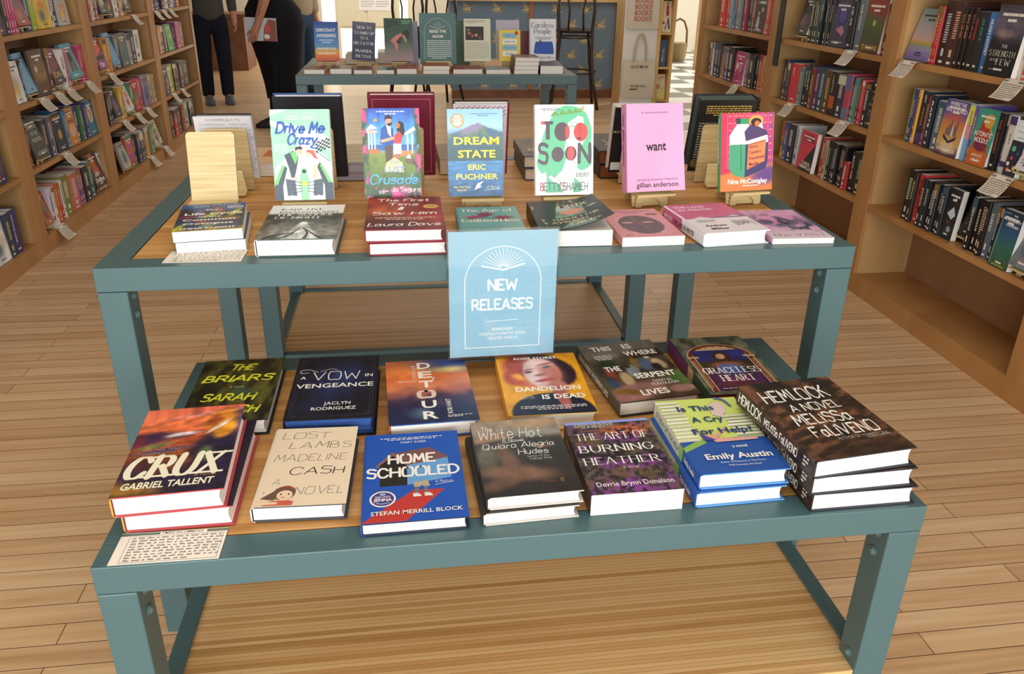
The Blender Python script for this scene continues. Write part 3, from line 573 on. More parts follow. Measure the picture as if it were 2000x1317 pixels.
def a_home(a):
    a.poly([(0.0, 0.005), (0.42, 0.005), (0.8, 0.305), (0.5, 0.315)], '#c23a34'); a.poly([(0.17, 0.37), (0.17, 0.625), (0.3, 0.735), (0.44, 0.6), (0.44, 0.37)], '#26241f')
    a.poly([(0.44, 0.6), (0.86, 0.665), (0.88, 0.43), (0.44, 0.37)], '#69a4dc'); a.poly([(0.3, 0.745), (0.68, 0.8), (0.88, 0.665), (0.44, 0.595)], '#7d5450'); a.poly([(0.12, 0.6), (0.3, 0.76), (0.46, 0.6), (0.435, 0.595), (0.3, 0.72), (0.14, 0.585)], '#8d6660')
    a.lines([[(0.36+0.08*k, 0.75-0.02*j), (0.38+0.08*k, 0.742-0.02*j), (0.41+0.08*k, 0.756-0.02*j)] for k in range(5) for j in range(4)], 0.004, '#5a3a3a')
    a.poly([(0.5, 0.395), (0.64, 0.41), (0.66, 0.345), (0.6, 0.34), (0.58, 0.36), (0.56, 0.34), (0.5, 0.345)], '#b9ab8e'); a.rect(0.51, 0.275, 0.545, 0.345, '#6f7480'); a.rect(0.6, 0.275, 0.635, 0.345, '#6f7480')
    for u in (0.49, 0.6): a.poly([(u, 0.24), (u, 0.275), (u+0.05, 0.275), (u+0.08, 0.25), (u+0.08, 0.24)], '#e9e6e0')
    for k, t in enumerate(('HOME', 'SCHOOLED')): a.text(t, 0.5+0.01*k, 0.625-0.155*k, 0.145, '#f6f2ee', 'round', fw=(0.48, 0.92)[k], wt=0.2)
    a.fine(0.17, 0.83, 0.905, 0.945, 2, '#dfe6f2', al='c'); a.text('MARY KARR', 0.52, 0.865, 0.042, '#dfe6f2', 'sans', fw=0.27, wt=0.006); a.text('A Memoir', 0.8, 0.37, 0.05, W_, 'hand', fw=0.17); a.line([(0.71, 0.35), (0.9, 0.375)], 0.005, W_)
    a.ell(0.2, 0.235, 0.125, 0.125, W_); a.ell(0.2, 0.235, 0.107, 0.107, '#4f3a86'); a.text('READ WITH', 0.2, 0.247, 0.03, W_, 'sans', fw=0.14, wt=0.006); a.text('JENNA', 0.2, 0.212, 0.047, W_, 'black', fw=0.175)
    a.line([(0.14, 0.195), (0.2, 0.185), (0.26, 0.195)], 0.01, '#9fd0e0', True); a.ell(0.2, 0.283, 0.03, 0.02, '#9fb6d8'); a.text('STEFAN MERRILL BLOCK', 0.52, 0.07, 0.06, W_, 'bold', fw=0.86)
def a_hot(a):
    def f(u, v):
        n = fbm(u, v, 9, 12); c = grad(v+0.05*(n-0.5), [(0, '#2a2522'), (0.2, '#332b26'), (0.5, '#3a332e'), (0.7, '#413b35'), (0.8, '#8d8274'), (1, '#a08a74')])
        for q in ((0.38, 0.27, 0.4, 0.09, '#8a6450', -6), (0.2, 0.16, 0.22, 0.07, '#6b4d3c', 14), (0.32, 0.46, 0.1, 0.2, '#7a5a48', 22), (0.1, 0.5, 0.12, 0.14, '#6f6a58', 0), (0.75, 0.55, 0.3, 0.14, '#35332f', 0), (0.2, 0.75, 0.28, 0.05, '#9a7a60', 10), (0.75, 0.8, 0.3, 0.05, '#8f8f88', 0), (0.75, 0.93, 0.25, 0.06, '#b59670', 0), (0.72, 0.6, 0.1, 0.02, '#8a5a4a', -8)): c = over(c, blob(u, v, q[0], q[1], q[2], q[3], 0.5, q[5])*0.9, q[4])
        return np.clip(c*(0.85+0.3*n[..., None]), 0, 1)
    a.img(60, 84, f)
    for t, u, v, cp, fw in (('The', 0.17, 0.86, 0.085, 0.13), ('White Hot', 0.42, 0.735, 0.2, 0.72), ('Quiara Alegria', 0.48, 0.6, 0.1, 0.8), ('Hudes', 0.62, 0.5, 0.1, 0.33), ('A Novel', 0.43, 0.685, 0.055, 0.24)): a.text(t, u, v, cp, W_, 'hand', fw=fw, wt=0.09 if cp < 0.15 else 0.065, shear=0.1)
    a.line([(0.31, 0.67), (0.56, 0.69)], 0.006, W_); a.text('Winner of the', 0.66, 0.455, 0.035, W_, 'hand', fw=0.24); a.text('Pulitzer Prize', 0.68, 0.42, 0.035, W_, 'hand', fw=0.24)
    a.rect(0.8, 0.12, 0.84, 0.17, '#6a5434'); a.lines([[(0.62+0.016*k, 0.125), (0.62+0.016*k, 0.145)] for k in range(9)], 0.005, '#8d4a38')
def a_heather(a):
    def f(u, v):
        n = fbm(u, v, 24, 17, 1.2); m = fbm(u, v, 6, 3, 1.3); c = grad(n, [(0.2, '#1d1a1e'), (0.5, '#41393a'), (0.75, '#6e5f50')])
        c = over(c, sst(0.42, 0.66, m)*sst(0.3, 0.62, n), '#7d3f86'); c = over(c, sst(0.55, 0.7, fbm(u, v, 7, 40))*0.55, '#6f5f34'); c = over(c, blob(u, v, 0.7, 0.86, 0.35, 0.07, 0.7)*sst(0.35, 0.6, n), '#b8603c')
        c = over(c, blob(u, v, 0.35, 0.1, 0.3, 0.1, 0.7)*sst(0.4, 0.6, n)*0.8, '#8d3f9c'); return c
    a.img(64, 88, f)
    for k, t in enumerate(('THE ART OF', 'BURNING', 'HEATHER')): a.text(t, 0.5, 0.735-0.175*k, 0.125, '#f7f5f2', 'serif', fw=0.86, wt=0.13)
    a.rect(0.0, 0.965, 1, 1, '#8f9ede'); a.text('a novel', 0.55, 0.315, 0.05, W_, 'hand', fw=0.17, shear=0.2); a.text('Devrie Brynn Donalson', 0.52, 0.095, 0.085, '#f7f5f2', 'sans', fw=0.84); a.fine(0.1, 0.58, 0.9, 0.965, 4, '#c9c4bc', al='c')
def a_cry(a):
    a.rect(0, 0.42, 1, 1, '#d3e579'); a.rect(0, 0, 1, 0.425, '#2757a8'); a.poly([(0, 0.33), (0.18, 0.4), (0.3, 0.43), (0.3, 0.38), (0, 0.27)], '#8fba5a')
    def stack(u0, u1, v0, n, dv, seed):
        rnd = random.Random(seed)
        for k in range(n):
            x, y = rnd.uniform(-0.02, 0.02), v0+dv*k; a.poly([(u0+x, y), (u1+x, y+0.006), (u1+x, y+dv*0.8), (u0+x, y+dv*0.75)], ('#e9e7d2', '#dcdcc4', '#a9bba4', '#eeeede')[rnd.randint(0, 3)])
            a.line([(u0+x, y), (u1+x, y+0.006)], 0.005, '#8f9884')
    stack(0, 0.26, 0.4, 12, 0.048, 3); stack(0.68, 0.98, 0.4, 8, 0.042, 5)
    a.poly([(0.57, 0.74), (0.6, 0.88), (0.72, 0.94), (0.8, 0.86), (0.76, 0.78), (0.66, 0.7)], '#e0ccc6'); a.line([(0.74, 0.985), (0.82, 0.95), (0.86, 0.85)], (0.05, 0.03), '#5a6a9c', True)
    a.poly([(0.3, 0.47), (0.4, 0.4), (0.44, 0.42), (0.5, 0.46), (0.62, 0.53), (0.6, 0.56), (0.42, 0.45), (0.36, 0.47)], '#e5a795'); a.poly([(0.36, 0.42), (0.9, 0.4), (0.88, 0.375), (0.4, 0.365)], '#e7a9a2'); a.poly([(0.27, 0.5), (0.28, 0.39), (0.42, 0.4), (0.36, 0.43)], '#4a4a94')
    for k, (t, fw) in enumerate((('Is This', 0.44), ('A Cry', 0.38), ('For Help?', 0.7))): a.text(t, (0.42, 0.47, 0.56)[k], 0.81-0.165*k, 0.115, '#2a4178', 'black', fw=fw)
    a.text('a novel', 0.62, 0.285, 0.055, W_, 'bold', fw=0.17); a.text('Emily Austin', 0.54, 0.155, 0.105, W_, 'black', fw=0.74); a.text('Author of Everyone in This Room', 0.54, 0.105, 0.032, '#cfdcee', 'sans', fw=0.5, wt=0.004); a.text('Will Someday Be Dead', 0.54, 0.065, 0.032, '#cfdcee', 'sans', fw=0.36, wt=0.004)
def s_cry(a):
    a.rect(0, 0, 0.6, 1, '#dcdcc4'); a.rect(0.6, 0, 0.68, 1, '#8fba5a'); a.lines([[(0.045*k, 0), (0.045*k+0.01, 1)] for k in range(13)], 0.004, '#8f9884')
    a.text('IS THIS A CRY FOR HELP?', 0.06, 0.28, 0.05, '#2a4178', 'bold', fw=0.54, al='l'); a.text('Emily Austin', 0.72, 0.3, 0.045, W_, 'bold', fw=0.2, al='l')
def a_hem(a):
    def f(u, v):
        n = fbm(u*0.7+v*0.3, v-u*0.25+0.2, 7, 6, 3.0); m = fbm(u, v, 22, 9, 1.5); c = grad(n*0.75+m*0.3, [(0.25, '#1b1512'), (0.45, '#33261d'), (0.58, '#5b3a29'), (0.7, '#7d5038'), (0.85, '#6a5a42')])
        c = over(c, blob(u, v, 0.5, 0.74, 0.35, 0.13, 0.7, -8)*0.75, '#221a14'); return over(c, blob(u, v, 0.6, 0.05, 0.5, 0.1, 0.8)*0.7, '#241d16')
    a.img(84, 116, f)
    for k, q in enumerate((('HEMLOCK', 0.46, 0.725, 0.2, 0.7), ('A NOVEL', 0.53, 0.575, 0.125, 0.52), ('MELiSSa', 0.47, 0.405, 0.165, 0.58), ('FaLiVENO', 0.56, 0.245, 0.165, 0.66))): a.text(q[0], q[1], q[2], q[3], '#f1eee4', 'brush', fw=q[4], wt=0.145, seed=k, shear=0.05)
    a.text('AUTHOR OF TOMBOYLAND', 0.66, 0.19, 0.035, '#d8d4c8', 'hand', fw=0.52); a.line([(0.68, 0.175), (0.93, 0.19)], 0.004, '#d8d4c8')
def s_hem(a):
    a.img(30, 3, lambda u, v: grad(fbm(u, v, 9, 4), [(0.3, '#1f1813'), (0.6, '#4a3224'), (0.8, '#5f5140')])); a.text('HEMLOCK', 0.03, 0.28, 0.07, W_, 'brush', fw=0.32, al='l', wt=0.2); a.text('MELiSSa FaLiVENO', 0.39, 0.3, 0.055, W_, 'brush', fw=0.42, al='l', wt=0.2); a.fine(0.88, 0.94, 0.2, 0.8, 3, '#cfc9bc')
def a_octo(a):
    def f(u, v):
        n = fbm(u, v, 9, 61); c = grad(v+0.25*(n-0.5), [(0, '#c79a3a'), (0.12, '#30466e'), (0.4, '#2c3a52'), (0.65, '#3a2d33'), (0.8, '#2e4f80'), (1, '#2f5c9a')])
        for k, q in enumerate(((0.15, 0.5, '#7a3040'), (0.5, 0.55, '#9aa83c'), (0.85, 0.62, '#b6b83c'), (0.3, 0.62, '#5a5aa0'), (0.6, 0.75, '#a05a66'), (0.4, 0.3, '#8a4444'), (0.8, 0.4, '#a06a3c'), (0.5, 0.18, '#7f9a78'), (0.05, 0.1, '#b4b02e'))): c = over(c, blob(u, v, q[0], q[1], 0.15, 0.05, 0.5, 30*k), q[2])
        return np.clip(c*(0.75+0.5*n[..., None]), 0, 1)
    a.img(34, 50, f)
    for t, u, v, cp, fw in (('The', 0.48, 0.73, 0.075, 0.2), ('Life Cycle', 0.53, 0.575, 0.12, 0.88), ('of the', 0.48, 0.475, 0.07, 0.34), ('Common', 0.48, 0.36, 0.1, 0.78), ('Octopus', 0.48, 0.22, 0.1, 0.74), ('EMMA KNIGHT', 0.5, 0.06, 0.085, 0.8)): a.text(t, u, v, cp, W_, 'black', fw=fw)
    a.ell(0.84, 0.83, 0.125, 0.085, W_); a.ell(0.84, 0.83, 0.105, 0.068, '#4a4f9a'); a.text('JENNA', 0.84, 0.815, 0.05, W_, 'black', fw=0.16); a.text('NEW YORK TIMES Bestseller', 0.5, 0.925, 0.05, '#d8d5a8', 'bold', fw=0.8); a.fine(0.2, 0.68, 0.86, 0.9, 1, '#b9cfe0')
def a_night(a):
    def f(u, v):
        n = fbm(u, v, 16, 23); c = grad(v, [(0, '#6f6a63'), (0.2, '#8f8c86'), (0.4, '#6a655d'), (0.62, '#3a342d'), (0.7, '#4a443c'), (0.74, '#eceae6'), (1, '#f1efec')])
        t = np.abs(u-0.52)/(0.52-v*0.95+1e-3).clip(0.04); road = (1-sst(0.35, 0.6, t))*(1-sst(0.45, 0.5, v)); c = over(c, road, '#d8d8d6')
        return np.where((v > 0.73)[..., None], c, np.clip(c*(0.55+0.9*n[..., None]), 0, 1))
    a.img(44, 64, f)
    a.text('KARL OVE', 0.44, 0.83, 0.085, K_, 'serif', fw=0.56, wt=0.16); a.text('KNAUSGAARD', 0.54, 0.745, 0.075, K_, 'serif', fw=0.78, wt=0.16); a.text('THE SCHOOL', 0.5, 0.66, 0.085, W_, 'serif', fw=0.76, wt=0.17); a.text('OF NIGHT', 0.42, 0.575, 0.085, W_, 'serif', fw=0.6, wt=0.17)
    for q in ([(0.1, 0.02), (0.24, 0.12), (0.42, 0.16), (0.5, 0.3)], [(0.3, 0.02), (0.4, 0.1), (0.45, 0.18)], [(0.6, 0.02), (0.62, 0.15), (0.54, 0.3)], [(0.8, 0.02), (0.7, 0.12), (0.58, 0.26)]): a.line(q, (0.04, 0.012), '#23211f', True)
def a_first(a):
    a.img(30, 44, lambda u, v: np.clip(over(grad(v*0.6+u*0.4+0.2*(fbm(u, v, 6, 3)-0.5), [(0, '#5a2426'), (0.3, '#5f2a2c'), (0.5, '#a03a2c'), (0.7, '#8a1f26'), (1, '#6f1a24')]), blob(u, v, 0.15, 0.5, 0.2, 0.14, 0.9)*0.8, '#d86a34')*(0.75+0.5*fbm(u, v, 10, 5)[..., None]), 0, 1))
    for k, (t, u, v, fw) in enumerate((('The First', 0.48, 0.85, 0.72), ('Time', 0.48, 0.71, 0.42), ('I', 0.46, 0.58, 0.04), ('Saw Him', 0.5, 0.43, 0.84), ('Laura Dave', 0.5, 0.1, 0.92))): a.text(t, u, v, 0.13, '#f5ece2', 'brush', fw=fw, wt=0.16, seed=k, shear=0.15)
    a.ell(0.85, 0.67, 0.105, 0.1, '#d9b45c'); a.fine(0.79, 0.92, 0.64, 0.7, 3, '#8a5a2a'); a.fine(0.12, 0.9, 0.26, 0.35, 2, '#e2c4b4', al='c')
def a_age(a):
    a.text('The Age of', 0.5, 0.83, 0.135, '#efe3cf', 'serif', fw=0.84, wt=0.2); a.text('Calamities', 0.52, 0.46, 0.135, '#efe3cf', 'serif', fw=0.9, wt=0.2)
    rnd = random.Random(4)
    for cu, cv, r in ((0.45, 0.72, 0.2), (0.26, 0.62, 0.17), (0.72, 0.6, 0.2), (0.42, 0.66, 0.12)):
        a.poly([(cu+r*(1 if k % 2 else 0.45)*math.cos(k*PI/9+cu*5), cv+0.45*r*(1 if k % 2 else 0.5)*math.sin(k*PI/9+cu*5)) for k in range(18)], ('#8a2a4a', '#a8385c', '#7a2442')[rnd.randint(0, 2)])
    a.line([(0.1, 0.56), (0.4, 0.6), (0.6, 0.54), (0.9, 0.6)], 0.012, '#3a2a30', True)
def a_witch(a):
    a.text('GRADY', 0.42, 0.86, 0.15, '#cfc3a2', 'serif', fw=0.7, wt=0.24); a.text('HENDRIX', 0.46, 0.72, 0.13, '#cfc3a2', 'serif', fw=0.82, wt=0.24)
    a.img(22, 26, lambda u, v: np.clip(over(over(grad(fbm(u, v, 6, 8), [(0.2, '#2f5a54'), (0.8, '#8ab8a4')]), blob(u, v, 0.6, 0.5, 0.4, 0.3, 0.4), '#d9846e'), blob(u, v, 0.3, 0.85, 0.4, 0.2, 0.5), '#a9b6a8'), 0, 1), (0.3, 0.4, 0.75, 0.72))
    a.poly([(0.78, 0.6), (0.88, 0.66), (0.96, 0.62), (0.86, 0.58)], '#8aa39c'); a.poly([(0.3, 0.04), (0.5, 0.24), (0.74, 0.16), (0.8, 0.03)], '#6f8a84')
    for k, (t, u, fw) in enumerate((('WITCHCRAFT FOR', 0.5, 0.8), ('WAYWARD', 0.42, 0.6), ('Girls', 0.66, 0.4))): a.text(t, u, 0.31-0.1*k, 0.085, '#d6c9a4', 'serif', fw=fw, wt=0.22)
def a_mask(a):
    a.text('GABRIELA CABEZON', 0.5, 0.9, 0.05, '#4a2f2c', 'sans', fw=0.74, wt=0.006); a.text('CAMARA', 0.5, 0.84, 0.05, '#4a2f2c', 'sans', fw=0.3, wt=0.006)
    a.img(30, 40, lambda u, v: over(np.zeros(u.shape+(3,))+np.array(hx('#d3979b')), blob(u, v, 0.5, 0.5, 0.49, 0.49, 0.02), '#575a50')*(0.9+0.2*fbm(u, v, 5, 3)[..., None]), (0.14, 0.1, 0.86, 0.76))
    for u in (0.3, 0.64): a.ell(u, 0.5, 0.1, 0.035, '#d3a29c')
    a.line([(0.42, 0.74), (0.56, 0.2)], 0.008, '#a89a6c'); a.ell(0.84, 0.79, 0.1, 0.055, '#4f3c38'); a.ell(0.84, 0.79, 0.086, 0.045, '#8a6e68'); a.fine(0.1, 0.32, 0.06, 0.1, 1, '#8a5a58')
def a_land(a):
    a.rect(0, 0, 1, 0.47, '#e4e0e6'); a.img(20, 8, lambda u, v: over(np.zeros(u.shape+(3,))+np.array(hx('#cc6f98')), sst(0, 0.6, u*0.7+0.3-v), '#7d6a92'), (0.25, 0.47, 1, 0.6)); a.text('THE LAND', 0.36, 0.86, 0.085, '#f3e4ea', 'black', fw=0.5); a.text('IN WINTER', 0.4, 0.76, 0.085, '#f3e4ea', 'black', fw=0.55)
    a.poly([(0.12, 0.47), (0.3, 0.53), (0.44, 0.47)], '#e9e3ea'); a.poly([(0.7, 0.5), (0.84, 0.54), (0.92, 0.5)], '#e9e3ea'); a.text('Andrew', 0.34, 0.2, 0.085, K_, 'black', fw=0.33); a.text('Miller', 0.34, 0.1, 0.085, K_, 'black', fw=0.27)
    a.lines([[(0.66, 0.18), (0.66, 0.35), (0.92, 0.35)], [(0.94, 0.18), (0.94, 0.35)]], 0.008, K_); a.fine(0.68, 0.9, 0.2, 0.33, 4, '#5a5660'); a.fine(0.15, 0.45, 0.34, 0.42, 3, '#a7a2ab')
def s_land(a): a.rect(0, 0, 0.5, 1, '#c8698f'); a.text('MILLER', 0.06, 0.28, 0.05, '#f3e4ea', 'bold', fw=0.2, al='l'); a.text('THE LAND IN WINTER', 0.3, 0.28, 0.055, K_, 'black', fw=0.5, al='l')
def a_pedro(a):
    a.img(36, 50, lambda u, v: over(over(grad(v, [(0, '#dcd6dc'), (0.3, '#d9b8d2'), (0.6, '#d58ec0'), (1, '#d9b0d0')]), blob(u, v, 0.45, 0.6, 0.42, 0.22, 0.7)*sst(0.4, 0.55, fbm(u, v, 7, 8)), '#4a5668'), blob(u, v, 0.75, 0.42, 0.3, 0.16, 0.7)*sst(0.42, 0.58, fbm(u, v, 9, 5)), '#3c4656'))
    a.text('PEDRO', 0.42, 0.9, 0.12, '#6a4a78', 'round', fw=0.8, wt=0.06); a.text('the VAST', 0.52, 0.08, 0.12, '#3a3440', 'serif', fw=0.86, wt=0.1); a.poly([(0.45, 0.58), (0.5, 0.62), (0.6, 0.48), (0.56, 0.46)], '#3a1f38')
# standing on easels
def a_drive(a):
    a.poly([(0, 0.93), (0.3, 1), (0.1, 1), (0, 0.98)], '#dfe9e6'); a.poly([(0, 0.78), (0.9, 0.6), (1, 0.44), (1, 0.3), (0.0, 0.7)], '#9ed9b8'); a.poly([(0, 0.88), (0.55, 0.8), (0.95, 0.7), (0.98, 0.55), (0.5, 0.66), (0, 0.83)], '#e6ecec'); a.ell(0.7, 0.68, 0.2, 0.17, '#e6ecec')
    a.poly([(0.04, 0.36), (0.45, 0.62), (0.6, 0.65), (1, 0.42), (1, 0), (0, 0)], '#e4eaee')
    a.poly([(0, 0.14), (0.16, 0.4), (0.24, 0.36), (0.15, 0.16), (0.15, 0), (0, 0)], '#3a4654'); a.poly([(0.0, 0.18), (0.16, 0.4), (0.2, 0.38), (0.06, 0.17)], '#6fc26a'); a.poly([(1, 0.18), (0.8, 0.42), (0.74, 0.38), (0.86, 0.16), (0.86, 0), (1, 0)], '#3a4654'); a.poly([(0.99, 0.2), (0.83, 0.4), (0.79, 0.39), (0.93, 0.19)], '#6fc26a')
    a.poly([(0.2, 0.5), (0.36, 0.55), (0.44, 0.48), (0.4, 0.36), (0.35, 0.24), (0.3, 0.25), (0.26, 0.38)], '#39434f'); a.poly([(0.3, 0.53), (0.4, 0.54), (0.43, 0.47), (0.38, 0.4)], '#6fc26a'); a.ell(0.46, 0.545, 0.055, 0.06, '#e3b79e'); a.poly([(0.39, 0.54), (0.39, 0.585), (0.48, 0.6), (0.52, 0.58), (0.5, 0.56), (0.43, 0.565)], '#2a211f')
    a.ell(0.61, 0.51, 0.045, 0.055, '#eebfa6'); a.poly([(0.57, 0.535), (0.6, 0.56), (0.7, 0.55), (0.77, 0.45), (0.7, 0.47), (0.65, 0.52)], '#d9584a'); a.poly([(0.6, 0.47), (0.7, 0.47), (0.77, 0.4), (0.72, 0.33), (0.62, 0.34)], '#f4f4f4'); a.poly([(0.68, 0.4), (0.76, 0.4), (0.74, 0.24), (0.66, 0.23)], '#eebfa6'); a.poly([(0.3, 0.25), (0.38, 0.26), (0.42, 0.23), (0.34, 0.225)], '#e3b79e')
    a.poly([(0.45, 0.0), (0.58, 0.0), (0.6, 0.22), (0.55, 0.36), (0.48, 0.36), (0.43, 0.22)], '#8fd6a0'); a.ell(0.52, 0.325, 0.055, 0.055, '#8fd6a0'); a.ell(0.52, 0.32, 0.035, 0.035, K_); a.ell(0.51, 0.185, 0.055, 0.04, '#ded84a'); a.ell(0.51, 0.185, 0.04, 0.025, '#c9c038')
    for s in (-1, 1):
        a.poly([(0.52+s*0.14, 0.05), (0.52+s*0.3, 0.05), (0.52+s*0.32, 0.24), (0.52+s*0.16, 0.22)], '#4a5663'); a.poly([(0.52+s*0.1, 0.02), (0.52+s*0.26, 0.0), (0.52+s*0.24, 0.06)], '#e9eef0'); a.lines([[(0.52+s*0.05, 0.1+0.03*k), (0.52+s*0.2, 0.08+0.045*k)] for k in range(4)], 0.01, '#2a333d')
    for i in range(7):
        for j in range(6):
            if (i+j) % 2 == 0: a.poly([(0.74+0.035*i, 0.52+0.02*j+0.008*i), (0.775+0.035*i, 0.528+0.02*j+0.008*i), (0.775+0.035*i, 0.548+0.02*j+0.008*i), (0.74+0.035*i, 0.54+0.02*j+0.008*i)], K_)
    a.line([(0.72, 0.55), (0.97, 0.43)], 0.008, '#2a333d')
    a.text('LIZZY DENT', 0.52, 0.89, 0.065, W_, 'bold', fw=0.52); a.text('AUTHOR OF THE SUMMER JOB', 0.52, 0.945, 0.025, '#d9f0e4', 'sans', fw=0.58, wt=0.004); a.text('Drive Me', 0.5, 0.745, 0.17, '#2257b4', 'brush', fw=0.82, wt=0.23, shear=0.25); a.text('Crazy', 0.52, 0.62, 0.16, '#2257b4', 'brush', fw=0.5, wt=0.23, shear=0.25); a.line([(0.72, 0.62), (0.66, 0.585), (0.74, 0.575), (0.79, 0.6)], 0.022, '#2257b4', True); a.fine(0.04, 0.28, 0.52, 0.63, 5, '#f3f7f5', al='c')
def a_lust(a):
    def f(u, v):
        n = fbm(u, v, 14, 71); c = grad(v, [(0, '#34532c'), (0.3, '#5e7a34'), (0.48, '#7f8f3a'), (0.56, '#7fb4d8'), (0.64, '#6cb4e6'), (0.8, '#4f9be0'), (1, '#2f50b4')]); e = np.minimum(u, 1-u)+0.35*np.minimum(v, 0.9)*0+0.06*(n-0.5)
        c = over(c, (1-sst(0.07, 0.12, e))*sst(0.35, 0.5, n+0.1), '#2f5a38'); c = over(c, (1-sst(0.05, 0.1, e))*sst(0.5, 0.6, fbm(u, v, 11, 12)), '#d0508c'); c = over(c, (1-sst(0.1, 0.16, v))*sst(0.5, 0.6, fbm(u, v, 12, 19)), '#d8589a')
        return np.clip(c*(0.82+0.36*n[..., None]), 0, 1)
    a.img(56, 84, f); a.rect(0.1, 0.535, 0.9, 0.6, '#3a6ab0')
    for u in (0.1, 0.15, 0.205): a.rect(u, 0.55, u+0.022, 0.73, '#e6dcd2')
    a.poly([(0.06, 0.76), (0.16, 0.83), (0.27, 0.78)], '#eadfce'); a.rect(0.07, 0.73, 0.26, 0.76, '#d8b9a8')
    for u in (0.77, 0.85): a.rect(u, 0.5, u+0.025, 0.72, '#e6dcd2')
    a.poly([(0.72, 0.72), (0.9, 0.8), (0.93, 0.76), (0.76, 0.7)], '#eadfce'); a.rect(0.1, 0.5, 0.3, 0.55, '#b9763c'); a.rect(0.64, 0.47, 0.84, 0.53, '#c98a4a')
    a.poly([(0.3, 0.62), (0.33, 0.78), (0.42, 0.82), (0.54, 0.78), (0.54, 0.6), (0.4, 0.585)], '#2f58a8'); a.poly([(0.42, 0.82), (0.5, 0.8), (0.5, 0.68), (0.45, 0.72)], '#eef0f2'); a.ell(0.46, 0.855, 0.055, 0.07, '#d09a7c'); a.poly([(0.4, 0.86), (0.4, 0.905), (0.46, 0.93), (0.53, 0.905), (0.52, 0.885), (0.43, 0.885)], '#2a1d1a'); a.poly([(0.43, 0.83), (0.52, 0.845), (0.52, 0.82), (0.47, 0.8)], '#33221d')
    a.poly([(0.38, 0.585), (0.52, 0.59), (0.5, 0.38), (0.4, 0.38)], '#5a4636'); a.poly([(0.6, 0.78), (0.64, 0.86), (0.72, 0.84), (0.74, 0.74), (0.7, 0.68), (0.62, 0.7)], '#1f1718'); a.ell(0.62, 0.81, 0.04, 0.05, '#b4755a'); a.poly([(0.54, 0.62), (0.55, 0.7), (0.64, 0.75), (0.7, 0.7), (0.66, 0.6)], '#cf3f4a'); a.poly([(0.53, 0.61), (0.67, 0.61), (0.67, 0.5), (0.53, 0.49)], '#f0efec'); a.poly([(0.53, 0.49), (0.65, 0.49), (0.62, 0.42), (0.52, 0.42)], '#b4755a'); a.poly([(0.3, 0.65), (0.34, 0.62), (0.56, 0.66), (0.55, 0.69)], '#d8a78c')
    a.poly([(0.36, 0.3), (0.4, 0.4), (0.54, 0.46), (0.68, 0.4), (0.7, 0.29)], '#e9cfa0'); a.text('THE', 0.54, 0.385, 0.06, '#7a9ac0', 'bold', fw=0.16); a.text('LUST', 0.54, 0.295, 0.1, '#8aa0cc', 'black', fw=0.36); a.text('Crusade', 0.52, 0.165, 0.15, '#56aee2', 'brush', fw=0.84, wt=0.17, shear=0.25); a.text('Jo Segura', 0.73, 0.075, 0.075, W_, 'brush', fw=0.5, wt=0.14)
    a.ell(0.82, 0.42, 0.09, 0.06, '#6f5a48'); a.poly([(0.74, 0.45), (0.8, 0.5), (0.84, 0.44)], '#ece6dc'); a.poly([(0.86, 0.39), (0.98, 0.32), (0.88, 0.42)], '#4f3f34'); a.ell(0.24, 0.87, 0.035, 0.025, '#e39a3a'); a.fine(0.26, 0.75, 0.925, 0.975, 2, '#dfe6f6', al='c'); a.fine(0.25, 0.42, 0.05, 0.09, 2, '#eeeeee')
def a_dream(a):
    def f(u, v):
        n = fbm(u, v, 12, 81, 1.2); c = grad(v, [(0, '#2c5c8a'), (0.41, '#4a86b8'), (0.415, '#2f4a52'), (0.6, '#3f5f6a'), (0.8, '#a8cfee'), (1, '#8fbfee')]); c = np.where((v < 0.41)[..., None], c*(0.75+0.5*fbm(u, v, 10, 5, 4)[..., None]), c)
        r1 = 0.72+0.12*(1-np.abs(u-0.55)/0.5)+0.03*(n-0.5); m = (1-sst(-0.006, 0.006, v-r1))*(v > 0.412); c = over(c, m, '#4f6f86'); c = over(c, m*sst(0.5, 0.62, n)*0.8, '#6f8a5a'); c = over(c, m*(1-sst(0.42, 0.72, v))*0.6, '#2f4a4a')
        c = over(c, m*blob(u, v, 0.45, 0.79, 0.24, 0.06, 0.5, 12), '#8f84a0'); return np.clip(c, 0, 1)
    a.img(48, 72, f)
    for t, u, v, fw in (('DREAM', 0.52, 0.6, 0.82), ('STATE', 0.52, 0.45, 0.68), ('ERIC', 0.52, 0.31, 0.32), ('PUCHNER', 0.52, 0.2, 0.76)): a.text(t, u, v, 0.135 if v > 0.4 else 0.1, '#f3d734', 'black', fw=fw)
    a.ell(0.18, 0.87, 0.125, 0.125, '#b98a60'); a.ell(0.18, 0.87, 0.112, 0.112, '#d9b58c'); a.ell(0.18, 0.87, 0.075, 0.095, '#f0e6d4'); a.text("Oprah's", 0.18, 0.885, 0.04, '#5a3a2a', 'sans', fw=0.15); a.text('Book Club', 0.18, 0.855, 0.035, '#5a3a2a', 'sans', fw=0.18); a.fine(0.4, 0.9, 0.915, 0.955, 2, '#5f86a4', al='c')
    a.text('New York Times', 0.24, 0.1, 0.04, '#f3d734', 'bold', fw=0.3); a.text('Bestseller', 0.24, 0.065, 0.04, '#f3d734', 'bold', fw=0.18); a.text('A Novel', 0.8, 0.09, 0.06, W_, 'hand', fw=0.23, shear=0.3); a.line([(0.66, 0.07), (0.95, 0.085)], 0.006, W_); a.poly([(0.46, 0.07), (0.52, 0.15), (0.64, 0.18), (0.57, 0.13), (0.6, 0.11), (0.52, 0.09)], '#dfe9f0')
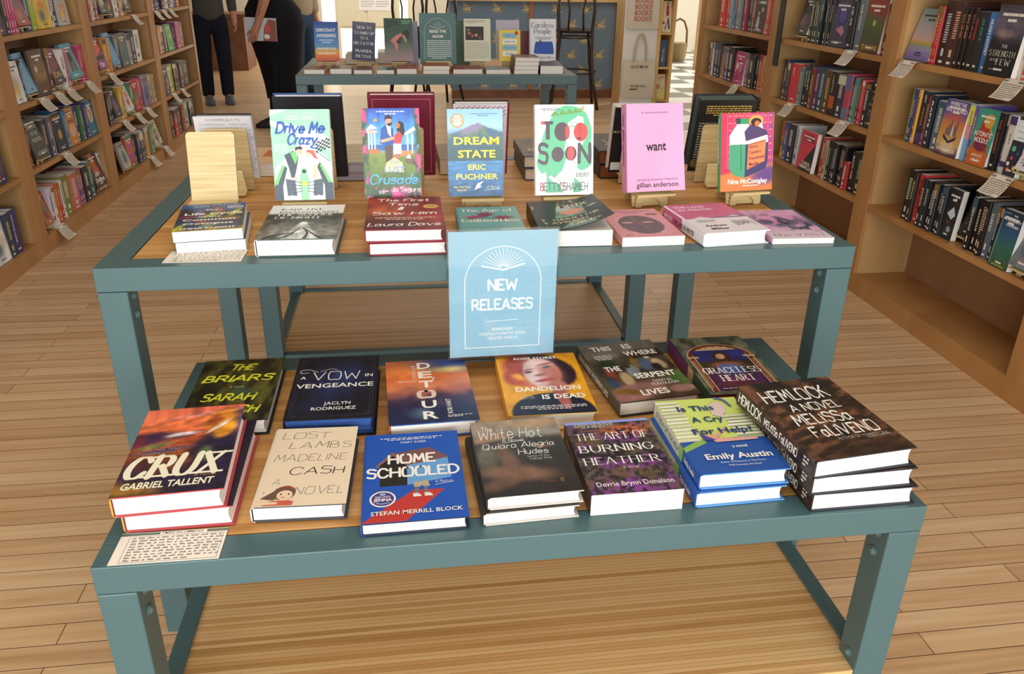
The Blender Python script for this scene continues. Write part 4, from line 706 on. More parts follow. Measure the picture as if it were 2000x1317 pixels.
def a_soon(a):
    g = '#63bd8f'
    a.poly([(0.27, 0.85), (0.2, 0.78), (0.14, 0.68), (0.1, 0.58), (0.06, 0.48), (0.02, 0.36), (0.06, 0.28), (0.12, 0.24), (0.18, 0.26), (0.2, 0.2), (0.28, 0.22), (0.33, 0.19), (0.4, 0.24), (0.46, 0.27), (0.52, 0.38), (0.55, 0.44), (0.5, 0.5), (0.52, 0.6), (0.56, 0.7), (0.56, 0.8), (0.74, 0.88), (0.82, 0.86), (0.84, 0.76), (0.86, 0.62), (0.78, 0.54), (0.72, 0.45), (0.72, 0.3), (0.8, 0.27), (0.9, 0.3), (0.97, 0.34), (0.98, 0.46), (0.96, 0.6), (0.97, 0.72), (0.93, 0.82), (0.88, 0.9), (0.8, 0.95), (0.66, 0.985), (0.5, 0.99), (0.36, 0.95)], g)
    a.poly([(0.25, 0.87), (0.8, 0.92), (0.78, 0.97), (0.74, 0.925), (0.69, 0.965), (0.64, 0.915), (0.58, 0.96), (0.53, 0.905), (0.46, 0.95), (0.42, 0.89), (0.33, 0.93)], '#6f9a4a'); a.poly([(0.77, 0.945), (0.82, 0.995), (0.84, 0.94)], '#e2a24c')
    a.poly([(0.2, 0.22), (0.18, 0.03), (0.48, 0.03), (0.42, 0.12), (0.3, 0.15)], g); a.poly([(0.67, 0.2), (0.65, 0.03), (0.78, 0.03), (0.8, 0.12)], g)
    for cu, cv, ru, rv, c in ((0.46, 0.705, 0.13, 0.155, '#54414a'), (0.78, 0.7, 0.12, 0.155, '#d4433f'), (0.385, 0.455, 0.105, 0.125, '#54414a'), (0.61, 0.465, 0.1, 0.12, '#5a3d42')): a.ell(cu, cv, ru, rv, c)
    a.ell(0.61, 0.465, 0.06, 0.115, '#d9504a'); a.ell(0.55, 0.7, 0.04, 0.12, '#d4433f')
    a.rect(0.1, 0.785, 0.16, 0.82, '#e0524e'); a.rect(0.16, 0.785, 0.305, 0.82, '#54414a'); a.rect(0.185, 0.62, 0.25, 0.79, '#54414a')
    a.text('S', 0.15, 0.365, 0.3, '#54414a', 'round', fw=0.16, wt=0.2); a.text('N', 0.86, 0.365, 0.3, '#4a4648', 'round', fw=0.21, wt=0.2)
    a.line([(0.6, 0.79), (0.67, 0.805), (0.72, 0.79)], 0.008, '#4a8a70', True); a.line([(0.6, 0.76), (0.65, 0.768), (0.69, 0.755)], 0.012, '#3a8a70', True); a.line([(0.76, 0.8), (0.78, 0.7), (0.73, 0.685)], 0.008, '#7a2f30', True); a.poly([(0.71, 0.63), (0.76, 0.645), (0.8, 0.64), (0.78, 0.62), (0.73, 0.617)], '#4a2a30'); a.lines([[(0.5, 0.73), (0.52, 0.6), (0.57, 0.5), (0.6, 0.42), (0.68, 0.35)], [(0.38, 0.2), (0.44, 0.14), (0.42, 0.05)]], 0.006, '#4a4648')
    a.text('BETTY SHAMIEH', 0.5, 0.055, 0.125, '#4a5a50', 'round', fw=0.82, wt=0.13); a.text('B', 0.122, 0.055, 0.125, '#d4433f', 'round', fw=0.055, wt=0.13); a.text('S', 0.475, 0.055, 0.125, '#d4433f', 'round', fw=0.05, wt=0.13); a.text('A Novel', 0.55, 0.2, 0.05, '#d4736a', 'hand', fw=0.14, shear=0.3); a.fine(0.08, 0.42, 0.93, 0.96, 2, '#5a5a5a', al='c'); a.fine(0.7, 0.94, 0.2, 0.25, 3, '#5a5a5a')
def a_want(a):
    a.ell(0.535, 0.63, 0.045, 0.05, '#d79cbc'); a.ell(0.54, 0.63, 0.03, 0.035, '#6a5160'); a.ell(0.54, 0.63, 0.012, 0.02, '#c9a0b4'); a.ell(0.62, 0.66, 0.03, 0.02, '#d8a39a')
    a.text('want', 0.52, 0.47, 0.15, '#2a2026', 'black', fw=0.36); a.text('#1 international bestseller', 0.5, 0.89, 0.035, '#3a2a34', 'sans', fw=0.48); a.text('Submitted by anonymous. Collected by', 0.53, 0.125, 0.04, '#3a2a34', 'sans', fw=0.72); a.text('gillian anderson', 0.53, 0.05, 0.085, '#2a2026', 'sans', fw=0.72, wt=0.012)
def a_commit(a):
    a.img(30, 44, lambda u, v: np.clip(over(over(grad(u+0.1*np.sin(v*40), [(0, '#c8385c'), (0.5, '#d2446a'), (0.8, '#cf4a7a'), (1, '#a84a86')]), 1-sst(0.24, 0.27, v-0.14*(u-0.3)), '#e2824a'), blob(u, v, 0.9, 0.2, 0.3, 0.11, 0.5, 8), '#6a4a8a'), 0, 1))
    a.lines([[(0.12+0.11*k, 0.3), (0.12+0.11*k, 1)] for k in range(9)], 0.006, '#e48ea0'); a.lines([[(0.15+0.11*k, 0.42+0.09*j), (0.19+0.11*k, 0.425+0.09*j)] for k in range(8) for j in range(7)], 0.022, '#e58a7c')
    a.poly([(0.15, 0.3), (0.26, 0.2), (0.46, 0.17), (0.86, 0.28), (0.9, 0.36), (0.9, 0.66), (0.86, 0.76), (0.5, 0.86), (0.3, 0.86), (0.16, 0.72)], '#ded9ec'); a.poly([(0.15, 0.3), (0.26, 0.2), (0.46, 0.17), (0.47, 0.6), (0.16, 0.6)], '#4fa37c'); a.poly([(0.47, 0.64), (0.9, 0.72), (0.86, 0.78), (0.56, 0.86), (0.44, 0.76)], '#54446c'); a.poly([(0.46, 0.17), (0.86, 0.28), (0.9, 0.36), (0.9, 0.62), (0.47, 0.6)], '#44406e'); a.rect(0.3, 0.86, 0.52, 0.93, '#3f9a68'); a.rect(0.28, 0.865, 0.36, 0.935, '#2a4a4a')
    a.poly([(0.5, 0.27), (0.84, 0.37), (0.86, 0.66), (0.52, 0.6)], '#ef8a5c'); a.ell(0.66, 0.9, 0.14, 0.09, '#d9a85c'); a.ell(0.66, 0.88, 0.1, 0.07, '#3a2a38'); a.ell(0.68, 0.86, 0.05, 0.05, '#e07a4a'); a.poly([(0.7, 0.83), (0.8, 0.79), (0.76, 0.88)], '#efeaf0'); a.line([(0.39, 0.28), (0.38, 0.6)], 0.01, '#2f5a5c')
    for k, t in enumerate(('How to', 'Commit a', 'Postcolonial', 'Murder')): a.text(t, 0.545, 0.545-0.075*k, 0.055, '#4a2540', 'bold', fw=(0.16, 0.22, 0.29, 0.19)[k], al='l', rot=8)
    a.lines([[(0.54, 0.595), (0.82, 0.635)], [(0.53, 0.29), (0.83, 0.37)]], 0.008, '#5a2f48'); a.text('Nina McConigley', 0.52, 0.095, 0.085, W_, 'black', fw=0.76); a.fine(0.26, 0.88, 0.05, 0.08, 1, '#f6e6dc', al='c')
def b_congress(a): a.text('In CONGRESS, July 4, 1776', 0.5, 0.93, 0.04, '#5a5860', 'sans', fw=0.58); a.text('The unanimous Declaration', 0.3, 0.86, 0.04, '#3a3840', 'hand', fw=0.44); a.text('States of America', 0.76, 0.86, 0.035, '#3a3840', 'hand', fw=0.3); a.scrawl(0.08, 0.94, 0.1, 0.83, 34, '#8a8c92', 0.004)
def b_black(a): a.fine(0.1, 0.62, 0.76, 0.83, 2, '#b9b4a4'); a.fine(0.1, 0.7, 0.58, 0.72, 6, '#c6c4c0'); a.fine(0.1, 0.7, 0.4, 0.5, 4, '#c6c4c0'); a.fine(0.1, 0.7, 0.25, 0.34, 4, '#c6c4c0')
def b_maroon(a): a.lines([[(0.07, 0.05), (0.93, 0.05), (0.93, 0.95), (0.07, 0.95), (0.07, 0.05)]], 0.006, '#c88a90')
def b_checks(a):
    a.lines([[(0.05+0.09*i, 0.95-0.05*j), (0.075+0.09*i, 0.935-0.05*j), (0.115+0.09*i, 0.965-0.05*j)] for i in range(10) for j in range(3)], 0.012, '#a8324a'); a.fine(0.1, 0.9, 0.2, 0.75, 16, '#6a6a72')
def b_forest(a): a.fine(0.14, 0.9, 0.78, 0.93, 5, '#c8a54a', al='c'); a.fine(0.06, 0.9, 0.15, 0.7, 15, '#9a988f', al='c'); a.ell(0.1, 0.12, 0.08, 0.08, '#6a5a34')
def a_card(a): a.rect(0, 0.9, 0.36, 0.985, '#5a6a58'); a.rect(0.8, 0.9, 1, 0.985, '#5a6a58'); a.text('TIMBRE RECOMMENDS', 0.57, 0.905, 0.04, '#6a6a66', 'sans', fw=0.4, wt=0.008); a.scrawl(0.12, 0.95, 0.06, 0.85, 9, '#4a4640', 0.0055, 3); a.lines([[(0.09, 0.04), (0.97, 0.04), (0.97, 0.86), (0.09, 0.86), (0.09, 0.04)]], 0.004, '#7a766c')
# ---------------------------------------------------------------- books lying on the low table
GL = 'new hardcovers lying face up on the low table'
def pile(spec, books):
    z = spec['z']
    for i, (label, x, y, rot) in enumerate(books):
        k = {q: v for q, v in spec.items() if q not in ('z', 'name', 'group')}
        make_book(spec.get('name', 'hardcover_book'), label, 'book', spec['group'], flat_book(x, y, z, rot), **(k if i == len(books)-1 else {**k, 'art': None})); z += spec['t']+0.0006
def low(**k): return dict(z=ZL+0.0004, group=GL, **k)
pile(low(w=0.153, h=0.24, t=0.0335, cov='#241a30', spine='#e0a23a', back='#3a2038', edge='#b8434a', art=a_crux), [
    ('lower copy of the orange mountain-painting hardcover, under its twin at the front left corner', 0.0235, 0.0705, 1.0),
    ('orange and purple mountain-painting hardcover on top of its pile, front left corner', 0.0166, 0.0612, 3.0)])
pile(low(w=0.15, h=0.236, t=0.03, cov='#22221a', edge='#17181a', art=a_briars), [('dark forest hardcover with yellow brush lettering, partly under the orange mountain book', 0.0385, 0.318, 0.5)])
pile(low(w=0.156, h=0.238, t=0.036, cov='#14151c', edge='#0f1118', art=a_vow, pages=BLUEP), [('black and midnight blue fantasy hardcover with blue sprayed page edges', 0.2169, 0.2989, -0.6)])
pile(low(w=0.157, h=0.24, t=0.03, cov='#d9743c', spine='#c9694a', back='#b34a30', edge='#2f5a9c', art=a_detour), [('orange sunset cloud hardcover with big white letters running downwards', 0.3968, 0.2735, 2.4)])
pile(low(w=0.161, h=0.237, t=0.033, cov='#e3a126', edge='#e9c25a', art=a_dandelion), [('yellow hardcover with a painted portrait of a red-haired woman', 0.6035, 0.2789, -0.6)])
pile(low(w=0.163, h=0.242, t=0.03, cov='#5d4d3a', spine='#565044', edge='#23282e', art=a_serpent, spineart=spine_txt('THIS IS WHERE THE SERPENT LIVES', W_, 'black', 0.05, 0.05, 0.72)), [('hardcover with a crowded figure painting and large scattered white words', 0.811, 0.308, 7.0)])
pile(low(w=0.156, h=0.243, t=0.034, cov='#2c3a33', spine='#4a2a5a', edge='#5a2028', art=a_grace, pages=pages_mat('maroon_page_edges', '#4a1f26', '#6a2a34'),
         spineart=lambda a: (a.rect(0, 0.1, 0.5, 0.9, '#5a2f6e'), a.rect(0.5, 0, 0.62, 1, '#c7a87e'), a.rect(0.62, 0, 1, 1, '#2f5040'), a.lines([[(0.03*k, 0.2), (0.03*k+0.02, 0.8)] for k in range(16)], 0.006, '#a8384a'))), [
    ('hardcover with a woman framed in an ornate stone arch, back right of the low table', 0.985, 0.313, 0.4)])
pile(low(w=0.138, h=0.214, t=0.027, cov='#ecd9bd', spine='#ece0d2', back='#ece0d2', edge='#3f4248', art=a_lost), [('cream hardcover with a pencil-lettered title and a drawing of a girl', 0.1991, 0.0738, -2.0)])
pile(low(w=0.156, h=0.235, t=0.022, cov='#1f55b8', edge='#1c2a44', art=a_home), [('bright blue hardcover showing a house standing on a pair of legs', 0.3593, 0.0238, 0.8)])
pile(low(w=0.146, h=0.21, t=0.0215, cov='#2f2a26', back='#ded9d2', edge='#cfcac2', art=a_hot, spineart=spine_txt('The White Hot', W_, 'hand', 0.05, 0.2, 0.4)), [
    ('lower copy of the dark skin-toned photograph hardcover, beneath its twin', 0.5335, 0.0285, 2.6), ('dark hardcover with a dim photograph of folded legs, upper of two copies', 0.5404, 0.0359, 2.0)])
pile(low(name='paperback_book', w=0.144, h=0.2, t=0.0365, hard=False, cov='#2a2428', spine='#352c2c', edge='#e8e4de', art=a_heather, curl=(0.15, 1.0, 0.55, 0.004), spineart=lambda a: a.fine(0.1, 0.8, 0.3, 0.7, 1, '#b9a58c')), [('thick purple heather moorland paperback with white serif title', 0.6961, 0.0353, 0.6)])
pile(low(w=0.147, h=0.222, t=0.0272, cov='#2757a8', spine='#2757a8', edge='#5b9ad8', art=a_cry, spineart=s_cry), [
    ('lower copy of the lime green and blue hardcover, second layer of its pile', 0.8585, 0.0355, 1.8), ('lime green and blue hardcover with drawn book stacks, on top of its copy', 0.8637, 0.0428, 0.8)])
pile(low(w=0.172, h=0.232, t=0.0322, cov='#33261d', spine='#33261d', edge='#2a2c38', art=a_hem, spineart=s_hem), [
    ('lowest copy in the pile of three dark tree-root hardcovers', 1.031, 0.007, 0.8), ('middle copy in the pile of three dark tree-root hardcovers', 1.024, 0.004, 2.5), ('top copy in the pile of three dark tree-root hardcovers with white brush title', 1.02, -0.0014, 6.5)])
# ---------------------------------------------------------------- books lying on the tall table
GU = 'books lying face up along the front of the tall table'
def up(**k): return dict(z=ZU+0.0004, group=GU, **k)
pile(dict(up(name='paperback_book', w=0.126, h=0.19, t=0.0202, hard=False, cov='#33425e', edge='#efece6', art=a_octo), z=ZU+0.0012), [
    ('lower copy of the multicoloured sea-creature paperback, under its twin', 0.0075, 0.574, 6.6), ('multicoloured sea-creature paperback with white title, upper of two copies', 0.004, 0.5751, 7.5)])
pile(up(w=0.15, h=0.232, t=0.035, cov='#ecebe8', spine='#ecebe8', back='#d9d4d0', edge='#3b5450', art=a_night), [('white topped hardcover with a black and white road photograph', 0.1575, 0.539, -0.8)])
pile(up(w=0.151, h=0.231, t=0.025, cov='#6a2428', spine='#8a2a30', edge='#8f2438', art=a_first), [
    ('lower copy of the dark red hardcover with white script title', 0.366, 0.5295, 0.4), ('dark red hardcover with white script title and gold seal, upper copy', 0.3595, 0.5318, -0.6)])
pile(up(w=0.131, h=0.2, t=0.03, cov='#6fa5a2', edge='#5f9490', art=a_age), [('aqua hardcover with pink flowers, half hidden by the blue notice', 0.5415, 0.545, -0.6)])
pile(up(name='paperback_book', w=0.146, h=0.212, t=0.033, hard=False, cov='#1f1f1f', spine='#2a2824', edge='#3a3834', art=a_witch, curl=(1.0, -0.25, 0.12, 0.034)), [('thick black paperback whose front cover curls up off its white pages', 0.6975, 0.5533, -1.2)])
pile(up(name='paperback_book', w=0.13, h=0.196, t=0.019, hard=False, cov='#d3979b', edge='#efe9e4', art=a_mask), [('dusty pink paperback with a grey green mask', 0.8606, 0.5408, 1.6)])
pile(up(w=0.145, h=0.205, t=0.0285, cov='#c8698f', spine='#e4e0e6', edge='#dfe4ee', art=a_land, spineart=s_land), [('half pink half white hardcover with the pink band across its top', 1.0215, 0.5248, 6.0)])
pile(up(name='paperback_book', w=0.131, h=0.205, t=0.0115, hard=False, cov='#d59ac4', edge='#efe9e4', art=a_pedro), [('thin pink paperback with a dark cloud, at the right end of the tall table', 1.1694, 0.5311, -1.5)])
def note_card(label, M, w, h, art, group='handwritten recommendation cards'):
    mb = MB().box((0, 0, 0), (w, h, 0.0005), '#efe6da'); art(Art(mb, w, h, lambda x, y, z: (x, y, 0.0005+z))); o = mb.build('note_card', PRINT); o.matrix_world = M
    tag(o, label, 'card', group)
note_card('handwritten white card lying at the front left corner of the low table', flat_book(0.0215, 0.0025, ZL+0.0006, -0.5), 0.146, 0.066, a_card)
note_card('handwritten card under the two sea-creature paperbacks on the tall table', flat_book(-0.006, 0.5235, ZU+0.0004, -1.2), 0.14, 0.075, a_card)
# ---------------------------------------------------------------- the blue notice
sg = thing('notice_sign', 'light blue new releases notice in a clear sleeve on the table edge', 'sign', T(0.5145, 0.4985, 0.652) @ RZ(1.2) @ RX(90+1.2))
mb = MB().box((0, 0, 0), (0.208, 0.262, 0.0012), '#9cc3d2'); a = Art(mb, 0.208, 0.262, lambda x, y, z: (x, y, 0.0012+z))
def arch_line(r, n=24): return [(0.5-r, 0.075)]+[(0.5-r*math.cos(PI*k/n), 0.6+r*0.794*math.sin(PI*k/n)) for k in range(n+1)]+[(0.5+r, 0.075), (0.5-r, 0.075)]
a.line(arch_line(0.355), 0.009, W_); a.line([(0.305, 0.735), (0.5, 0.7), (0.695, 0.745)], 0.016, W_)
a.lines([[(0.5+0.03*math.cos(t), 0.71+0.024*math.sin(t)), (0.5+0.2*math.cos(t), 0.71+0.158*math.sin(t))] for t in np.linspace(0.42, PI-0.42, 13)], 0.005, W_)
a.text('NEW', 0.5, 0.545, 0.1, W_, 'round', fw=0.27, wt=0.21); a.text('RELEASES', 0.5, 0.39, 0.1, W_, 'round', fw=0.57, wt=0.21); a.line([(0.34, 0.29), (0.65, 0.3)], 0.007, W_)
for k, t in enumerate(('BRAND-NEW', 'CAREFULLY CURATED READS', 'UPDATED WEEKLY!')): a.text(t, 0.5, 0.215-0.038*k, 0.03, W_, 'bold', fw=(0.2, 0.44, 0.29)[k])
mb.build('paper_insert', PRINT, sg)
def clear_mat(name):
    m = bpy.data.materials.new(name); m.use_nodes = True; n, l = nodes(m); n.remove(n['Principled BSDF'])
    t = n.new('ShaderNodeBsdfTransparent'); t.inputs[0].default_value = (0.97, 0.985, 0.99, 1); g = n.new('ShaderNodeBsdfGlossy'); g.inputs['Roughness'].default_value = 0.03
    f = n.new('ShaderNodeFresnel'); f.inputs[0].default_value = 1.5; mx = n.new('ShaderNodeMixShader')
    l.new(f.outputs[0], mx.inputs[0]); l.new(t.outputs[0], mx.inputs[1]); l.new(g.outputs[0], mx.inputs[2]); l.new(mx.outputs[0], n['Material Output'].inputs[0]); return m
CLEAR = clear_mat('clear_acrylic')
MB().box((-0.003, -0.003, 0.0026), (0.211, 0.266, 0.0042)).box((-0.003, -0.003, -0.0022), (0.211, 0.266, -0.0006)).build('acrylic_sleeve', CLEAR, sg)
# ---------------------------------------------------------------- standing books on easels (front side)
GS = 'books propped on easels facing the front'
def prop(label, x, w, h, t, hard, cov, art, yaw=0, dz=0.0, **k):
    make_book('hardcover_book' if hard else 'paperback_book', label, 'book', GS, front_stand(x, w, t, y=0.79, z=0.8955+t*math.sin(math.radians(12)), yaw=yaw), w, h, t, cov, hard, art=art, **k)
prop('mint green paperback with a racing car and a couple, propped on an easel', 0.1626, 0.1225, 0.189, 0.021, False, '#9ed9b8', a_drive, edge='#f0eee8', dz=0.003, material=GLOSSY)
prop('flower-bordered paperback with an embracing couple in a garden, on an easel', 0.3517, 0.1225, 0.19, 0.022, False, '#4f9be0', a_lust, edge='#f0eee8', dz=0.002, material=GLOSSY)
prop('blue mountain and lake paperback with yellow capitals, on an easel', 0.5335, 0.1207, 0.187, 0.024, False, '#8fbfee', a_dream, edge='#f0eee8', material=GLOSSY)
prop('white paperback with a green-haired woman and red lenses, on an easel', 0.7255, 0.131, 0.196, 0.02, False, '#f4f3f3', a_soon, edge='#f0eee8', material=GLOSSY)
prop('plain pink paperback with small black lowercase title, on an easel', 0.9315, 0.137, 0.194, 0.03, False, '#e2a3cb', a_want, yaw=8, edge='#f0eee8', spine='#d892bd', curl=(1.0, -0.5, 0.25, 0.014), spineart=lambda a: a.text('want  gillian anderson', 0.1, 0.3, 0.05, '#2a2026', 'bold', fw=0.6, al='l'))
prop('magenta and orange hardcover with a green jerrycan, on the rightmost easel', 1.153, 0.133, 0.175, 0.018, True, '#c8385c', a_commit, yaw=7, spine='#4a9a62', back='#e2824a', edge='#e8dcc8', spineart=lambda a: a.text('How to Commit a Postcolonial Murder', 0.05, 0.3, 0.035, W_, 'bold', fw=0.6, al='l'))
for x, yaw, lab in ((0.031, 0, 'empty pale wooden easel at the left end of the tall table'), (0.224, 0, 'pale wooden easel under the mint green racing car paperback'), (0.413, 0, 'pale wooden easel under the flower-bordered couple paperback'),
                    (0.608, 0, 'pale wooden easel under the blue mountain paperback'), (0.791, 0, 'pale wooden easel under the white green-haired woman paperback'), (1.0037, 8, 'pale wooden easel with arched foot under the plain pink paperback'), (1.2316, 7, 'pale wooden easel with arched foot under the jerrycan hardcover')):
    wide = x < 0.1
    easel(lab, T(x, 0.81+(0.009 if yaw else 0), ZU+0.0003) @ RZ(yaw), w=0.1 if wide else 0.094, ph=0.178 if wide else 0.15)
# ---------------------------------------------------------------- books facing the other way
GR = 'books propped facing the back of the shop'
def rear(label, xr, w, h, t, hard, back, backart, yaw=0, y=1.05, z=0.8866, **k):
    make_book('hardcover_book', label, 'book', GR, rear_stand(xr, y, z, yaw=yaw), w, h, t, k.pop('cov', back), hard, back=back, backart=backart, **k)
rear('white hardcover printed with an old handwritten document, seen from its back', 0.0895, 0.13, 0.157, 0.018, True, '#dcdbe2', b_congress, edge='#2a2a30')
rear('black hardcover facing away behind the mint green paperback', 0.3, 0.158, 0.203, 0.024, True, '#1d1e26', b_black, edge='#3a548e')
rear('maroon clothbound hardcover facing away behind the flower-bordered paperback', 0.515, 0.157, 0.206, 0.022, True, '#782038', b_maroon, edge='#6a1c30')
rear('white hardcover with red tick marks facing away behind the blue mountain paperback', 0.694, 0.136, 0.184, 0.026, True, '#dfdde8', b_checks, edge='#2a2428', cov='#8a2030', spine='#8a2030')
rear('dark hardcover with grey page edges facing away behind the plain pink paperback', 1.11, 0.155, 0.173, 0.03, True, '#15171f', lambda a: (a.text('A NEW STORY', 0.13, 0.62, 0.03, '#c8b48a', 'serif'), a.rect(0.03, 0.04, 0.2, 0.16, '#dfe4ea')), edge='#c9c6cc', cov='#1a2030', pages=CREAM)
rear('thick black hardcover with painted page edges facing away behind the jerrycan book', 1.322, 0.155, 0.19, 0.045, True, '#17181b', b_forest, edge='#2a2c30', cov='#121316', pages=pages_mat('painted_green_page_edges', '#2f3c38', '#5a6a62'))
for x, lab in ((0.028, 'easel facing away that holds the old-document hardcover'), (0.225, 'easel facing away that holds the black hardcover'), (0.438, 'easel facing away that holds the maroon hardcover'), (0.626, 'easel facing away that holds the red tick mark hardcover'),
               (1.03, 'easel facing away behind the plain pink paperback'), (1.232, 'tilted easel facing away that holds the thick black hardcover')):
    easel(lab, T(x, 1.054, ZU+0.0003) @ RZ(180), w=0.098, ph=0.155, led=0.0272)
def lay(label, x, y, z, rot, w, h, t, cov, art=None, hard=True, **k):
    make_book('hardcover_book' if hard else 'paperback_book', label, 'book', 'spare copies lying at the back of the tall table', flat_book(x, y, z, rot), w, h, t, cov, hard, art=art, **k)
def a_zig(a):
    a.rect(0, 0, 1, 1, '#b5a888')
    for k in range(9): a.line([(0.05*j, 0.08+0.1*k+0.022*(j % 2)) for j in range(21)], 0.02, '#8f8468' if k % 2 else '#cfc4a6')
zz = ZU+0.0004
lay('lower lavender-edged book of a pair under the zigzag patterned cover', 0.23, 1.123, zz, 0.5, 0.155, 0.235, 0.022, '#cfc6cc', pages=pages_mat('lavender_page_edges', '#b5aebb', '#cdc7d2'), edge='#b9b2bf')
lay('beige zigzag patterned book on top of its pair, beside the black hardcover', 0.23, 1.121, zz+0.0226, 0, 0.155, 0.235, 0.024, '#b5a888', a_zig, pages=pages_mat('lavender_page_edges_light', '#bbb4c0', '#d2ccd6'), edge='#b9b2bf')
for k in range(2): lay(('lower', 'upper')[k]+' brown illustrated hardcover of a pair behind the white green-haired paperback', 0.745-0.002*k, 1.092+0.004*k, zz+0.0316*k, -1, 0.15, 0.235, 0.031, '#4a4038', lambda a: (a.img(20, 30, lambda u, v: grad(fbm(u, v, 7, 4), [(0.2, '#3a3530'), (0.6, '#6a5d52'), (0.85, '#8a5a40')])), a.text('NOBODY', 0.5, 0.3, 0.14, '#d8cba8', 'black', fw=0.7)), edge='#2d4478', pages=CREAM)
for k in range(2): lay(('lower', 'upper')[k]+' black hardcover with rust page edges of a pair beside the plain pink paperback', 0.945-0.003*k, 1.098+0.004*k, zz+0.0366*k, -2, 0.15, 0.24, 0.036, '#1c1c1a', lambda a: (a.lines([[(0.2, 0.3), (0.45, 0.5), (0.8, 0.75)], [(0.45, 0.5), (0.5, 0.75)], [(0.6, 0.6), (0.85, 0.55)], [(0.3, 0.38), (0.25, 0.6)]], 0.02, '#cfc3a8')), edge='#141414', pages=RUSTP)
lay('cream and orange paperback lying behind the old-document hardcover', -0.02, 1.19, zz, -4, 0.125, 0.2, 0.034, '#d8b48a', lambda a: a.rect(0.6, 0.4, 0.9, 0.8, '#c86a4a'), False)
lay('small white and brown paperback lying behind the black hardcover', 0.11, 1.115, zz, 2, 0.115, 0.18, 0.02, '#b98a6a', None, False)
lay('brown paperback pair lying left of the blue mountain paperback', 0.53, 1.17, zz, 1, 0.12, 0.2, 0.04, '#7a5a3c', None, False, pages=CREAM)
# ---------------------------------------------------------------- shelf books
ORD = ['first', 'second', 'third', 'fourth', 'fifth', 'sixth', 'seventh', 'eighth', 'ninth', 'tenth', 'eleventh', 'twelfth', 'thirteenth', 'fourteenth', 'fifteenth', 'sixteenth', 'seventeenth', 'eighteenth', 'nineteenth', 'twentieth', 'twenty-first', 'twenty-second', 'twenty-third']
def cname(h):
    import colorsys
    r, g, b = hx(h); H, L, S = colorsys.rgb_to_hls(r, g, b)
    if L < 0.16: return 'black'
    if S < 0.13: return 'white' if L > 0.78 else 'pale grey' if L > 0.55 else 'grey' if L > 0.3 else 'charcoal'
    H *= 360
    n = 'red' if H < 14 or H > 345 else ('brown' if L < 0.42 and S < 0.75 else 'orange') if H < 40 else ('olive' if L < 0.4 else 'yellow' if S > 0.45 else 'tan') if H < 68 else 'green' if H < 160 else 'teal' if H < 196 else 'blue' if H < 250 else 'purple' if H < 295 else 'pink'
    if n == 'yellow' and L > 0.75: n = 'cream'
    if n == 'orange' and L > 0.7: n = 'cream'
    return ('dark ' if L < 0.3 and n not in ('brown', 'olive') else 'pale ' if L > 0.72 and n not in ('cream',) else '')+n
def col_y(px, X, z):                                # where on a shelf's front line a picture column falls
    lo, hi = 0.2, 7.2; s = 1 if px_of(X, 1.2, z)[0] < px_of(X, 5, z)[0] else -1
    for _ in range(40):
        m = (lo+hi)/2
        if (px_of(X, m, z)[0] < px) == (s > 0): lo = m
        else: hi = m
    return (lo+hi)/2
SCOL = ['#e8e0d0', '#d8c27a', '#c9d3dc', '#e2b49a', '#b9c9b0']
def spine_bits(rnd, col):
    def f(a):
        c = rnd.choice(SCOL) if sum(hx(col)) < 1.7 else rnd.choice(['#33343a', '#5a2a30', '#2f4660'])
        k = rnd.random()
        if k < 0.35: a.rect(0, 0, rnd.uniform(0.12, 0.3), 1, rnd.choice(['#2a2c38', '#6a3038', '#3a5a68', '#8a6a3a', '#d8d0c0']))
        y = rnd.uniform(0.1, 0.2); e = rnd.uniform(0.5, 0.66)
        while y < e:
            w = rnd.uniform(0.015, 0.035); a.rect(y, 0.3, y+w*0.75, 0.7, c); y += w+0.012
        a.rect(0.74, 0.36, 0.86, 0.62, c); a.rect(0.93, 0.3, 0.97, 0.7, '#e6e2da')
    return f
def face_bits(rnd, col, txt=None, tcol=W_, sub=None):
    seed = rnd.randint(0, 99); pal = [rnd.choice(['#c8683a', '#3a5a8a', '#8a3a4a', '#d8b45a', '#4a7a6a', '#2a2c34', '#b9a890', '#6a4a7a']) for _ in range(3)]
    def f(a):
        if sub is not None: sub(a)
        else:
            def im(u, v):
                n = fbm(u, v, 5, seed); c = np.zeros(u.shape+(3,))+np.array(hx(col)); c = over(c, blob(u, v, 0.5, 0.42, 0.3, 0.25, 0.5)*sst(0.35, 0.6, n), pal[0]); c = over(c, blob(u, v, 0.4, 0.3, 0.2, 0.12, 0.6)*0.8, pal[1]); return np.clip(c*(0.8+0.4*n[..., None]), 0, 1)
            a.img(16, 22, im)
        if txt:
            for t, u, v, cap, fw in txt: a.text(t, u, v, cap, tcol, 'bold', fw=fw)
        else: a.fine(0.15, 0.85, 0.74, 0.9, 2, W_ if sum(hx(col)) < 1.6 else K_, al='c'); a.fine(0.2, 0.8, 0.06, 0.12, 1, W_ if sum(hx(col)) < 1.6 else K_, al='c')
    return f
MINI = 'small wooden easels on the bookcase shelves'
def mini_easel(label, M, w=0.07, lean=14):
    root = thing('shelf_easel', label, 'book easel', M, MINI)
    MB().prism([(-w*0.4, 0), (-0.014, 0), (-0.009, 0.011), (0, 0.014), (0.009, 0.011), (0.014, 0), (w*0.4, 0), (w*0.38, 0.022), (-w*0.38, 0.022)], 0, 0.005, 'y').build('base', EASEL, root)
    MB().box((-w/2, -0.03, 0.0222), (w/2, 0.012, 0.0262)).build('ledge', EASEL, root)
    MB().prism([(-w*0.4, 0), (w*0.4, 0), (w*0.4, 0.1), (-w*0.4, 0.1)], 0, 0.004, 'y', M=T(0, 0.006, 0.0264) @ RX(-lean)).build('back_panel', EASEL, root)
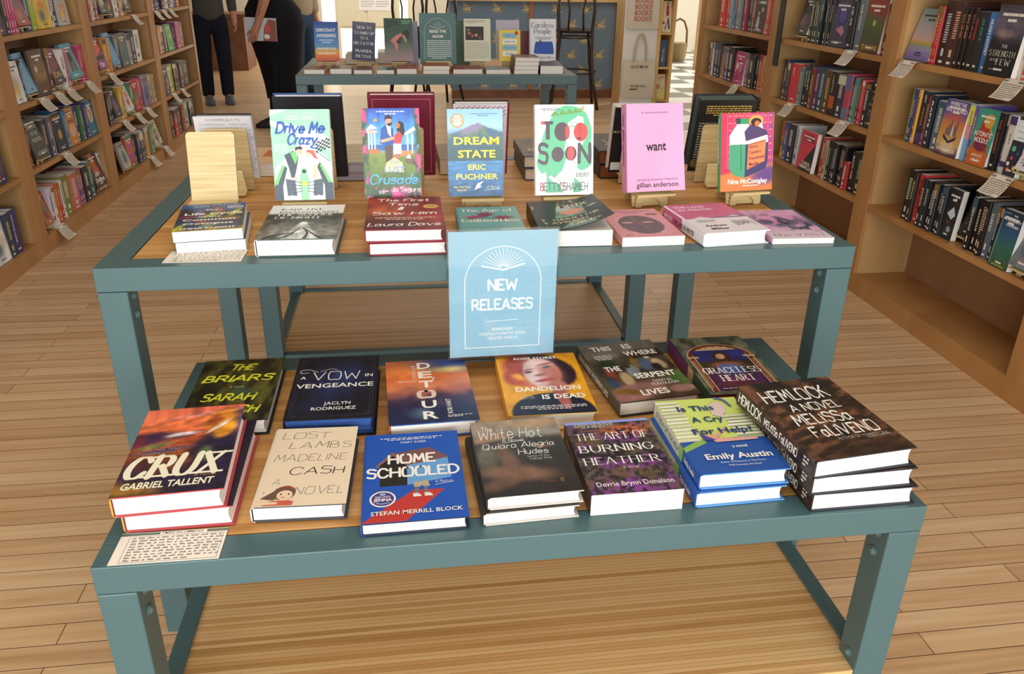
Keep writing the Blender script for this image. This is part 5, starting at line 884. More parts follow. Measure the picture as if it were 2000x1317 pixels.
def shelf_row(right, z, x0, spec, where, seed, side='left'):
    """spec: (end column, colour, height, kind, extra): s spine, f face out, e face out on an easel; where names the shelf and bookcase"""
    rnd = random.Random(seed); X = XR if right else XL; s = 1 if right else -1; zt = z+0.0006; y0 = col_y(x0, X, z); n = len(spec)
    bays = [(a+0.0545, b-0.0545) for a, b in RB.values()]+[(0.18, 1.18)] if right else [(LBY[i]+0.067, LBY[i+1]-0.067) for i in range(4)]
    ym = col_y((x0+spec[-1][0])/2, X, z); lo, hi = min(bays, key=lambda q: abs((q[0]+q[1])/2-ym))
    y0 = min(max(y0, lo), hi)
    for k, (xe, col, h, kind, ex) in enumerate(spec):
        y1 = min(max(col_y(xe, X, z), lo), hi); ya, yb = min(y0, y1), max(y0, y1); y0 = y1; t = yb-ya-0.0012
        if t < 0.005: continue
        cn = cname(col); h = h or rnd.uniform(0.2, 0.226)
        pos = ORD[k] if k < len(ORD) else 'last'
        kw = dict(ex) if ex else {}; hard = kw.pop('hard', rnd.random() < 0.5); inset = kw.pop('inset', rnd.uniform(0.018, 0.035))
        grp = 'books on the bookcase shelves'
        if kind == 's':
            tall = 'thin' if t < 0.018 else 'thick' if t > 0.034 else 'medium'
            lab = f'{tall} {cn} spine, {pos} from left on {where}'
            M = T(X+s*inset, yb if right else ya, zt) @ (RX(90) if right else RZ(180) @ RX(90))
            sp = kw.pop('sp', None); w = rnd.uniform(0.135, 0.15)
            make_book('hardcover_book' if hard else 'paperback_book', lab, 'book', grp, M, w, h, t, col, hard, spineart=sp or spine_bits(rnd, col), pages=kw.pop('pages', None))
        else:
            w = t*kw.pop('wf', 1.0); t2 = kw.pop('t', 0.024); lean = kw.pop('lean', 14 if kind == 'e' else 4); yaw = kw.pop('yaw', 0); out = kw.pop('out', 0.012 if kind == 'e' else 0.02)
            zb = zt+0.0274 if kind == 'e' else zt
            lab = f'{cn} faceout book{" on easel" if kind == "e" else ""}, {pos} from left on {where}'
            a_ = math.radians(lean); B = RZ(-90) if right else RZ(90)     # local -y of a standing cover turns to face the aisle
            w = min(w, 0.16); mid = min(max((ya+yb)/2, lo+w/2), hi-w/2); st = mid+w/2 if right else mid-w/2
            M = T(X+s*(out+t2*math.cos(a_)), st, zb-t2*math.sin(a_)+0.0004+t2*math.sin(a_)) @ B @ RX(90-lean)
            make_book('hardcover_book' if hard else 'paperback_book', lab, 'book', grp, M, w, h, t2, col, hard, art=face_bits(rnd, col, kw.get('txt'), kw.get('tcol', W_), kw.get('sub')))
            if kind == 'e': mini_easel(f'small easel with {cn} book, {pos} from left on {where}', T(X+s*(out+t2+0.004), mid, zt) @ B, w=min(0.085, w), lean=lean)
S, F_, E_ = 's', 'f', 'e'
def rows(sp): return [(q+(None,)*(5-len(q))) for q in sp]
wn, wm, wf_ = 'nearest right bookcase', 'middle right bookcase', 'farthest right bookcase'
def a_iris(a): a.rect(0, 0, 1, 1, '#3a3550'); a.ell(0.55, 0.66, 0.36, 0.36, '#2a2f66'); a.ell(0.55, 0.66, 0.2, 0.2, '#4a4a96'); a.poly([(0.3, 0.36), (0.6, 0.46), (0.8, 0.34), (0.7, 0.24)], '#b87a8c'); a.lines([[(0.55+0.36*math.cos(k), 0.66+0.24*math.sin(k)), (0.55+0.42*math.cos(k), 0.66+0.28*math.sin(k))] for k in np.linspace(0, 6, 18)], 0.02, '#8a8ac0'); a.fine(0.2, 0.8, 0.06, 0.12, 2, W_)
def a_strength(a): a.img(20, 30, lambda u, v: np.clip(over(grad(v, [(0, '#17181c'), (0.45, '#1d1d24'), (0.6, '#4c4454'), (0.75, '#6a5d6e'), (1, '#3a3640')]), blob(u, v, 0.4, 0.6, 0.3, 0.06, 0.6)*0.7, '#a08a86')*(0.7+0.6*fbm(u, v, 6, 3)[..., None]), 0, 1)); a.text('THE', 0.5, 0.4, 0.08, '#d8cfc0', 'sans'); a.text('STRENGTH', 0.5, 0.28, 0.12, '#d8cfc0', 'serif', fw=0.86, wt=0.14); a.text('OF THE', 0.28, 0.2, 0.06, '#d8cfc0', 'sans'); a.text('FEW', 0.62, 0.16, 0.13, '#d8cfc0', 'serif', fw=0.46, wt=0.14); a.fine(0.2, 0.8, 0.07, 0.1, 1, '#9a948a')
def a_axe(a): a.img(24, 36, lambda u, v: over(over(grad(v, [(0, '#4a3050'), (0.2, '#cfa86a'), (0.45, '#c8904a'), (0.6, '#d07a4a'), (0.75, '#6f5aa0'), (1, '#5a4a94')]), blob(u, v, 0.5, 0.72, 0.3, 0.07, 0.6)*fbm(u, v, 8, 3), '#e0563a'), blob(u, v, 0.5, 0.16, 0.3, 0.12, 0.4), '#dcc09a')); a.poly([(0.2, 0.38), (0.5, 0.27), (0.8, 0.38), (0.76, 0.3), (0.5, 0.22), (0.24, 0.3)], '#33294f'); [a.rect(0.28+0.08*k, 0.36, 0.33+0.08*k, 0.5+0.07*(k % 3), '#57506a') for k in range(6)]; a.poly([(0.5, 0.36), (0.55, 0.6), (0.62, 0.36)], '#d8d0c4'); a.text('WHERE THE', 0.5, 0.9, 0.11, '#e8e0d8', 'black', fw=0.7); a.text('AXE IS BURIED', 0.5, 0.79, 0.11, '#e8e0d8', 'black', fw=0.9); a.text('RAY NAYLER', 0.5, 0.07, 0.1, '#e8e0d8', 'black', fw=0.8)
def a_noodle(a): a.rect(0, 0, 1, 1, '#3f9a86'); a.poly([(0, 0), (1, 0), (1, 0.24), (0, 0.3)], '#c8662e'); a.poly([(0.1, 0.3), (0.3, 0.8), (0.5, 0.9), (0.8, 0.6), (0.9, 0.25)], '#b2402c'); a.ell(0.62, 0.8, 0.24, 0.24, '#d8a03a'); a.ell(0.5, 0.38, 0.3, 0.24, '#7a2f4a'); a.line([(0.6, 0.9), (0.75, 0.7), (0.9, 0.6)], 0.06, '#d8a03a', True); a.text('AUTOMATIC', 0.5, 0.53, 0.13, W_, 'brush', fw=0.9, wt=0.2); a.text('NOODLE', 0.5, 0.42, 0.13, W_, 'brush', fw=0.7, wt=0.2); a.text('ANNALEE', 0.5, 0.16, 0.09, '#f0e6d8', 'brush', fw=0.56); a.text('NEWITZ', 0.5, 0.07, 0.09, '#f0e6d8', 'brush', fw=0.5)
def a_mbot(a): a.img(16, 24, lambda u, v: grad(v+0.3*(fbm(u, v, 5, 2)-0.5), [(0, '#3f5a3a'), (0.35, '#2f6a5a'), (0.6, '#2f567f'), (1, '#1c3448')])); a.line([(0.06, 0.04), (0.06, 0.94), (0.4, 0.94)], 0.012, '#cfd8dc'); a.text('THE', 0.62, 0.91, 0.07, W_, 'bold'); a.text('MURDERBOT', 0.54, 0.82, 0.09, W_, 'bold', fw=0.86); a.text('DIARIES', 0.6, 0.73, 0.09, W_, 'bold', fw=0.6); a.text('MARTHA WELLS', 0.5, 0.03, 0.05, '#d8d83a', 'bold', fw=0.6)
def a_select(a): a.rect(0, 0, 1, 1, '#2b2f3c'); a.rect(0, 0.6, 1, 0.94, '#e2ebee'); a.text('THE BEST', 0.5, 0.84, 0.08, K_, 'serif', fw=0.6); a.text('Selected', 0.5, 0.74, 0.1, K_, 'sans', fw=0.6, shear=0.25); a.text('and New', 0.5, 0.64, 0.1, K_, 'sans', fw=0.5, shear=0.25); [a.ell(u, v, r, r, c) for u, v, r, c in ((0.3, 0.46, 0.16, '#57b394'), (0.35, 0.3, 0.1, '#c8485c'), (0.2, 0.2, 0.12, '#e8e4da'), (0.3, 0.1, 0.12, '#e0784a'), (0.7, 0.4, 0.12, '#3a4a78'), (0.75, 0.15, 0.14, '#d8b45a'))]
def a_bench(a): a.rect(0, 0, 1, 1, '#8d8b8c'); a.rect(0, 0, 1, 0.3, '#cfccd0'); a.rect(0, 0.3, 1, 0.5, '#6a6668'); a.poly([(0.4, 0.36), (0.8, 0.44), (0.85, 0.8), (0.55, 0.7)], '#b0adae'); a.fine(0.15, 0.5, 0.1, 0.2, 2, '#8a8688')
def a_helmet(a): a.rect(0, 0, 1, 1, '#23282e'); a.poly([(0.2, 0.5), (0.6, 0.66), (0.85, 0.5), (0.6, 0.4)], '#c6d0d4'); a.ell(0.6, 0.2, 0.16, 0.16, '#8a9aa4'); a.ell(0.6, 0.8, 0.08, 0.08, '#cfd4d8'); a.poly([(0.3, 0.36), (0.6, 0.36), (0.5, 0.28)], '#7a3a30'); a.ell(0.4, 0.1, 0.2, 0.1, '#2f4a34')
def a_solution(a): a.rect(0, 0, 1, 1, '#1f1d1a'); a.text('ABSOLUTION', 0.5, 0.88, 0.11, '#e0e4e4', 'black', fw=0.9); [a.ell(u, v, 0.1, 0.07, c) for u, v, c in ((0.3, 0.7, '#8a6a30'), (0.7, 0.62, '#9a4a28'), (0.5, 0.4, '#b8762c'), (0.3, 0.25, '#3a5034'), (0.7, 0.2, '#5a5030'))]
def a_klune(a): a.img(18, 26, lambda u, v: grad(v+0.25*(fbm(u, v, 5, 4)-0.5), [(0, '#5a3a24'), (0.3, '#3f4a30'), (0.55, '#4a5a34'), (0.75, '#7a3a24'), (1, '#8a2f22')])); a.ell(0.5, 0.55, 0.08, 0.08, '#a8b03a'); a.text('BENEATH', 0.5, 0.86, 0.1, '#b0342a', 'serif', fw=0.7); a.text('THE SEA', 0.5, 0.74, 0.1, '#b0342a', 'serif', fw=0.6); a.text('TJ KLUNE', 0.5, 0.06, 0.12, '#d8a83a', 'bold', fw=0.8)
def a_bones(a): a.rect(0, 0, 1, 1, '#2c2d30'); [a.text(t, 0.5, 0.84-0.13*k, 0.13, '#c8b98a', 'sans', fw=w) for k, (t, w) in enumerate((('BURY', 0.6), ('OUR BONES', 0.9), ('IN THE', 0.5), ('MIDNIGHT', 0.9), ('SOIL', 0.6)))]; a.fine(0.15, 0.85, 0.22, 0.3, 3, '#5a78a8'); a.text('SCHWAB', 0.5, 0.07, 0.12, '#c8b98a', 'sans', fw=0.8)
def a_china(a): a.rect(0, 0, 1, 1, '#d8405c'); a.poly([(0.1, 0), (1, 0.75), (1, 0)], '#1c2830'); a.text('KEANU', 0.55, 0.84, 0.12, '#3a1a24', 'black', fw=0.6); a.text('REEVES', 0.58, 0.74, 0.12, '#3a1a24', 'black', fw=0.62); a.text('CHINA', 0.6, 0.16, 0.11, '#e6dccc', 'black', fw=0.56); a.text('MIEVILLE', 0.6, 0.06, 0.11, '#e6dccc', 'black', fw=0.74)
def a_enemy(a): a.rect(0, 0, 1, 1, '#1f1c20'); a.fine(0.2, 0.8, 0.86, 0.94, 1, W_); a.text('YOUR ENEMY', 0.5, 0.74, 0.1, '#d8d4cc', 'bold', fw=0.74); a.ell(0.62, 0.6, 0.09, 0.09, '#c8a08c'); a.poly([(0.45, 0.15), (0.6, 0.55), (0.8, 0.5), (0.85, 0.12)], '#2c262a'); a.ell(0.36, 0.5, 0.07, 0.07, '#c8a08c'); a.poly([(0.2, 0.15), (0.32, 0.45), (0.46, 0.4), (0.5, 0.1)], '#b8b4b8'); a.rect(0.1, 0.04, 0.8, 0.1, '#a86a7a')
def a_dark_face(a): a.rect(0, 0, 1, 1, '#b03a70'); a.img(12, 18, lambda u, v: grad(fbm(u, v, 5, 3), [(0.2, '#7a1f50'), (0.6, '#c8407c'), (0.9, '#e06a94')])); a.text('MT', 0.5, 0.4, 0.3, W_, 'brush')
def sptx(t, c, cap=0.06, fw=0.6, sty='black'): return {'sp': (lambda a: (a.text(t, 0.1, 0.28, cap, c, sty, fw=fw, al='l'), a.rect(0.9, 0.3, 0.94, 0.7, '#d8d4c8')))}
shelf_row(True, 1.045, 1757, rows([(1799, '#a9a4b4', 0.2, F_, dict(sub=lambda a: (a.img(10, 24, lambda u, v: grad(v, [(0, '#6a5a9a'), (0.22, '#9a8ab4'), (0.3, '#8a9a6a'), (0.34, '#c8a03a'), (0.4, '#c8a4a4'), (0.7, '#a0a4a8'), (1, '#7a9a94')])), a.poly([(0.3, 0.12), (0.5, 0.17), (0.7, 0.12)], '#3a2f7a')), wf=1.1, lean=14)),
    (1805, '#b83038', 0.215, S), (1810, '#b02c34', 0.215, S), (1828, '#3f211f', 0.235, S), (1846, '#4a2a25', 0.235, S), (1853, '#241a18', 0.215, S, sptx('DUNE', '#c8744a', 0.045, 0.4)), (1860, '#241a18', 0.215, S, sptx('DUNE', '#c89a6a', 0.045, 0.4)), (1868, '#241a18', 0.215, S, sptx('DUNE', '#b86a7a', 0.045, 0.4)),
    (1882, '#251d1c', 0.205, S, sptx('WOOL', '#c83a34', 0.06, 0.4)), (1895, '#25292c', 0.205, S, sptx('SHIFT', '#4a8a8a', 0.06, 0.4)), (1913, '#3f74b8', 0.205, S, sptx('HUGH HOWEY', W_, 0.07, 0.62)), (1970, '#1d1d24', 0.232, F_, dict(sub=a_strength, out=0.005)),
    (1981, '#d8d2c8', 0.205, S, sptx('INFINITE', K_, 0.05, 0.6)), (1991, '#d8553a', 0.205, S), (2004, '#b84a2a', 0.205, S), (2020, '#3a4a60', 0.21, S)]), 'top shelf of '+wn, 1)
shelf_row(True, 0.73, 1750, rows([(1757, '#6f8a34', 0.212, S), (1762, '#2f3f7a', 0.212, S), (1768, '#d8a03a', 0.212, S), (1784, '#24303c', 0.212, S, {'sp': lambda a: (a.text('CITY', 0.06, 0.3, 0.05, W_, 'black', al='l'), a.text('THE FOUR', 0.3, 0.3, 0.055, '#d87a2c', 'black', al='l'), a.rect(0.8, 0, 1, 1, '#5a3a78'))}), (1788, '#7a2a2c', 0.2, S), (1798, '#23303f', 0.205, S, sptx('RAFTS C', W_, 0.05, 0.7)), (1804, '#9a3a2c', 0.19, S), (1819, '#5a6a7c', 0.19, S),
    (1862, '#5a4a94', 0.205, F_, dict(sub=a_axe, out=0.006)), (1872, '#7fb0d8', 0.205, S, {'sp': lambda a: (a.rect(0, 0, 0.35, 1, '#d8d84a'), a.rect(0.35, 0, 0.6, 1, '#d89aa0'), a.fine(0.1, 0.7, 0.3, 0.7, 1, '#b8485a'))}), (1880, '#6a5aa8', 0.205, S), (1917, '#3f9a86', 0.2, F_, dict(sub=a_noodle, out=0.006)), (1928, '#1f1a1c', 0.2, S, sptx('THE GARDEN', '#b8503a', 0.05, 0.6)), (1935, '#9aa6b4', 0.2, S), (1948, '#d2cdc6', 0.2, S, {'sp': lambda a: (a.rect(0, 0, 0.15, 1, '#4a3a6a'), a.rect(0.8, 0, 0.9, 1, '#4a3a6a'), a.fine(0.3, 0.7, 0.35, 0.65, 1, '#6a6a70'))}),
    (1972, '#2b2f3c', 0.2, F_, dict(sub=a_select, out=0.014, lean=5)), (2004, '#8d8b8c', 0.2, E_, dict(sub=a_bench, out=0.004, lean=20)), (2022, '#3a3a44', 0.2, S)]), 'second shelf of '+wn, 2)
shelf_row(True, 0.42, 1745, rows([(1758, '#1c1a1a', 0.21, S), (1764, '#23231f', 0.205, S), (1774, '#c23c3c', 0.205, S, sptx('WOMB CITY', '#3a1416', 0.06, 0.6))]+[(1774+7.3*k, '#20262a', 0.195, S) for k in range(1, 7)]+[(1841, '#23282e', 0.195, F_, dict(sub=a_helmet, out=0.03, lean=3)), (1866, '#1f1d1a', 0.2, E_, dict(sub=a_solution, out=0.05))]+[(1866+8*k, '#1e1a17', 0.2, S) for k in range(1, 5)]+[(1910, '#5a6c78', 0.205, S), (1917, '#33302c', 0.2, S), (1925, '#3a3630', 0.2, S), (1962, '#2f567f', 0.205, F_, dict(sub=a_mbot, out=0.004)), (2004, '#6a7278', 0.19, E_, dict(out=0.0, lean=22))]), 'third shelf of '+wn, 3)
shelf_row(True, 1.045, 1546, rows([(1567, '#2e2a2c', 0.19, E_)]+[(1567+5.8*k, c, 0.22, S) for k, c in enumerate(('#23302f', '#2c2c24', '#2a3f34', '#1d2a34', '#20242c', '#2a2c30', '#1f2226'), 1)]+[(1640, '#3a3550', 0.215, F_, dict(sub=a_iris)), (1651, '#1d1a1c', 0.21, S, sptx('HE AS', W_, 0.06, 0.4)), (1666, '#6f7e86', 0.225, S, sptx('THE GODS', W_, 0.06, 0.5)), (1705, '#4a3a28', 0.225, F_, dict(sub=a_klune)), (1712, '#c8562c', 0.21, S), (1719, '#1c1c1c', 0.21, S), (1725, '#b02c2c', 0.21, S)]), 'top shelf of '+wm, 4)
shelf_row(True, 0.73, 1513, rows([(1518.5, '#1d1c1f', 0.21, S), (1524, '#2a3f5a', 0.21, S), (1528, '#3a1f1f', 0.2, S), (1544, '#cf3848', 0.2, S, sptx('RC', W_, 0.06, 0.2)), (1551, '#6a7a76', 0.19, S), (1558, '#20222a', 0.2, S), (1568, '#24221e', 0.21, S, sptx('WILD', W_, 0.05, 0.5)), (1573.5, '#7a3a34', 0.2, S), (1583, '#4a3f6e', 0.21, S), (1593, '#2f4a50', 0.21, S), (1603, '#5a3a22', 0.205, S), (1615, '#231d1a', 0.205, S, {'sp': lambda a: (a.rect(0.55, 0.1, 0.85, 0.9, '#b8561e'), a.text('NIJEVIN', 0.08, 0.28, 0.05, '#d8cfc0', 'bold', fw=0.4, al='l'))}), (1629, '#33304a', 0.2, S), (1640, '#b8485c', 0.21, S, {'sp': lambda a: (a.rect(0, 0, 0.35, 1, '#6a6a9a'), a.rect(0.75, 0, 1, 1, '#6a7a9c'))}), (1646, '#26282c', 0.2, S), (1652, '#4f8a86', 0.2, S), (1657.5, '#9a1f34', 0.2, S), (1663, '#b02a3c', 0.2, S), (1668, '#c23a50', 0.2, S), (1677, '#2a2a2c', 0.19, S), (1701, '#2c2d30', 0.215, F_, dict(sub=a_bones))]), 'second shelf of '+wm, 5)
shelf_row(True, 0.42, 1510, rows([(1518, '#c88a3a', 0.2, S, {'sp': lambda a: (a.rect(0, 0.2, 0.4, 0.9, '#b8405a'), a.ell(0.6, 0.4, 0.08, 0.08, '#4a6ab8'), a.rect(0.85, 0.1, 0.98, 0.9, '#d8cf4a'))}), (1525, '#3a5a9c', 0.2, S), (1536, '#232a44', 0.205, S), (1543, '#cfd4d4', 0.21, S), (1585, '#d8405c', 0.2, F_, dict(sub=a_china, out=0.01)), (1592, '#b83a3c', 0.2, S), (1598, '#b5a888', 0.19, S)]+[(1598+6.6*k, '#1d1c1d', 0.195, S) for k in range(1, 6)]+[(1640, '#a82a34', 0.13, S), (1652, '#17181b', 0.19, S, sptx('BLOOD OVER', W_, 0.06, 0.6)), (1664, '#26241e', 0.2, S)]), 'third shelf of '+wm, 6)
shelf_row(True, 1.045, 1397, rows([(1407, '#cc3430', 0.22, S), (1415, '#cc3430', 0.22, S), (1420, '#5a9ab4', 0.21, S), (1424, '#c8a890', 0.21, S), (1428, '#3a4a9a', 0.21, S), (1437, '#7a8690', 0.215, S), (1442, '#3a3030', 0.21, S), (1447, '#9a3048', 0.21, S), (1455, '#2a4a4c', 0.22, S), (1461, '#a04a5a', 0.21, S), (1484, '#1f1c20', 0.215, F_, dict(sub=a_enemy)), (1492, '#d8482c', 0.215, S), (1500, '#8a3a7a', 0.215, S), (1507, '#3a8aa8', 0.215, S)]), 'top shelf of '+wf_, 7)
shelf_row(True, 0.73, 1372.5, rows([(1378, '#6a2424', 0.21, S), (1381, '#d8d4cc', 0.21, S), (1391, '#2c406a', 0.21, S), (1396, '#1d1f24', 0.21, S), (1401, '#b88a78', 0.2, S), (1405, '#8a3a2c', 0.19, S), (1412, '#4a58a8', 0.19, S), (1422, '#26221f', 0.21, S), (1442, '#b03a70', 0.19, F_, dict(sub=a_dark_face)), (1447, '#6a6aa0', 0.19, S), (1451, '#8a4a58', 0.19, S), (1460, '#262b24', 0.19, S), (1466, '#2c2c2c', 0.19, S), (1471, '#c8643a', 0.2, S), (1475, '#b0408a', 0.2, S), (1480, '#e09a3a', 0.2, S), (1487, '#e0848c', 0.2, S)]), 'second shelf of '+wf_, 8)
shelf_row(True, 0.42, 1440, rows([(1452, '#26242a', 0.2, S), (1464, '#33303a', 0.19, S), (1478, '#1f1f24', 0.2, S)]), 'third shelf of '+wf_, 9)
l1, l2, l3, l4 = 'cut off left bookcase', 'nearest whole left bookcase', 'third left bookcase', 'farthest left bookcase'
def a_days(a): a.img(14, 20, lambda u, v: grad(fbm(u, v, 6, 4), [(0.2, '#5a463e'), (0.8, '#a08a78')])); a.text('Days', 0.5, 0.7, 0.2, '#e6dccc', 'brush'); a.text('Light', 0.5, 0.4, 0.2, '#e6dccc', 'brush')
def a_woods(a): a.img(14, 20, lambda u, v: grad(fbm(u, v, 8, 2), [(0.2, '#2c2e26'), (0.8, '#4c4e40')])); [a.text(t, 0.5, 0.72-0.16*k, 0.13, '#cfcab4', 'sans', fw=w) for k, (t, w) in enumerate((('THE GOD', 0.7), ('OF THE', 0.5), ('WOODS', 0.66)))]; a.text('LIZ MOORE', 0.5, 0.08, 0.12, '#cfcab4', 'sans', fw=0.7)
def a_blueface(a): a.rect(0, 0, 1, 1, '#6f9fc0'); a.fine(0.15, 0.85, 0.7, 0.9, 3, '#a8c8dc', al='c')
def a_browncov(a): a.img(16, 24, lambda u, v: np.clip(over(over(grad(v, [(0, '#4a3024'), (0.3, '#6a4a30'), (0.45, '#8a6844'), (1, '#4f3c34')]), blob(u, v, 0.25, 0.6, 0.1, 0.07, 0.2), '#dcc89a'), blob(u, v, 0.6, 0.4, 0.4, 0.08, 0.7)*0.6, '#b08a5a')*(0.8+0.4*fbm(u, v, 6, 2)[..., None]), 0, 1)); a.text('WILD', 0.55, 0.8, 0.14, '#8a4a3a', 'serif'); a.text('DARK', 0.6, 0.12, 0.13, '#8a4a3a', 'brush', fw=0.7)
def a_tealface(a): a.rect(0, 0, 1, 1, '#4f9aa4'); a.poly([(0.2, 0.2), (0.3, 0.85), (0.7, 0.85), (0.75, 0.2), (0.55, 0.2), (0.5, 0.5), (0.4, 0.2)], '#6a4a34'); a.ell(0.5, 0.6, 0.12, 0.16, '#23201e'); a.fine(0.2, 0.8, 0.06, 0.12, 1, W_)
def a_redblack(a): a.rect(0, 0, 1, 1, '#7a3030'); a.poly([(0, 0), (1, 0), (1, 0.5), (0, 0.3)], '#2a211c'); a.text('ROMA', 0.5, 0.2, 0.2, '#c8a03a', 'brush', fw=0.8)
def a_onyx(a): a.rect(0, 0, 1, 1, '#27303f'); a.text('TAKE UP', 0.5, 0.84, 0.13, '#c8a03a', 'black', fw=0.8); a.ell(0.5, 0.45, 0.16, 0.2, '#b8924a'); a.fine(0.2, 0.8, 0.08, 0.16, 2, '#8a9aac')
def a_one(a): a.rect(0, 0, 1, 1, '#c8883a'); a.text('YELL', 0.5, 0.84, 0.14, '#3a2c40', 'black', fw=0.8); a.text('ONE', 0.5, 0.6, 0.18, '#3a2c40', 'black', fw=0.7); a.ell(0.5, 0.4, 0.36, 0.3, '#d8a894')
def a_koi(a): a.rect(0, 0, 1, 1, '#2f7a94'); a.ell(0.5, 0.6, 0.3, 0.4, '#c8b8a0'); a.line([(0.4, 0.75), (0.6, 0.6), (0.45, 0.45)], 0.08, '#c8483a', True)
def a_phil(a): a.rect(0, 0, 1, 1, '#4a2f22'); a.poly([(0.3, 1), (0.6, 1), (0.8, 0.3), (0.2, 0.5)], '#b8562c'); a.text('Julia', 0.4, 0.34, 0.16, W_, 'brush'); a.text('Phillips', 0.5, 0.14, 0.16, W_, 'brush', fw=0.8)
def a_whitepg(a): a.rect(0, 0, 1, 1, '#e4e2ea'); a.fine(0.1, 0.7, 0.84, 0.95, 3, '#c89ab4'); a.fine(0.1, 0.8, 0.3, 0.75, 9, '#c8a8c0')
def a_pinkcone(a): a.rect(0, 0, 1, 1, '#8a3a7a'); a.poly([(0.1, 0.4), (0.9, 0.6), (0.6, 0.95), (0.3, 0.9)], '#d8683a'); a.rect(0, 0.3, 1, 0.42, '#2a1c28'); a.text('story', 0.5, 0.12, 0.14, W_, 'brush')
def a_greenor(a): a.img(6, 16, lambda u, v: grad(v, [(0, '#4a8a4a'), (0.15, '#b8583a'), (0.4, '#9a5a98'), (0.5, '#c86a3a'), (0.7, '#a85a9a'), (0.85, '#c86a3a'), (0.92, '#4a8a5a'), (1, '#4a8a5a')]))
shelf_row(False, 0.42, -30, rows([(-8, '#b83a34', 0.2, S), (12, '#b02a30', 0.16, E_), (26, '#2c3360', 0.215, F_)]), 'middle shelf of '+l1, 11, 'left')
shelf_row(False, 0.087, -30, rows([(-12, '#5a6a78', 0.21, S), (6, '#8d7566', 0.2, E_, dict(sub=a_days)), (34, '#dfe3e6', 0.22, F_), (44, '#2a3a50', 0.21, S), (57, '#33306a', 0.21, S, sptx('STEALING HOME', W_, 0.05, 0.66))]), 'bottom shelf of '+l1, 12, 'left')
shelf_row(False, 0.73, -20, rows([(-4, '#5a6a78', 0.2, S), (9, '#b9bcc0', 0.19, F_)]), 'upper shelf of '+l1, 13, 'left')
shelf_row(False, 1.045, 2, rows([(24, '#3f2c40', 0.22, F_), (31, '#23201f', 0.22, S), (36, '#b83a80', 0.215, S), (41, '#b03a6a', 0.215, S), (47, '#c83a8a', 0.215, S), (69, '#9a3a3a', 0.19, E_), (79, '#2f4070', 0.21, S), (87, '#9ab84a', 0.21, S), (112, '#d8b42c', 0.21, F_), (119, '#cfc8c0', 0.21, S), (127, '#3a2c30', 0.21, S), (146, '#b5b5ae', 0.21, F_)]), 'top shelf of '+l2, 14)
shelf_row(False, 0.73, 36, rows([(42, '#3f5658', 0.215, S), (62, '#dcdfe2', 0.195, F_), (66, '#2c2c2a', 0.2, S), (83, '#6f9fc0', 0.195, E_, dict(sub=a_blueface)), (106, '#5a4436', 0.225, F_, dict(sub=a_browncov, out=0.008)), (112, '#6a4c3c', 0.225, S), (119, '#5a4034', 0.225, S), (137, '#7a3030', 0.18, E_, dict(sub=a_redblack)), (144, '#e4dfe0', 0.2, S), (150, '#c88aa4', 0.2, S), (171, '#4f9aa4', 0.19, E_, dict(sub=a_tealface)), (177, '#b8386a', 0.2, S), (182, '#c83a7a', 0.2, S)]), 'second shelf of '+l2, 15)
shelf_row(False, 0.42, 68, rows([(75, '#a83430', 0.2, S), (80, '#8a4038', 0.19, S), (104, '#3c3e34', 0.2, E_, dict(sub=a_woods, out=0.004)), (113, '#3a3f3c', 0.2, S), (120, '#5a5468', 0.205, S), (125, '#d0ccc8', 0.205, S), (144, '#27303f', 0.2, F_, dict(sub=a_onyx)), (150, '#3a7ab0', 0.2, S), (165, '#c8883a', 0.2, F_, dict(sub=a_one)), (172, '#33457a', 0.2, S), (177, '#3a6a40', 0.19, S), (181, '#c8b45a', 0.19, S), (186, '#3a3a80', 0.2, S), (203, '#2f7a94', 0.2, F_, dict(sub=a_koi))]), 'third shelf of '+l2, 16)
shelf_row(False, 0.087, 101, rows([(115, '#b06a3c', 0.17, E_), (122, '#cfc4d4', 0.205, S), (127, '#e8e4de', 0.2, S), (133, '#c8562c', 0.205, S), (138, '#a83a30', 0.2, S), (143, '#e0dcd4', 0.205, S), (156, '#7a8030', 0.215, S), (170, '#c8685a', 0.2, S), (176, '#5a4a8a', 0.2, S), (181, '#a84a60', 0.2, S), (190, '#26282c', 0.2, S), (199, '#2f5a60', 0.21, S), (217, '#4a2f22', 0.2, E_, dict(sub=a_phil)), (233, '#e4e2ea', 0.215, F_, dict(sub=a_whitepg, out=0.03))]), 'bottom shelf of '+l2, 17)
shelf_row(False, 1.045, 180, rows([(185, '#4a8a3a', 0.2, S), (189, '#b84a3a', 0.2, S), (193, '#d8ccc4', 0.2, S), (198, '#2a2826', 0.2, S), (205, '#a85a50', 0.2, S), (219, '#2f2e2c', 0.19, E_), (231, '#4a3a2c', 0.2, F_), (239, '#dcdad4', 0.205, S), (243, '#a03a34', 0.2, S), (249, '#c8a888', 0.2, S), (264, '#33302c', 0.19, E_)]), 'top shelf of '+l3, 18)
shelf_row(False, 0.73, 203, rows([(219, '#8a3a7a', 0.19, E_, dict(sub=a_pinkcone)), (225, '#d89a34', 0.205, S), (230, '#c88a2c', 0.205, S), (241, '#6f9fc0', 0.2, E_, dict(sub=a_blueface)), (249, '#4a6a94', 0.205, S), (263, '#6a6a64', 0.21, F_), (269, '#b0b4b0', 0.2, S), (277, '#3a2c24', 0.21, S), (288, '#e2e0da', 0.21, S)]), 'second shelf of '+l3, 19)
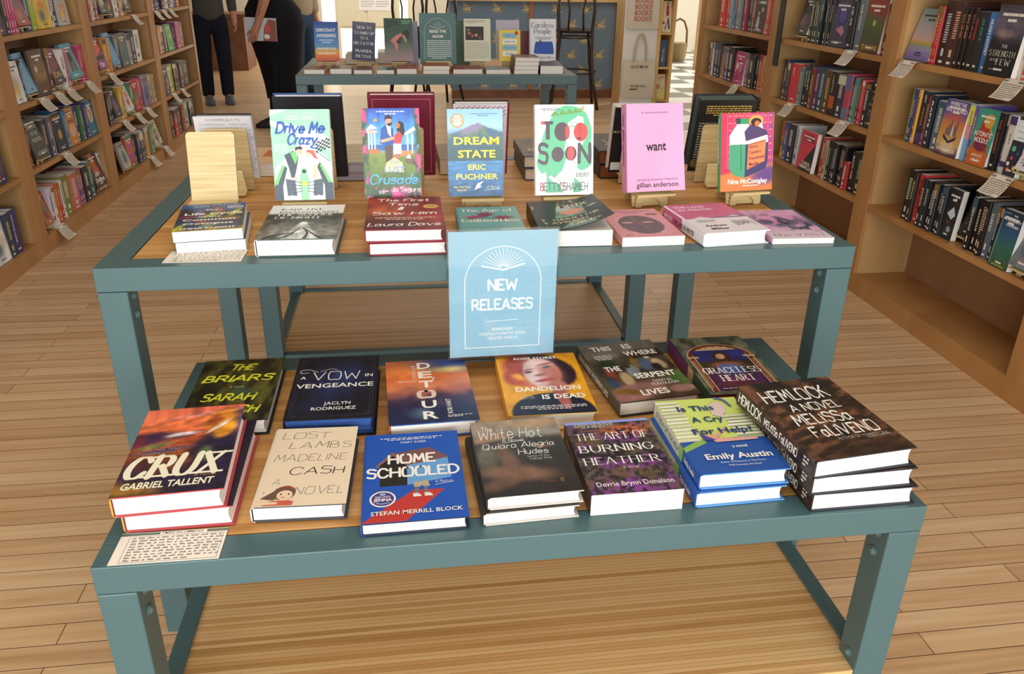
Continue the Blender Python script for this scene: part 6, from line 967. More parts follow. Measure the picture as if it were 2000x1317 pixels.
shelf_row(False, 0.42, 226, rows([(231, '#3a4258', 0.2, S), (235, '#33384a', 0.2, S), (247, '#2f2c2c', 0.18, E_), (253, '#c8a43a', 0.205, S), (258, '#d0ae48', 0.205, S), (268, '#d8d4d4', 0.19, E_), (273, '#4a8a5a', 0.205, S), (285, '#b02a40', 0.205, F_), (291, '#c8485a', 0.205, S), (305, '#8a7a98', 0.21, F_), (309, '#d0bc94', 0.2, S), (313, '#b8a480', 0.2, S)]), 'third shelf of '+l3, 20)
shelf_row(False, 0.087, 252, rows([(263, '#b8b4b0', 0.17, E_), (275, '#b8583a', 0.215, F_, dict(sub=a_greenor)), (281, '#33384a', 0.2, S), (286, '#3a4258', 0.2, S), (292, '#2f4a50', 0.2, S), (297, '#3a5a60', 0.2, S), (305, '#d8883a', 0.205, S), (311, '#6a8a74', 0.2, S), (324, '#c8c0a0', 0.18, E_)]), 'bottom shelf of '+l3, 21)
shelf_row(False, 1.045, 297, rows([(303, '#d8a03a', 0.2, S), (309, '#a83a7a', 0.2, S), (316, '#2c3360', 0.2, S), (322, '#2a2c50', 0.2, S), (328, '#3a2440', 0.2, S), (334, '#dcdcd8', 0.2, S), (339, '#2a2a2a', 0.2, S), (345, '#e2e0da', 0.2, S), (351, '#3a5ab0', 0.2, S), (357, '#c8643a', 0.2, S)]), 'top shelf of '+l4, 22)
shelf_row(False, 0.73, 309, rows([(314, '#b83a34', 0.2, S), (319, '#c02f30', 0.2, S), (325, '#b8802c', 0.205, S), (331, '#2c3438', 0.2, S), (335, '#8a3a34', 0.2, S), (348, '#5ab868', 0.2, F_), (353, '#3a3034', 0.2, S), (359, '#d0609a', 0.205, S), (365, '#8a3a50', 0.2, S)]), 'second shelf of '+l4, 23)
shelf_row(False, 0.42, 330, rows([(341, '#23262a', 0.205, F_), (345, '#dcdcd8', 0.2, S), (350, '#d8cf3a', 0.205, S), (356, '#26262c', 0.205, S), (361, '#3a3230', 0.205, S), (365, '#5a3a34', 0.2, S), (369, '#4a3028', 0.2, S), (378, '#2f3a4c', 0.2, S)]), 'third shelf of '+l4, 24)
shelf_row(False, 0.087, 346, rows([(352, '#34423a', 0.2, S), (358, '#c8403c', 0.2, S), (365, '#3a4a58', 0.2, S), (370, '#a0462c', 0.2, S), (378, '#dcdcda', 0.2, S), (384, '#2a2a28', 0.2, S), (389, '#26241f', 0.2, S)]), 'bottom shelf of '+l4, 25)
# ---------------------------------------------------------------- shelf cards
def shelf_card(label, right, px, z, w=0.1, hang=0.075, tilt=28):
    X = XR if right else XL; s = 1 if right else -1; y = col_y(px, X, z); mb = MB(); t = 0.0005; n = 7; prof = [(s*0.055, 0.0014), (0.0, 0.0016)]
    for k in range(1, n+1):
        q = k/n; prof.append((-s*(0.006+hang*q*math.sin(math.radians(tilt*(0.6+0.7*q)))), 0.0016-hang*q*math.cos(math.radians(tilt*(0.4+0.8*q)))))
    for i in range(len(prof)-1):
        (a0, b0), (a1, b1) = prof[i], prof[i+1]; d = math.hypot(a1-a0, b1-b0); nx, nz = (b0-b1)/d*t*s, 0
        vs = [(a0, -w/2, b0), (a0, w/2, b0), (a1, w/2, b1), (a1, -w/2, b1)]; mb.add(vs+[(x+s*t, yy, zz_-t*0.6) for x, yy, zz_ in vs], [(0, 1, 2, 3), (7, 6, 5, 4), (0, 4, 5, 1), (1, 5, 6, 2), (2, 6, 7, 3), (3, 7, 4, 0)], '#d9cdbb')
    def place(u, v, zz_):                          # face of the hanging part, v up
        q = min(max(1-v/hang, 0), 1)*n; i = min(int(q), n-1); f = q-i; (a0, b0), (a1, b1) = prof[i+1], prof[i+2]; d = math.hypot(a1-a0, b1-b0)
        ox, oz = -s*abs(b1-b0)/d, -abs(a1-a0)/d*0+abs(a1-a0)/d
        yy = (w/2-u) if right else (u-w/2)
        return (a0+(a1-a0)*f+ox*(zz_+0.0003), yy, b0+(b1-b0)*f+oz*(zz_+0.0003))
    a = Art(mb, w, hang, place, 0.0001); a.rect(0.02, 0.88, 0.22, 0.96, '#6a746a'); a.rect(0.7, 0.88, 0.98, 0.96, '#6a746a'); a.scrawl(0.08, 0.95, 0.06, 0.84, 8, '#5a544c', 0.007, int(px))
    o = mb.build('shelf_card', PRINT); o.location = (X+s*0.0175*(z < 0.1)*0, y, z+0.0003); tag(o, label, 'card', 'handwritten cards hanging from bookcase shelves')
for k, (r, px, z, lab) in enumerate(((True, 1776, 1.045, 'card hanging under the face-out gradient book, nearest right bookcase'), (True, 1985, 1.045, 'card at the picture edge, top visible shelf of the nearest right bookcase'), (True, 1960, 0.73, 'card hanging below the grey easel book, second shelf of the nearest right bookcase'),
        (True, 1663, 1.045, 'card hanging from the top visible shelf of the middle right bookcase'), (True, 1545, 0.73, 'card at the left of the second shelf, middle right bookcase'), (True, 1648, 0.73, 'card at the right of the second shelf, middle right bookcase'), (True, 1438, 0.73, 'card hanging in the farthest right bookcase'),
        (False, 82, 0.73, 'leftmost hanging card under the blue face-out book, nearest whole left bookcase'), (False, 112, 0.73, 'second hanging card from the left, nearest whole left bookcase'), (False, 134, 0.73, 'third hanging card from the left, nearest whole left bookcase'), (False, 172, 0.73, 'hanging card below the teal easel book, nearest whole left bookcase'),
        (False, 128, 0.42, 'lone hanging card on the third shelf, nearest whole left bookcase'), (False, 118, 0.087, 'card bent over the kick board, nearest whole left bookcase'), (False, 260, 1.045, 'card hanging from the top visible shelf, second left bookcase from the far end'), (False, 216, 0.73, 'card hanging below the pink easel book, second left bookcase from the far end'),
        (False, 243, 0.42, 'left card of three on the third shelf, second left bookcase from the far end'), (False, 268, 0.42, 'middle card of three on the third shelf, second left bookcase from the far end'), (False, 288, 0.42, 'right card of three on the third shelf, second left bookcase from the far end'),
        (False, 297, 0.087, 'left card of two bent over the kick board, second left bookcase from the far end'), (False, 323, 0.087, 'right card of two bent over the kick board, second left bookcase from the far end'),
        (False, 304, 1.045, 'left card of three on the top visible shelf, farthest left bookcase'), (False, 318, 1.045, 'middle card of three on the top visible shelf, farthest left bookcase'), (False, 331, 1.045, 'right card of three on the top visible shelf, farthest left bookcase'),
        (False, 339, 0.42, 'left card of two on the third shelf, farthest left bookcase'), (False, 356, 0.42, 'right card of two on the third shelf, farthest left bookcase'))):
    shelf_card(lab, r, px, z, w=0.1 if r or px > 100 else 0.105)
pq = MB().box((XR-0.006, 3.39, 0.9), (XR-0.0005, 3.45, 1.3), '#1a1a1c').build('door_placard', PRINT); pq.name = 'black_placard'; tag(pq, 'narrow black placard on the upright between the two farther right bookcases', 'placard')
def at(px, py, Y):                                   # the point of the plane y = Y seen at a place in the picture
    d = AR*((px-CX)/FPX)+AD*((py-CY)/FPX)+AF; t = (Y-CAM[1])/d.y; return Vector(CAM)+d*t
# ---------------------------------------------------------------- far table: propped books, a sign and piles
GF = 'books propped up on the far table'; GQ = 'books lying along the front of the far table'
def far_prop(label, x, w, h, t, cov, art, roll=0, z=ZU+0.04, **k):
    make_book('hardcover_book', label, 'book', GF, T(x, 3.62, z) @ RY(-roll) @ RX(80), w, h, t, cov, True, art=art, **k)
def a_democ(a): a.img(4, 20, lambda u, v: grad(v, [(0, '#c8502c'), (0.12, '#e0782c'), (0.26, '#e8b23a'), (0.36, '#5a94cc'), (0.7, '#3f78c0'), (1, '#26469a')])); [a.text(t, 0.5, v, 0.13, W_, 'black', fw=0.8) for t, v in (('DEMOCRACY', 0.75), ('AWAKENING', 0.61))]; a.fine(0.2, 0.8, 0.44, 0.56, 2, '#c8dcf0', al='c'); a.text('HEATHER COX', 0.5, 0.29, 0.09, W_, 'black', fw=0.78); a.text('RICHARDSON', 0.5, 0.17, 0.09, W_, 'black', fw=0.74)
def a_dict(a): a.img(10, 16, lambda u, v: grad(v*0.8+0.2*fbm(u, v, 4, 3), [(0, '#2a3050'), (0.6, '#3a3f5c'), (1, '#6a687c')])); [a.text(t, 0.52, v, 0.11, W_, 'serif', fw=w, wt=0.16) for t, v, w in (('HOW TO', 0.82, 0.6), ('STAND UP', 0.68, 0.86), ('TO A', 0.55, 0.36), ('DICTATOR', 0.41, 0.88), ('MARIA', 0.21, 0.72), ('RESSA', 0.07, 0.66))]
def a_greenf(a): a.img(4, 16, lambda u, v: grad(v, [(0, '#a8888c'), (0.25, '#7f7a74'), (0.5, '#3f5a4a'), (1, '#2f4f40')])); a.fine(0.08, 0.5, 0.76, 0.94, 3, '#1c2f26', 0.7); a.fine(0.62, 0.94, 0.86, 0.96, 3, '#7fc08a'); a.poly([(0.2, 0.48), (0.4, 0.6), (0.6, 0.66), (0.62, 0.58), (0.44, 0.48), (0.48, 0.36), (0.42, 0.2), (0.34, 0.4)], '#d08478'); a.poly([(0.4, 0.44), (0.6, 0.6), (0.56, 0.4)], '#1f2a26'); a.poly([(0.62, 0.66), (0.78, 0.74), (0.9, 0.68), (0.86, 0.5), (0.74, 0.6)], '#1c2522'); a.poly([(0.62, 0.62), (0.72, 0.6), (0.8, 0.44), (0.72, 0.46)], '#d08478')
def a_essay(a): a.rect(0.06, 0.5, 0.74, 0.82, '#241d1c'); [a.ell(u, v, 0.06, 0.05, c) for u, v, c in ((0.2, 0.66, '#b8705a'), (0.32, 0.6, '#a85a4a'), (0.46, 0.62, '#c89a84'), (0.6, 0.56, '#8a3a34'), (0.16, 0.74, '#8a6a5a'))]; a.fine(0.06, 0.94, 0.06, 0.46, 11, '#9a978a', 0.35); a.fine(0.06, 0.8, 0.9, 0.97, 3, '#5a584e', 0.4)
def a_speak(a): a.rect(0, 0, 1, 1, '#e8cf4a'); [a.rect(0.16, 0.74-0.19*k, 0.84, 0.9-0.19*k, ('#8fbfd8', '#f4f2ec', '#8fbfd8', '#f4f2ec')[k]) for k in range(4)]; [a.text(t, 0.5, 0.785-0.19*k, 0.09, '#5a7fb0', 'bold', fw=w) for k, (t, w) in enumerate((('HOW TO', 0.4), ('SPEAK UP', 0.5), ('WITH YOUR', 0.6), ('PEOPLE', 0.36)))]; a.ell(0.82, 0.9, 0.09, 0.09, '#d03a34')
def a_care(a): a.text('Careless', 0.5, 0.8, 0.17, '#26344f', 'serif', fw=0.82, wt=0.16); a.text('People', 0.5, 0.66, 0.17, '#26344f', 'serif', fw=0.62, wt=0.16); a.fine(0.2, 0.85, 0.51, 0.58, 2, '#6a7488', al='c'); a.poly([(0.2, 0.18), (0.16, 0.22), (0.22, 0.44), (0.26, 0.47), (0.84, 0.47), (0.88, 0.44), (0.93, 0.22), (0.9, 0.17)], '#1f4fae'); a.poly([(0.34, 0.44), (0.42, 0.53), (0.5, 0.4)], '#3a4660'); a.text('Sarah Wynn-Williams', 0.53, 0.07, 0.075, '#2a3a5c', 'serif', fw=0.8, wt=0.14)
far_prop('blue and orange book with white capitals, leftmost propped up on the far table', -0.02, 0.125, 0.2, 0.02, '#3f78c0', a_democ)
far_prop('tilted dark blue book with white serif title, propped on the far table', 0.17, 0.122, 0.195, 0.02, '#2f3452', a_dict, roll=-4, z=ZU+0.049)
far_prop('dark green book with a bending pink figure, propped on the far table', 0.348, 0.152, 0.22, 0.02, '#3a5446', a_greenf)
far_prop('cream text-covered book with a dark painting, propped on the far table', 0.777, 0.146, 0.22, 0.022, '#dcdcc6', a_essay)
far_prop('yellow book with speech bubbles, propped on the far table', 0.97, 0.118, 0.165, 0.016, '#e8cf4a', a_speak)
make_book('paperback_book', 'lavender book standing behind the yellow speech bubble book', 'book', GF, T(0.963, 3.70, ZU+0.042) @ RX(80), 0.13, 0.21, 0.016, '#b8b2c4', False)
far_prop('white book with a blue square, rightmost propped up on the far table', 1.137, 0.148, 0.222, 0.026, '#e3e5ea', a_care, spine='#b8c4d2')
make_book('hardcover_book', 'dark red book standing behind the white blue-square book', 'book', GF, T(1.10, 3.76, ZU+0.0005) @ RX(84), 0.14, 0.19, 0.02, '#6a2a30', True)
make_book('hardcover_book', 'green book standing behind the far table sign', 'book', GF, T(0.725, 3.80, ZU+0.0005) @ RX(84), 0.1, 0.24, 0.02, '#4a6a58', True)
make_book('hardcover_book', 'pale lilac book standing behind the dark green propped book', 'book', GF, T(0.395, 3.72, ZU+0.0005) @ RX(84), 0.135, 0.24, 0.02, '#a9a8c4', True)
fs = thing('table_sign', 'green read the room sign in a wooden base on the far table', 'sign', T(0.537, 3.6, ZU+0.028) @ RX(84))
mb = MB().box((0, 0, 0), (0.197, 0.262, 0.002), '#4a7272'); a = Art(mb, 0.197, 0.262, lambda x, y, z: (x, y, 0.002+z))
a.line([(0.13, 0.1)]+[(0.5-0.37*math.cos(PI*k/20), 0.62+0.37*0.75*math.sin(PI*k/20)) for k in range(21)]+[(0.87, 0.1)], 0.009, '#c8c4a0'); a.line([(0.3, 0.75), (0.5, 0.7), (0.7, 0.75)], 0.014, '#c8c4a0'); a.lines([[(0.5+0.05*math.cos(t), 0.72+0.03*math.sin(t)), (0.5+0.14*math.cos(t), 0.72+0.11*math.sin(t))] for t in np.linspace(0.6, 2.5, 8)], 0.006, '#9fb8b4')
a.text('READ THE', 0.5, 0.62, 0.075, W_, 'black', fw=0.45); a.text('ROOM', 0.5, 0.52, 0.075, W_, 'black', fw=0.28); a.fine(0.2, 0.85, 0.1, 0.48, 10, '#c9d8d6', 0.5, al='c'); mb.build('sign_board', PRINT, fs)
MB().box((0.03, -0.022, -0.035), (0.167, 0.016, 0.04)).build('base', EASEL, fs)
for x, lab in ((0.045, 'easel under the blue and orange book on the far table'), (0.232, 'easel under the tilted dark blue book on the far table'), (0.424, 'easel under the dark green book on the far table'), (0.85, 'easel under the cream book on the far table'), (1.03, 'easel under the yellow book on the far table'), (1.212, 'easel under the white blue-square book on the far table')):
    easel(lab, T(x, 3.615, ZU+0.0003), w=0.085, ph=0.14, led=0.039, lean=10, group='wooden book easels on the far table')
for k, (x0, x1, n, t, col, lab) in enumerate(((-0.06, 0.045, 1, 0.022, '#7a5a48', 'brown patterned paperback, first lying from the left'), (0.07, 0.182, 1, 0.026, '#5f564f', 'grey brown paperback, second lying from the left'), (0.19, 0.286, 1, 0.02, '#8a6a60', 'lilac edged paperback, third lying from the left'), (0.306, 0.4, 1, 0.02, '#4a5a7a', 'dark blue paperback, fourth lying from the left'),
        (0.41, 0.516, 1, 0.026, '#a86a60', 'pink spotted paperback with lifted cover, fifth lying from the left'), (0.545, 0.685, 2, 0.02, '#b8653c', 'book in the pile under the far table sign'), (0.702, 0.86, 1, 0.024, '#8a3a34', 'red edged book, lying right of the sign'), (0.876, 1.008, 1, 0.022, '#8a94a4', 'grey book with a dark picture, lying below the yellow book'),
        (1.024, 1.156, 4, 0.0205, '#8a6a58', 'white-edged paperback in the tall pile'), (1.165, 1.29, 1, 0.042, '#6a6460', 'thick book with lifted cover, lying at the right end'))):
    for j in range(n):
        lev = '' if n == 1 else (('lower', 'upper') if n == 2 else ('lowest', 'second lowest', 'second highest', 'topmost'))[j]+' '
        make_book('paperback_book', f'{lev}{lab} on the far table', 'book', GQ, T(x0+0.002*j, 3.385, ZU+0.0005+j*(t+0.0005)), x1-x0-0.004, 0.18, t, col, False,
                  art=(lambda a, c=col, s=k: a.img(8, 10, lambda u, v: np.clip(np.array(hx(c))*(0.7+0.6*fbm(u, v, 4, s)[..., None]), 0, 1))), curl=(0.6, 0.4, 0.2, 0.012) if k in (4, 9) else None)
lay2 = [('grey pile book behind the tilted dark blue book on the far table', 0.12, 3.86, 0.16, 0.05, '#6a6258'), ('white pile book behind the dark green book on the far table', 0.3, 3.9, 0.15, 0.06, '#c8c0b8')]
for lab, x, y, w, t, c in lay2: make_book('paperback_book', lab, 'book', 'spare books at the back of the far table', T(x, y, ZU+0.0005), w, 0.22, t, c, False)
# ---------------------------------------------------------------- wallpapered counter
YC = 8.45; cx0, cx1 = 0.985, 2.87
ct = thing('counter', 'bar counter papered in grey blue with golden swans', 'counter', T(0, 0, 0)); mb = MB().box((cx0, YC, 0.1), (cx1, YC+0.5, 1.055), '#73889a')
def rb2(p, w):
    v, f = ribbon(p, w); return [q[:2] for q in v], f
def swan(mb, x, z, fl, sc=0.155):
    def P(p): return [(x+fl*u*sc, YC-0.001, z+v*sc) for u, v in p]
    g1, g2 = '#c6b684', '#b3a57c'
    mb.add(P([(-0.45, -0.1), (-0.2, -0.2), (0.15, -0.18), (0.3, -0.02), (0.1, 0.06), (-0.2, 0.02)]), [list(range(6))], g1); mb.add(P([(-0.3, 0.04), (-0.42, 0.45), (-0.1, 0.22), (0.12, 0.08)]), [list(range(4))], g2)
    vs, fs_ = rb2([np.array(p) for p in ((0.2, -0.08), (0.34, 0.05), (0.28, 0.2), (0.36, 0.3), (0.46, 0.24), (0.44, 0.16))], [0.07]*6); mb.add(P(vs), fs_, g1); vs, fs_ = rb2([np.array(p) for p in ((-0.5, -0.2), (-0.2, -0.29), (0.2, -0.28), (0.36, -0.1))], [0.04]*4); mb.add(P(vs), fs_, g2)
for r in range(6):
    for c in range(7):
        x = cx0+0.2+0.335*c+(0.165 if r % 2 else 0); z = 0.98-0.165*r
        if x < cx1-0.1: swan(mb, x, z, 1 if r % 2 == 0 else -1)
mb.build('papered_panel', MATTE, ct)
MB().box((cx0-0.02, YC-0.05, 1.0555), (cx1+0.05, YC+0.52, 1.095)).build('counter_top', BLOND, ct); MB().box((cx0, YC-0.012, 0), (cx1, YC-0.0005, 0.099)).build('skirting', BROWNW, ct)
MB().box((1.865, YC-0.02, 0.0995), (1.915, YC-0.0015, 1.055)).build('pilaster', mat('orange_brown_wood', '#a5663a', 0.5), ct); MB().box((cx1+0.0005, YC-0.015, 0), (cx1+0.045, YC+0.5, 1.055)).build('end_post', BROWNW, ct)
cl = MB().box((2.9525, 8.3, 0.16), (3.045, 8.42, 3.39), '#cfc6b6').box((2.94, 8.285, 0), (3.055, 8.435, 0.16), '#cfc6b6').build('trim_2', MATTE); struct(cl)
# ---------------------------------------------------------------- bentwood bar stools
def bar_stool(label, M, m, sc=1.0):
    root = thing('bar_stool', label, 'stool', M, 'bentwood bar stools by the counter'); Z = 0.78
    MB().tube([(0, 0, Z-0.022), (0, 0, Z), (0, 0, Z+0.008)], [0.175, 0.185, 0.17], 24).build('seat', m, root, smooth=False)
    for sx in (-1, 1):
        MB().tube([(sx*0.15, 0.15, Z+0.36), (sx*0.165, 0.15, Z+0.2), (sx*0.15, 0.14, Z), (sx*0.155, 0.14, 0.55), (sx*0.175, 0.17, 0.3), (sx*0.23, 0.22, 0.0)], 0.0145, 8).build('leg', m, root, smooth=True)
        MB().tube([(sx*0.13, -0.12, Z-0.02), (sx*0.15, -0.14, 0.5), (sx*0.2, -0.19, 0.0)], 0.0145, 8).build('leg', m, root, smooth=True)
    MB().tube([(-0.15, 0.15, Z+0.36)]+[(-0.15*math.cos(PI*k/10), 0.155, Z+0.36+0.1*math.sin(PI*k/10)) for k in range(1, 10)]+[(0.15, 0.15, Z+0.36)], 0.0145, 8).build('back_hoop', m, root, smooth=True)
    MB().tube([(-0.07, 0.15, Z), (-0.06, 0.155, Z+0.2), (-0.09, 0.152, Z+0.36), (0, 0.152, Z+0.42), (0.09, 0.152, Z+0.36), (0.06, 0.155, Z+0.2), (0.07, 0.15, Z)], 0.0095, 8).build('inner_hoop', m, root, smooth=True)
    for z, r in ((0.36, 0.215), (Z-0.07, 0.165)): MB().tube([(r*math.cos(2*PI*k/24), r*math.sin(2*PI*k/24), z) for k in range(25)], 0.0085, 8).build('ring', m, root, smooth=True)
bar_stool('dark bentwood bar stool in front of the swan-papered counter', T(2.28, 7.85, 0) @ RZ(170) @ Matrix.Diagonal((1.15, 1.15, 1.02, 1)), DARKW)
bar_stool('black bentwood bar stool in front of the bright doorway, left of its pair', T(0.5, 8.45, 0) @ RZ(185), mat('black_lacquer', '#17130f', 0.35))
bar_stool('black bentwood bar stool in front of the bright doorway, right of its pair', T(0.8, 7.95, 0) @ RZ(200), mat('black_lacquer', '#17130f', 0.35))
# ---------------------------------------------------------------- display stand with tote bags and cards
YD = 7.6
ds = thing('display_stand', 'white fronted blond wood stand hung with tote bags', 'display stand', T(0, 0, 0))
p0 = at(1214, 0, YD).x; p1 = at(1283, 60, YD).x; q1 = at(1318, 60, YD).x
MB().box((2.75, YD, 0.06), (3.11, YD+0.02, 1.5), '#e3e6e6').build('white_panel', MATTE, ds)
m = MB(); m.box((3.1105, YD-0.005, 0), (3.15, YD+0.36, 1.5)).box((3.27, YD-0.005, 0), (3.3, YD+0.36, 1.5)).box((3.1505, YD+0.33, 0), (3.2695, YD+0.36, 1.5)).box((2.75, YD+0.0205, 0), (2.77, YD+0.36, 1.5)); m.build('cabinet', BLOND, ds)
for z in (0.1, 0.44, 0.79, 1.14): MB().box((3.1505, YD+0.002, z-0.02), (3.2695, YD+0.3295, z)).build('shelf', BLOND, ds)
def tote(label, x0, x1, z0, z1, zh, art):
    root = thing('tote_bag', label, 'bag', T(0, YD-0.012, 0), 'canvas tote bags on the display stand'); w, h = x1-x0, z1-z0
    rg = []
    for k in range(9):
        v = k/8; z = z0+h*v; th = 0.012*math.sin(PI*min(v*1.2, 1))+0.004; fl = 0.015*(1-v)
        rg.append([(x0-fl+(w+2*fl)*u, -th*(0.6+0.4*math.sin(6*u+v*3))-0.004 if sd else 0.003, z) for sd, us in ((0, np.linspace(0, 1, 6)), (1, np.linspace(1, 0, 6))) for u in us])
    mb = MB(); mb.loft(rg, '#d8cfc0'); a = Art(mb, w, h, lambda x, y, z: (x0+x, -0.019-z*2, z0+y), 0.0003); art(a); mb.build('bag_body', MATTE, root)
    c = (x0+x1)/2
    if zh: MB().tube([(c-w*0.2, -0.006, z1-0.02), (c-w*0.17, -0.01, (z1+zh)/2), (c-0.03, -0.008, zh-0.02), (c, -0.006, zh), (c+0.03, -0.008, zh-0.02), (c+w*0.17, -0.01, (z1+zh)/2), (c+w*0.2, -0.006, z1-0.02)], 0.011, 8, '#c2b39c').build('handles', MATTE, root)
def a_bk(a): [a.text('BOOKS!', 0.5, 0.16+0.125*k, 0.15, '#c2604c', 'sans', fw=0.58, wt=0.01) for k in range(6)]
def a_lv(a): a.text('LEAVE ME BE', 0.5, 0.78, 0.085, '#4f4248', 'sans', fw=0.56, wt=0.008); a.text('WITH MY BOOKS', 0.5, 0.27, 0.075, '#4f4248', 'sans', fw=0.5, wt=0.008); a.fine(0.24, 0.76, 0.18, 0.25, 1, '#4f4248')
tote('canvas tote bag printed with red repeated lettering, hanging uppermost', 2.775, 3.095, 0.83, 1.3, None, a_bk)
tote('canvas tote bag with dark lettering, hanging lower by its looped handles', 2.765, 3.105, 0.13, 0.52, 0.78, a_lv)
def greet(label, x, z, w, h, art, lean=8, rz=0):
    mb = MB().box((0, 0, 0), (w, h, 0.003), '#f0e6c8'); art(Art(mb, w, h, lambda X, Y, q: (X, Y, 0.003+q), 0.0001)); o = mb.build('greeting_card', PRINT); o.matrix_world = T(x, YD+0.045, z) @ RY(rz) @ RX(90-lean); tag(o, label, 'card', 'cards on the display stand')
def a_c1(a): a.poly([(0.5, 0.5), (0.8, 0.55), (0.75, 0.85), (0.55, 0.9)], '#b8403c'); a.poly([(0.4, 0.1), (0.75, 0.52), (0.9, 0.1), (0.75, 0.1), (0.65, 0.35), (0.5, 0.08)], '#3a4668'); a.ell(0.3, 0.3, 0.12, 0.12, '#c8503c'); a.ell(0.2, 0.6, 0.08, 0.08, '#d8b44a'); a.ell(0.66, 0.93, 0.08, 0.08, '#3a2a24')
def a_c2(a): a.rect(0, 0, 1, 0.4, '#e8dc8a'); a.ell(0.28, 0.5, 0.16, 0.22, '#c8503c'); a.ell(0.3, 0.5, 0.1, 0.1, '#e8b0a0'); a.line([(0.55, 0.75), (0.5, 0.5), (0.75, 0.4), (0.9, 0.55)], 0.04, '#5a7a5a', True); a.text('IN', 0.3, 0.82, 0.12, '#b8403c', 'brush'); a.fine(0.4, 0.9, 0.76, 0.9, 2, '#c8503c')
def a_c3(a): a.rect(0, 0, 1, 1, '#4f6a94'); a.ell(0.5, 0.6, 0.2, 0.3, '#8aa0bc'); a.poly([(0.4, 0.2), (0.5, 0.6), (0.6, 0.2)], '#c8d4e0')
greet('cream card with a dancing figure in a red top, top of the display stand', 3.152, 0.792, 0.115, 0.31, a_c1)
greet('tilted blue card in the middle cubby of the display stand', 3.165, 0.4465, 0.07, 0.27, a_c3, rz=5)
greet('cream card with a red figure and green squiggle, lowest cubby of the stand', 3.152, 0.102, 0.112, 0.26, a_c2)
# ---------------------------------------------------------------- back doorway and what stands by it
def lit(name, c, e):
    m = mat(name, c, 0.3); b = m.node_tree.nodes['Principled BSDF']; b.inputs['Emission Color'].default_value = (*lin(c), 1); b.inputs['Emission Strength'].default_value = e; return m
DAY = lit('daylight_behind_glass', '#fdf9ec', 2.3)
dr = MB(); xa, xb = -0.9, 0.62; YB = 13.0
dr.box((xa, YB, 0), (xa+0.07, YB+0.1, 3.4)).box((xb-0.07, YB, 0), (xb, YB+0.1, 3.4)).box((-0.62, YB, 0), (-0.55, YB+0.1, 3.4)).box((0.36, YB, 0), (0.42, YB+0.1, 3.4)).box((xa+0.07, YB, 2.4), (xb-0.07, YB+0.1, 3.4)).box((-0.5495, YB+0.02, 0.46), (0.3595, YB+0.08, 2.3995)).box((-0.5495, YB+0.01, 0.5), (-0.16, YB+0.0195, 2.2)).box((-0.1, YB+0.01, 0.5), (0.33, YB+0.0195, 2.2))
door = struct(dr.build('door_1', mat('cream_door_paint', '#e6e2c8', 0.45)))
struct(MB().box((-0.549, YB+0.03, 0.0), (0.359, YB+0.05, 0.4595)).box((xa+0.0705, YB+0.03, 0), (-0.6205, YB+0.05, 2.3995)).box((0.4205, YB+0.03, 0), (xb-0.0705, YB+0.05, 2.3995)).build('window_2', DAY))
pn = MB().box((0, 0, 0), (0.52, 0.5, 0.002), '#f3f3f3'); a = Art(pn, 0.52, 0.5, lambda x, y, z: (x, y, 0.002+z), 0.0005); a.fine(0.08, 0.48, 0.1, 0.95, 12, '#a9a9b2', 0.35); a.fine(0.54, 0.94, 0.1, 0.95, 12, '#a9a9b2', 0.35); o = pn.build('paper_notice', PRINT); o.matrix_world = T(-0.24, YB+0.008, 0.74) @ RX(90); tag(o, 'white printed notice taped to the cream door', 'notice')
cbn = thing('wooden_cabinet', 'brown wooden cabinet against the back wall at the left', 'cabinet', T(0, 0, 0)); MB().box((-3.2, 11.2, 0), (-1.75, 11.9, 0.72)).build('body', BROWNW, cbn); MB().box((-3.25, 11.15, 0.7205), (-1.7, 11.95, 0.76)).build('top', BROWNW, cbn)
bk = thing('wicker_basket', 'woven basket with a tall handle on the chequered floor', 'basket', T(5.05, 12.6, 0)); MB().tube([(0, 0, 0), (0, 0, 0.1), (0, 0, 0.3)], [0.13, 0.15, 0.17], 16, '#8a7a58').build('body', MATTE, bk)
MB().tube([(-0.15, 0, 0.28), (-0.14, 0, 0.5), (-0.08, 0, 0.64), (0, 0, 0.68), (0.08, 0, 0.64), (0.14, 0, 0.5), (0.15, 0, 0.28)], 0.018, 8, '#6a5638').build('handle', MATTE, bk)
fb = thing('blond_bookcase', 'pale wooden bookcase glimpsed in the side room beyond the right bookcases', 'bookcase', T(0, 0, 0)); m = MB(); m.box((4.95, 11.2, 0), (5.0, 11.5, 2.2)).box((5.6, 11.2, 0), (5.65, 11.5, 2.2)).box((5.0005, 11.48, 0), (5.5995, 11.5, 2.2)); m.build('frame', BLOND, fb)
for z in (0.1, 0.45, 0.8, 1.15): MB().box((5.0005, 11.21, z-0.025), (5.5995, 11.4795, z)).build('shelf', BLOND, fb)
for k, (x, c, z) in enumerate(((5.02, '#8a3a34', 0.45), (5.06, '#d8d4cc', 0.8), (5.1, '#3a4a60', 0.8), (5.14, '#8a5a3a', 0.8), (5.06, '#4a3a34', 0.1), (5.07, '#6a3a30', 0.45), (5.11, '#8a7a5a', 0.45))):
    make_book('hardcover_book', f'{cname(c)} book {("on its lowest shelf", "on its middle shelf", "on its upper shelf")[(0.1, 0.45, 0.8).index(z)]} in the side room bookcase, {ORD[k]} along', 'book', 'books in the side room', T(x+0.03, 11.225, z+0.0006) @ RZ(90) @ RX(90), 0.15, 0.22, 0.026, c, True)
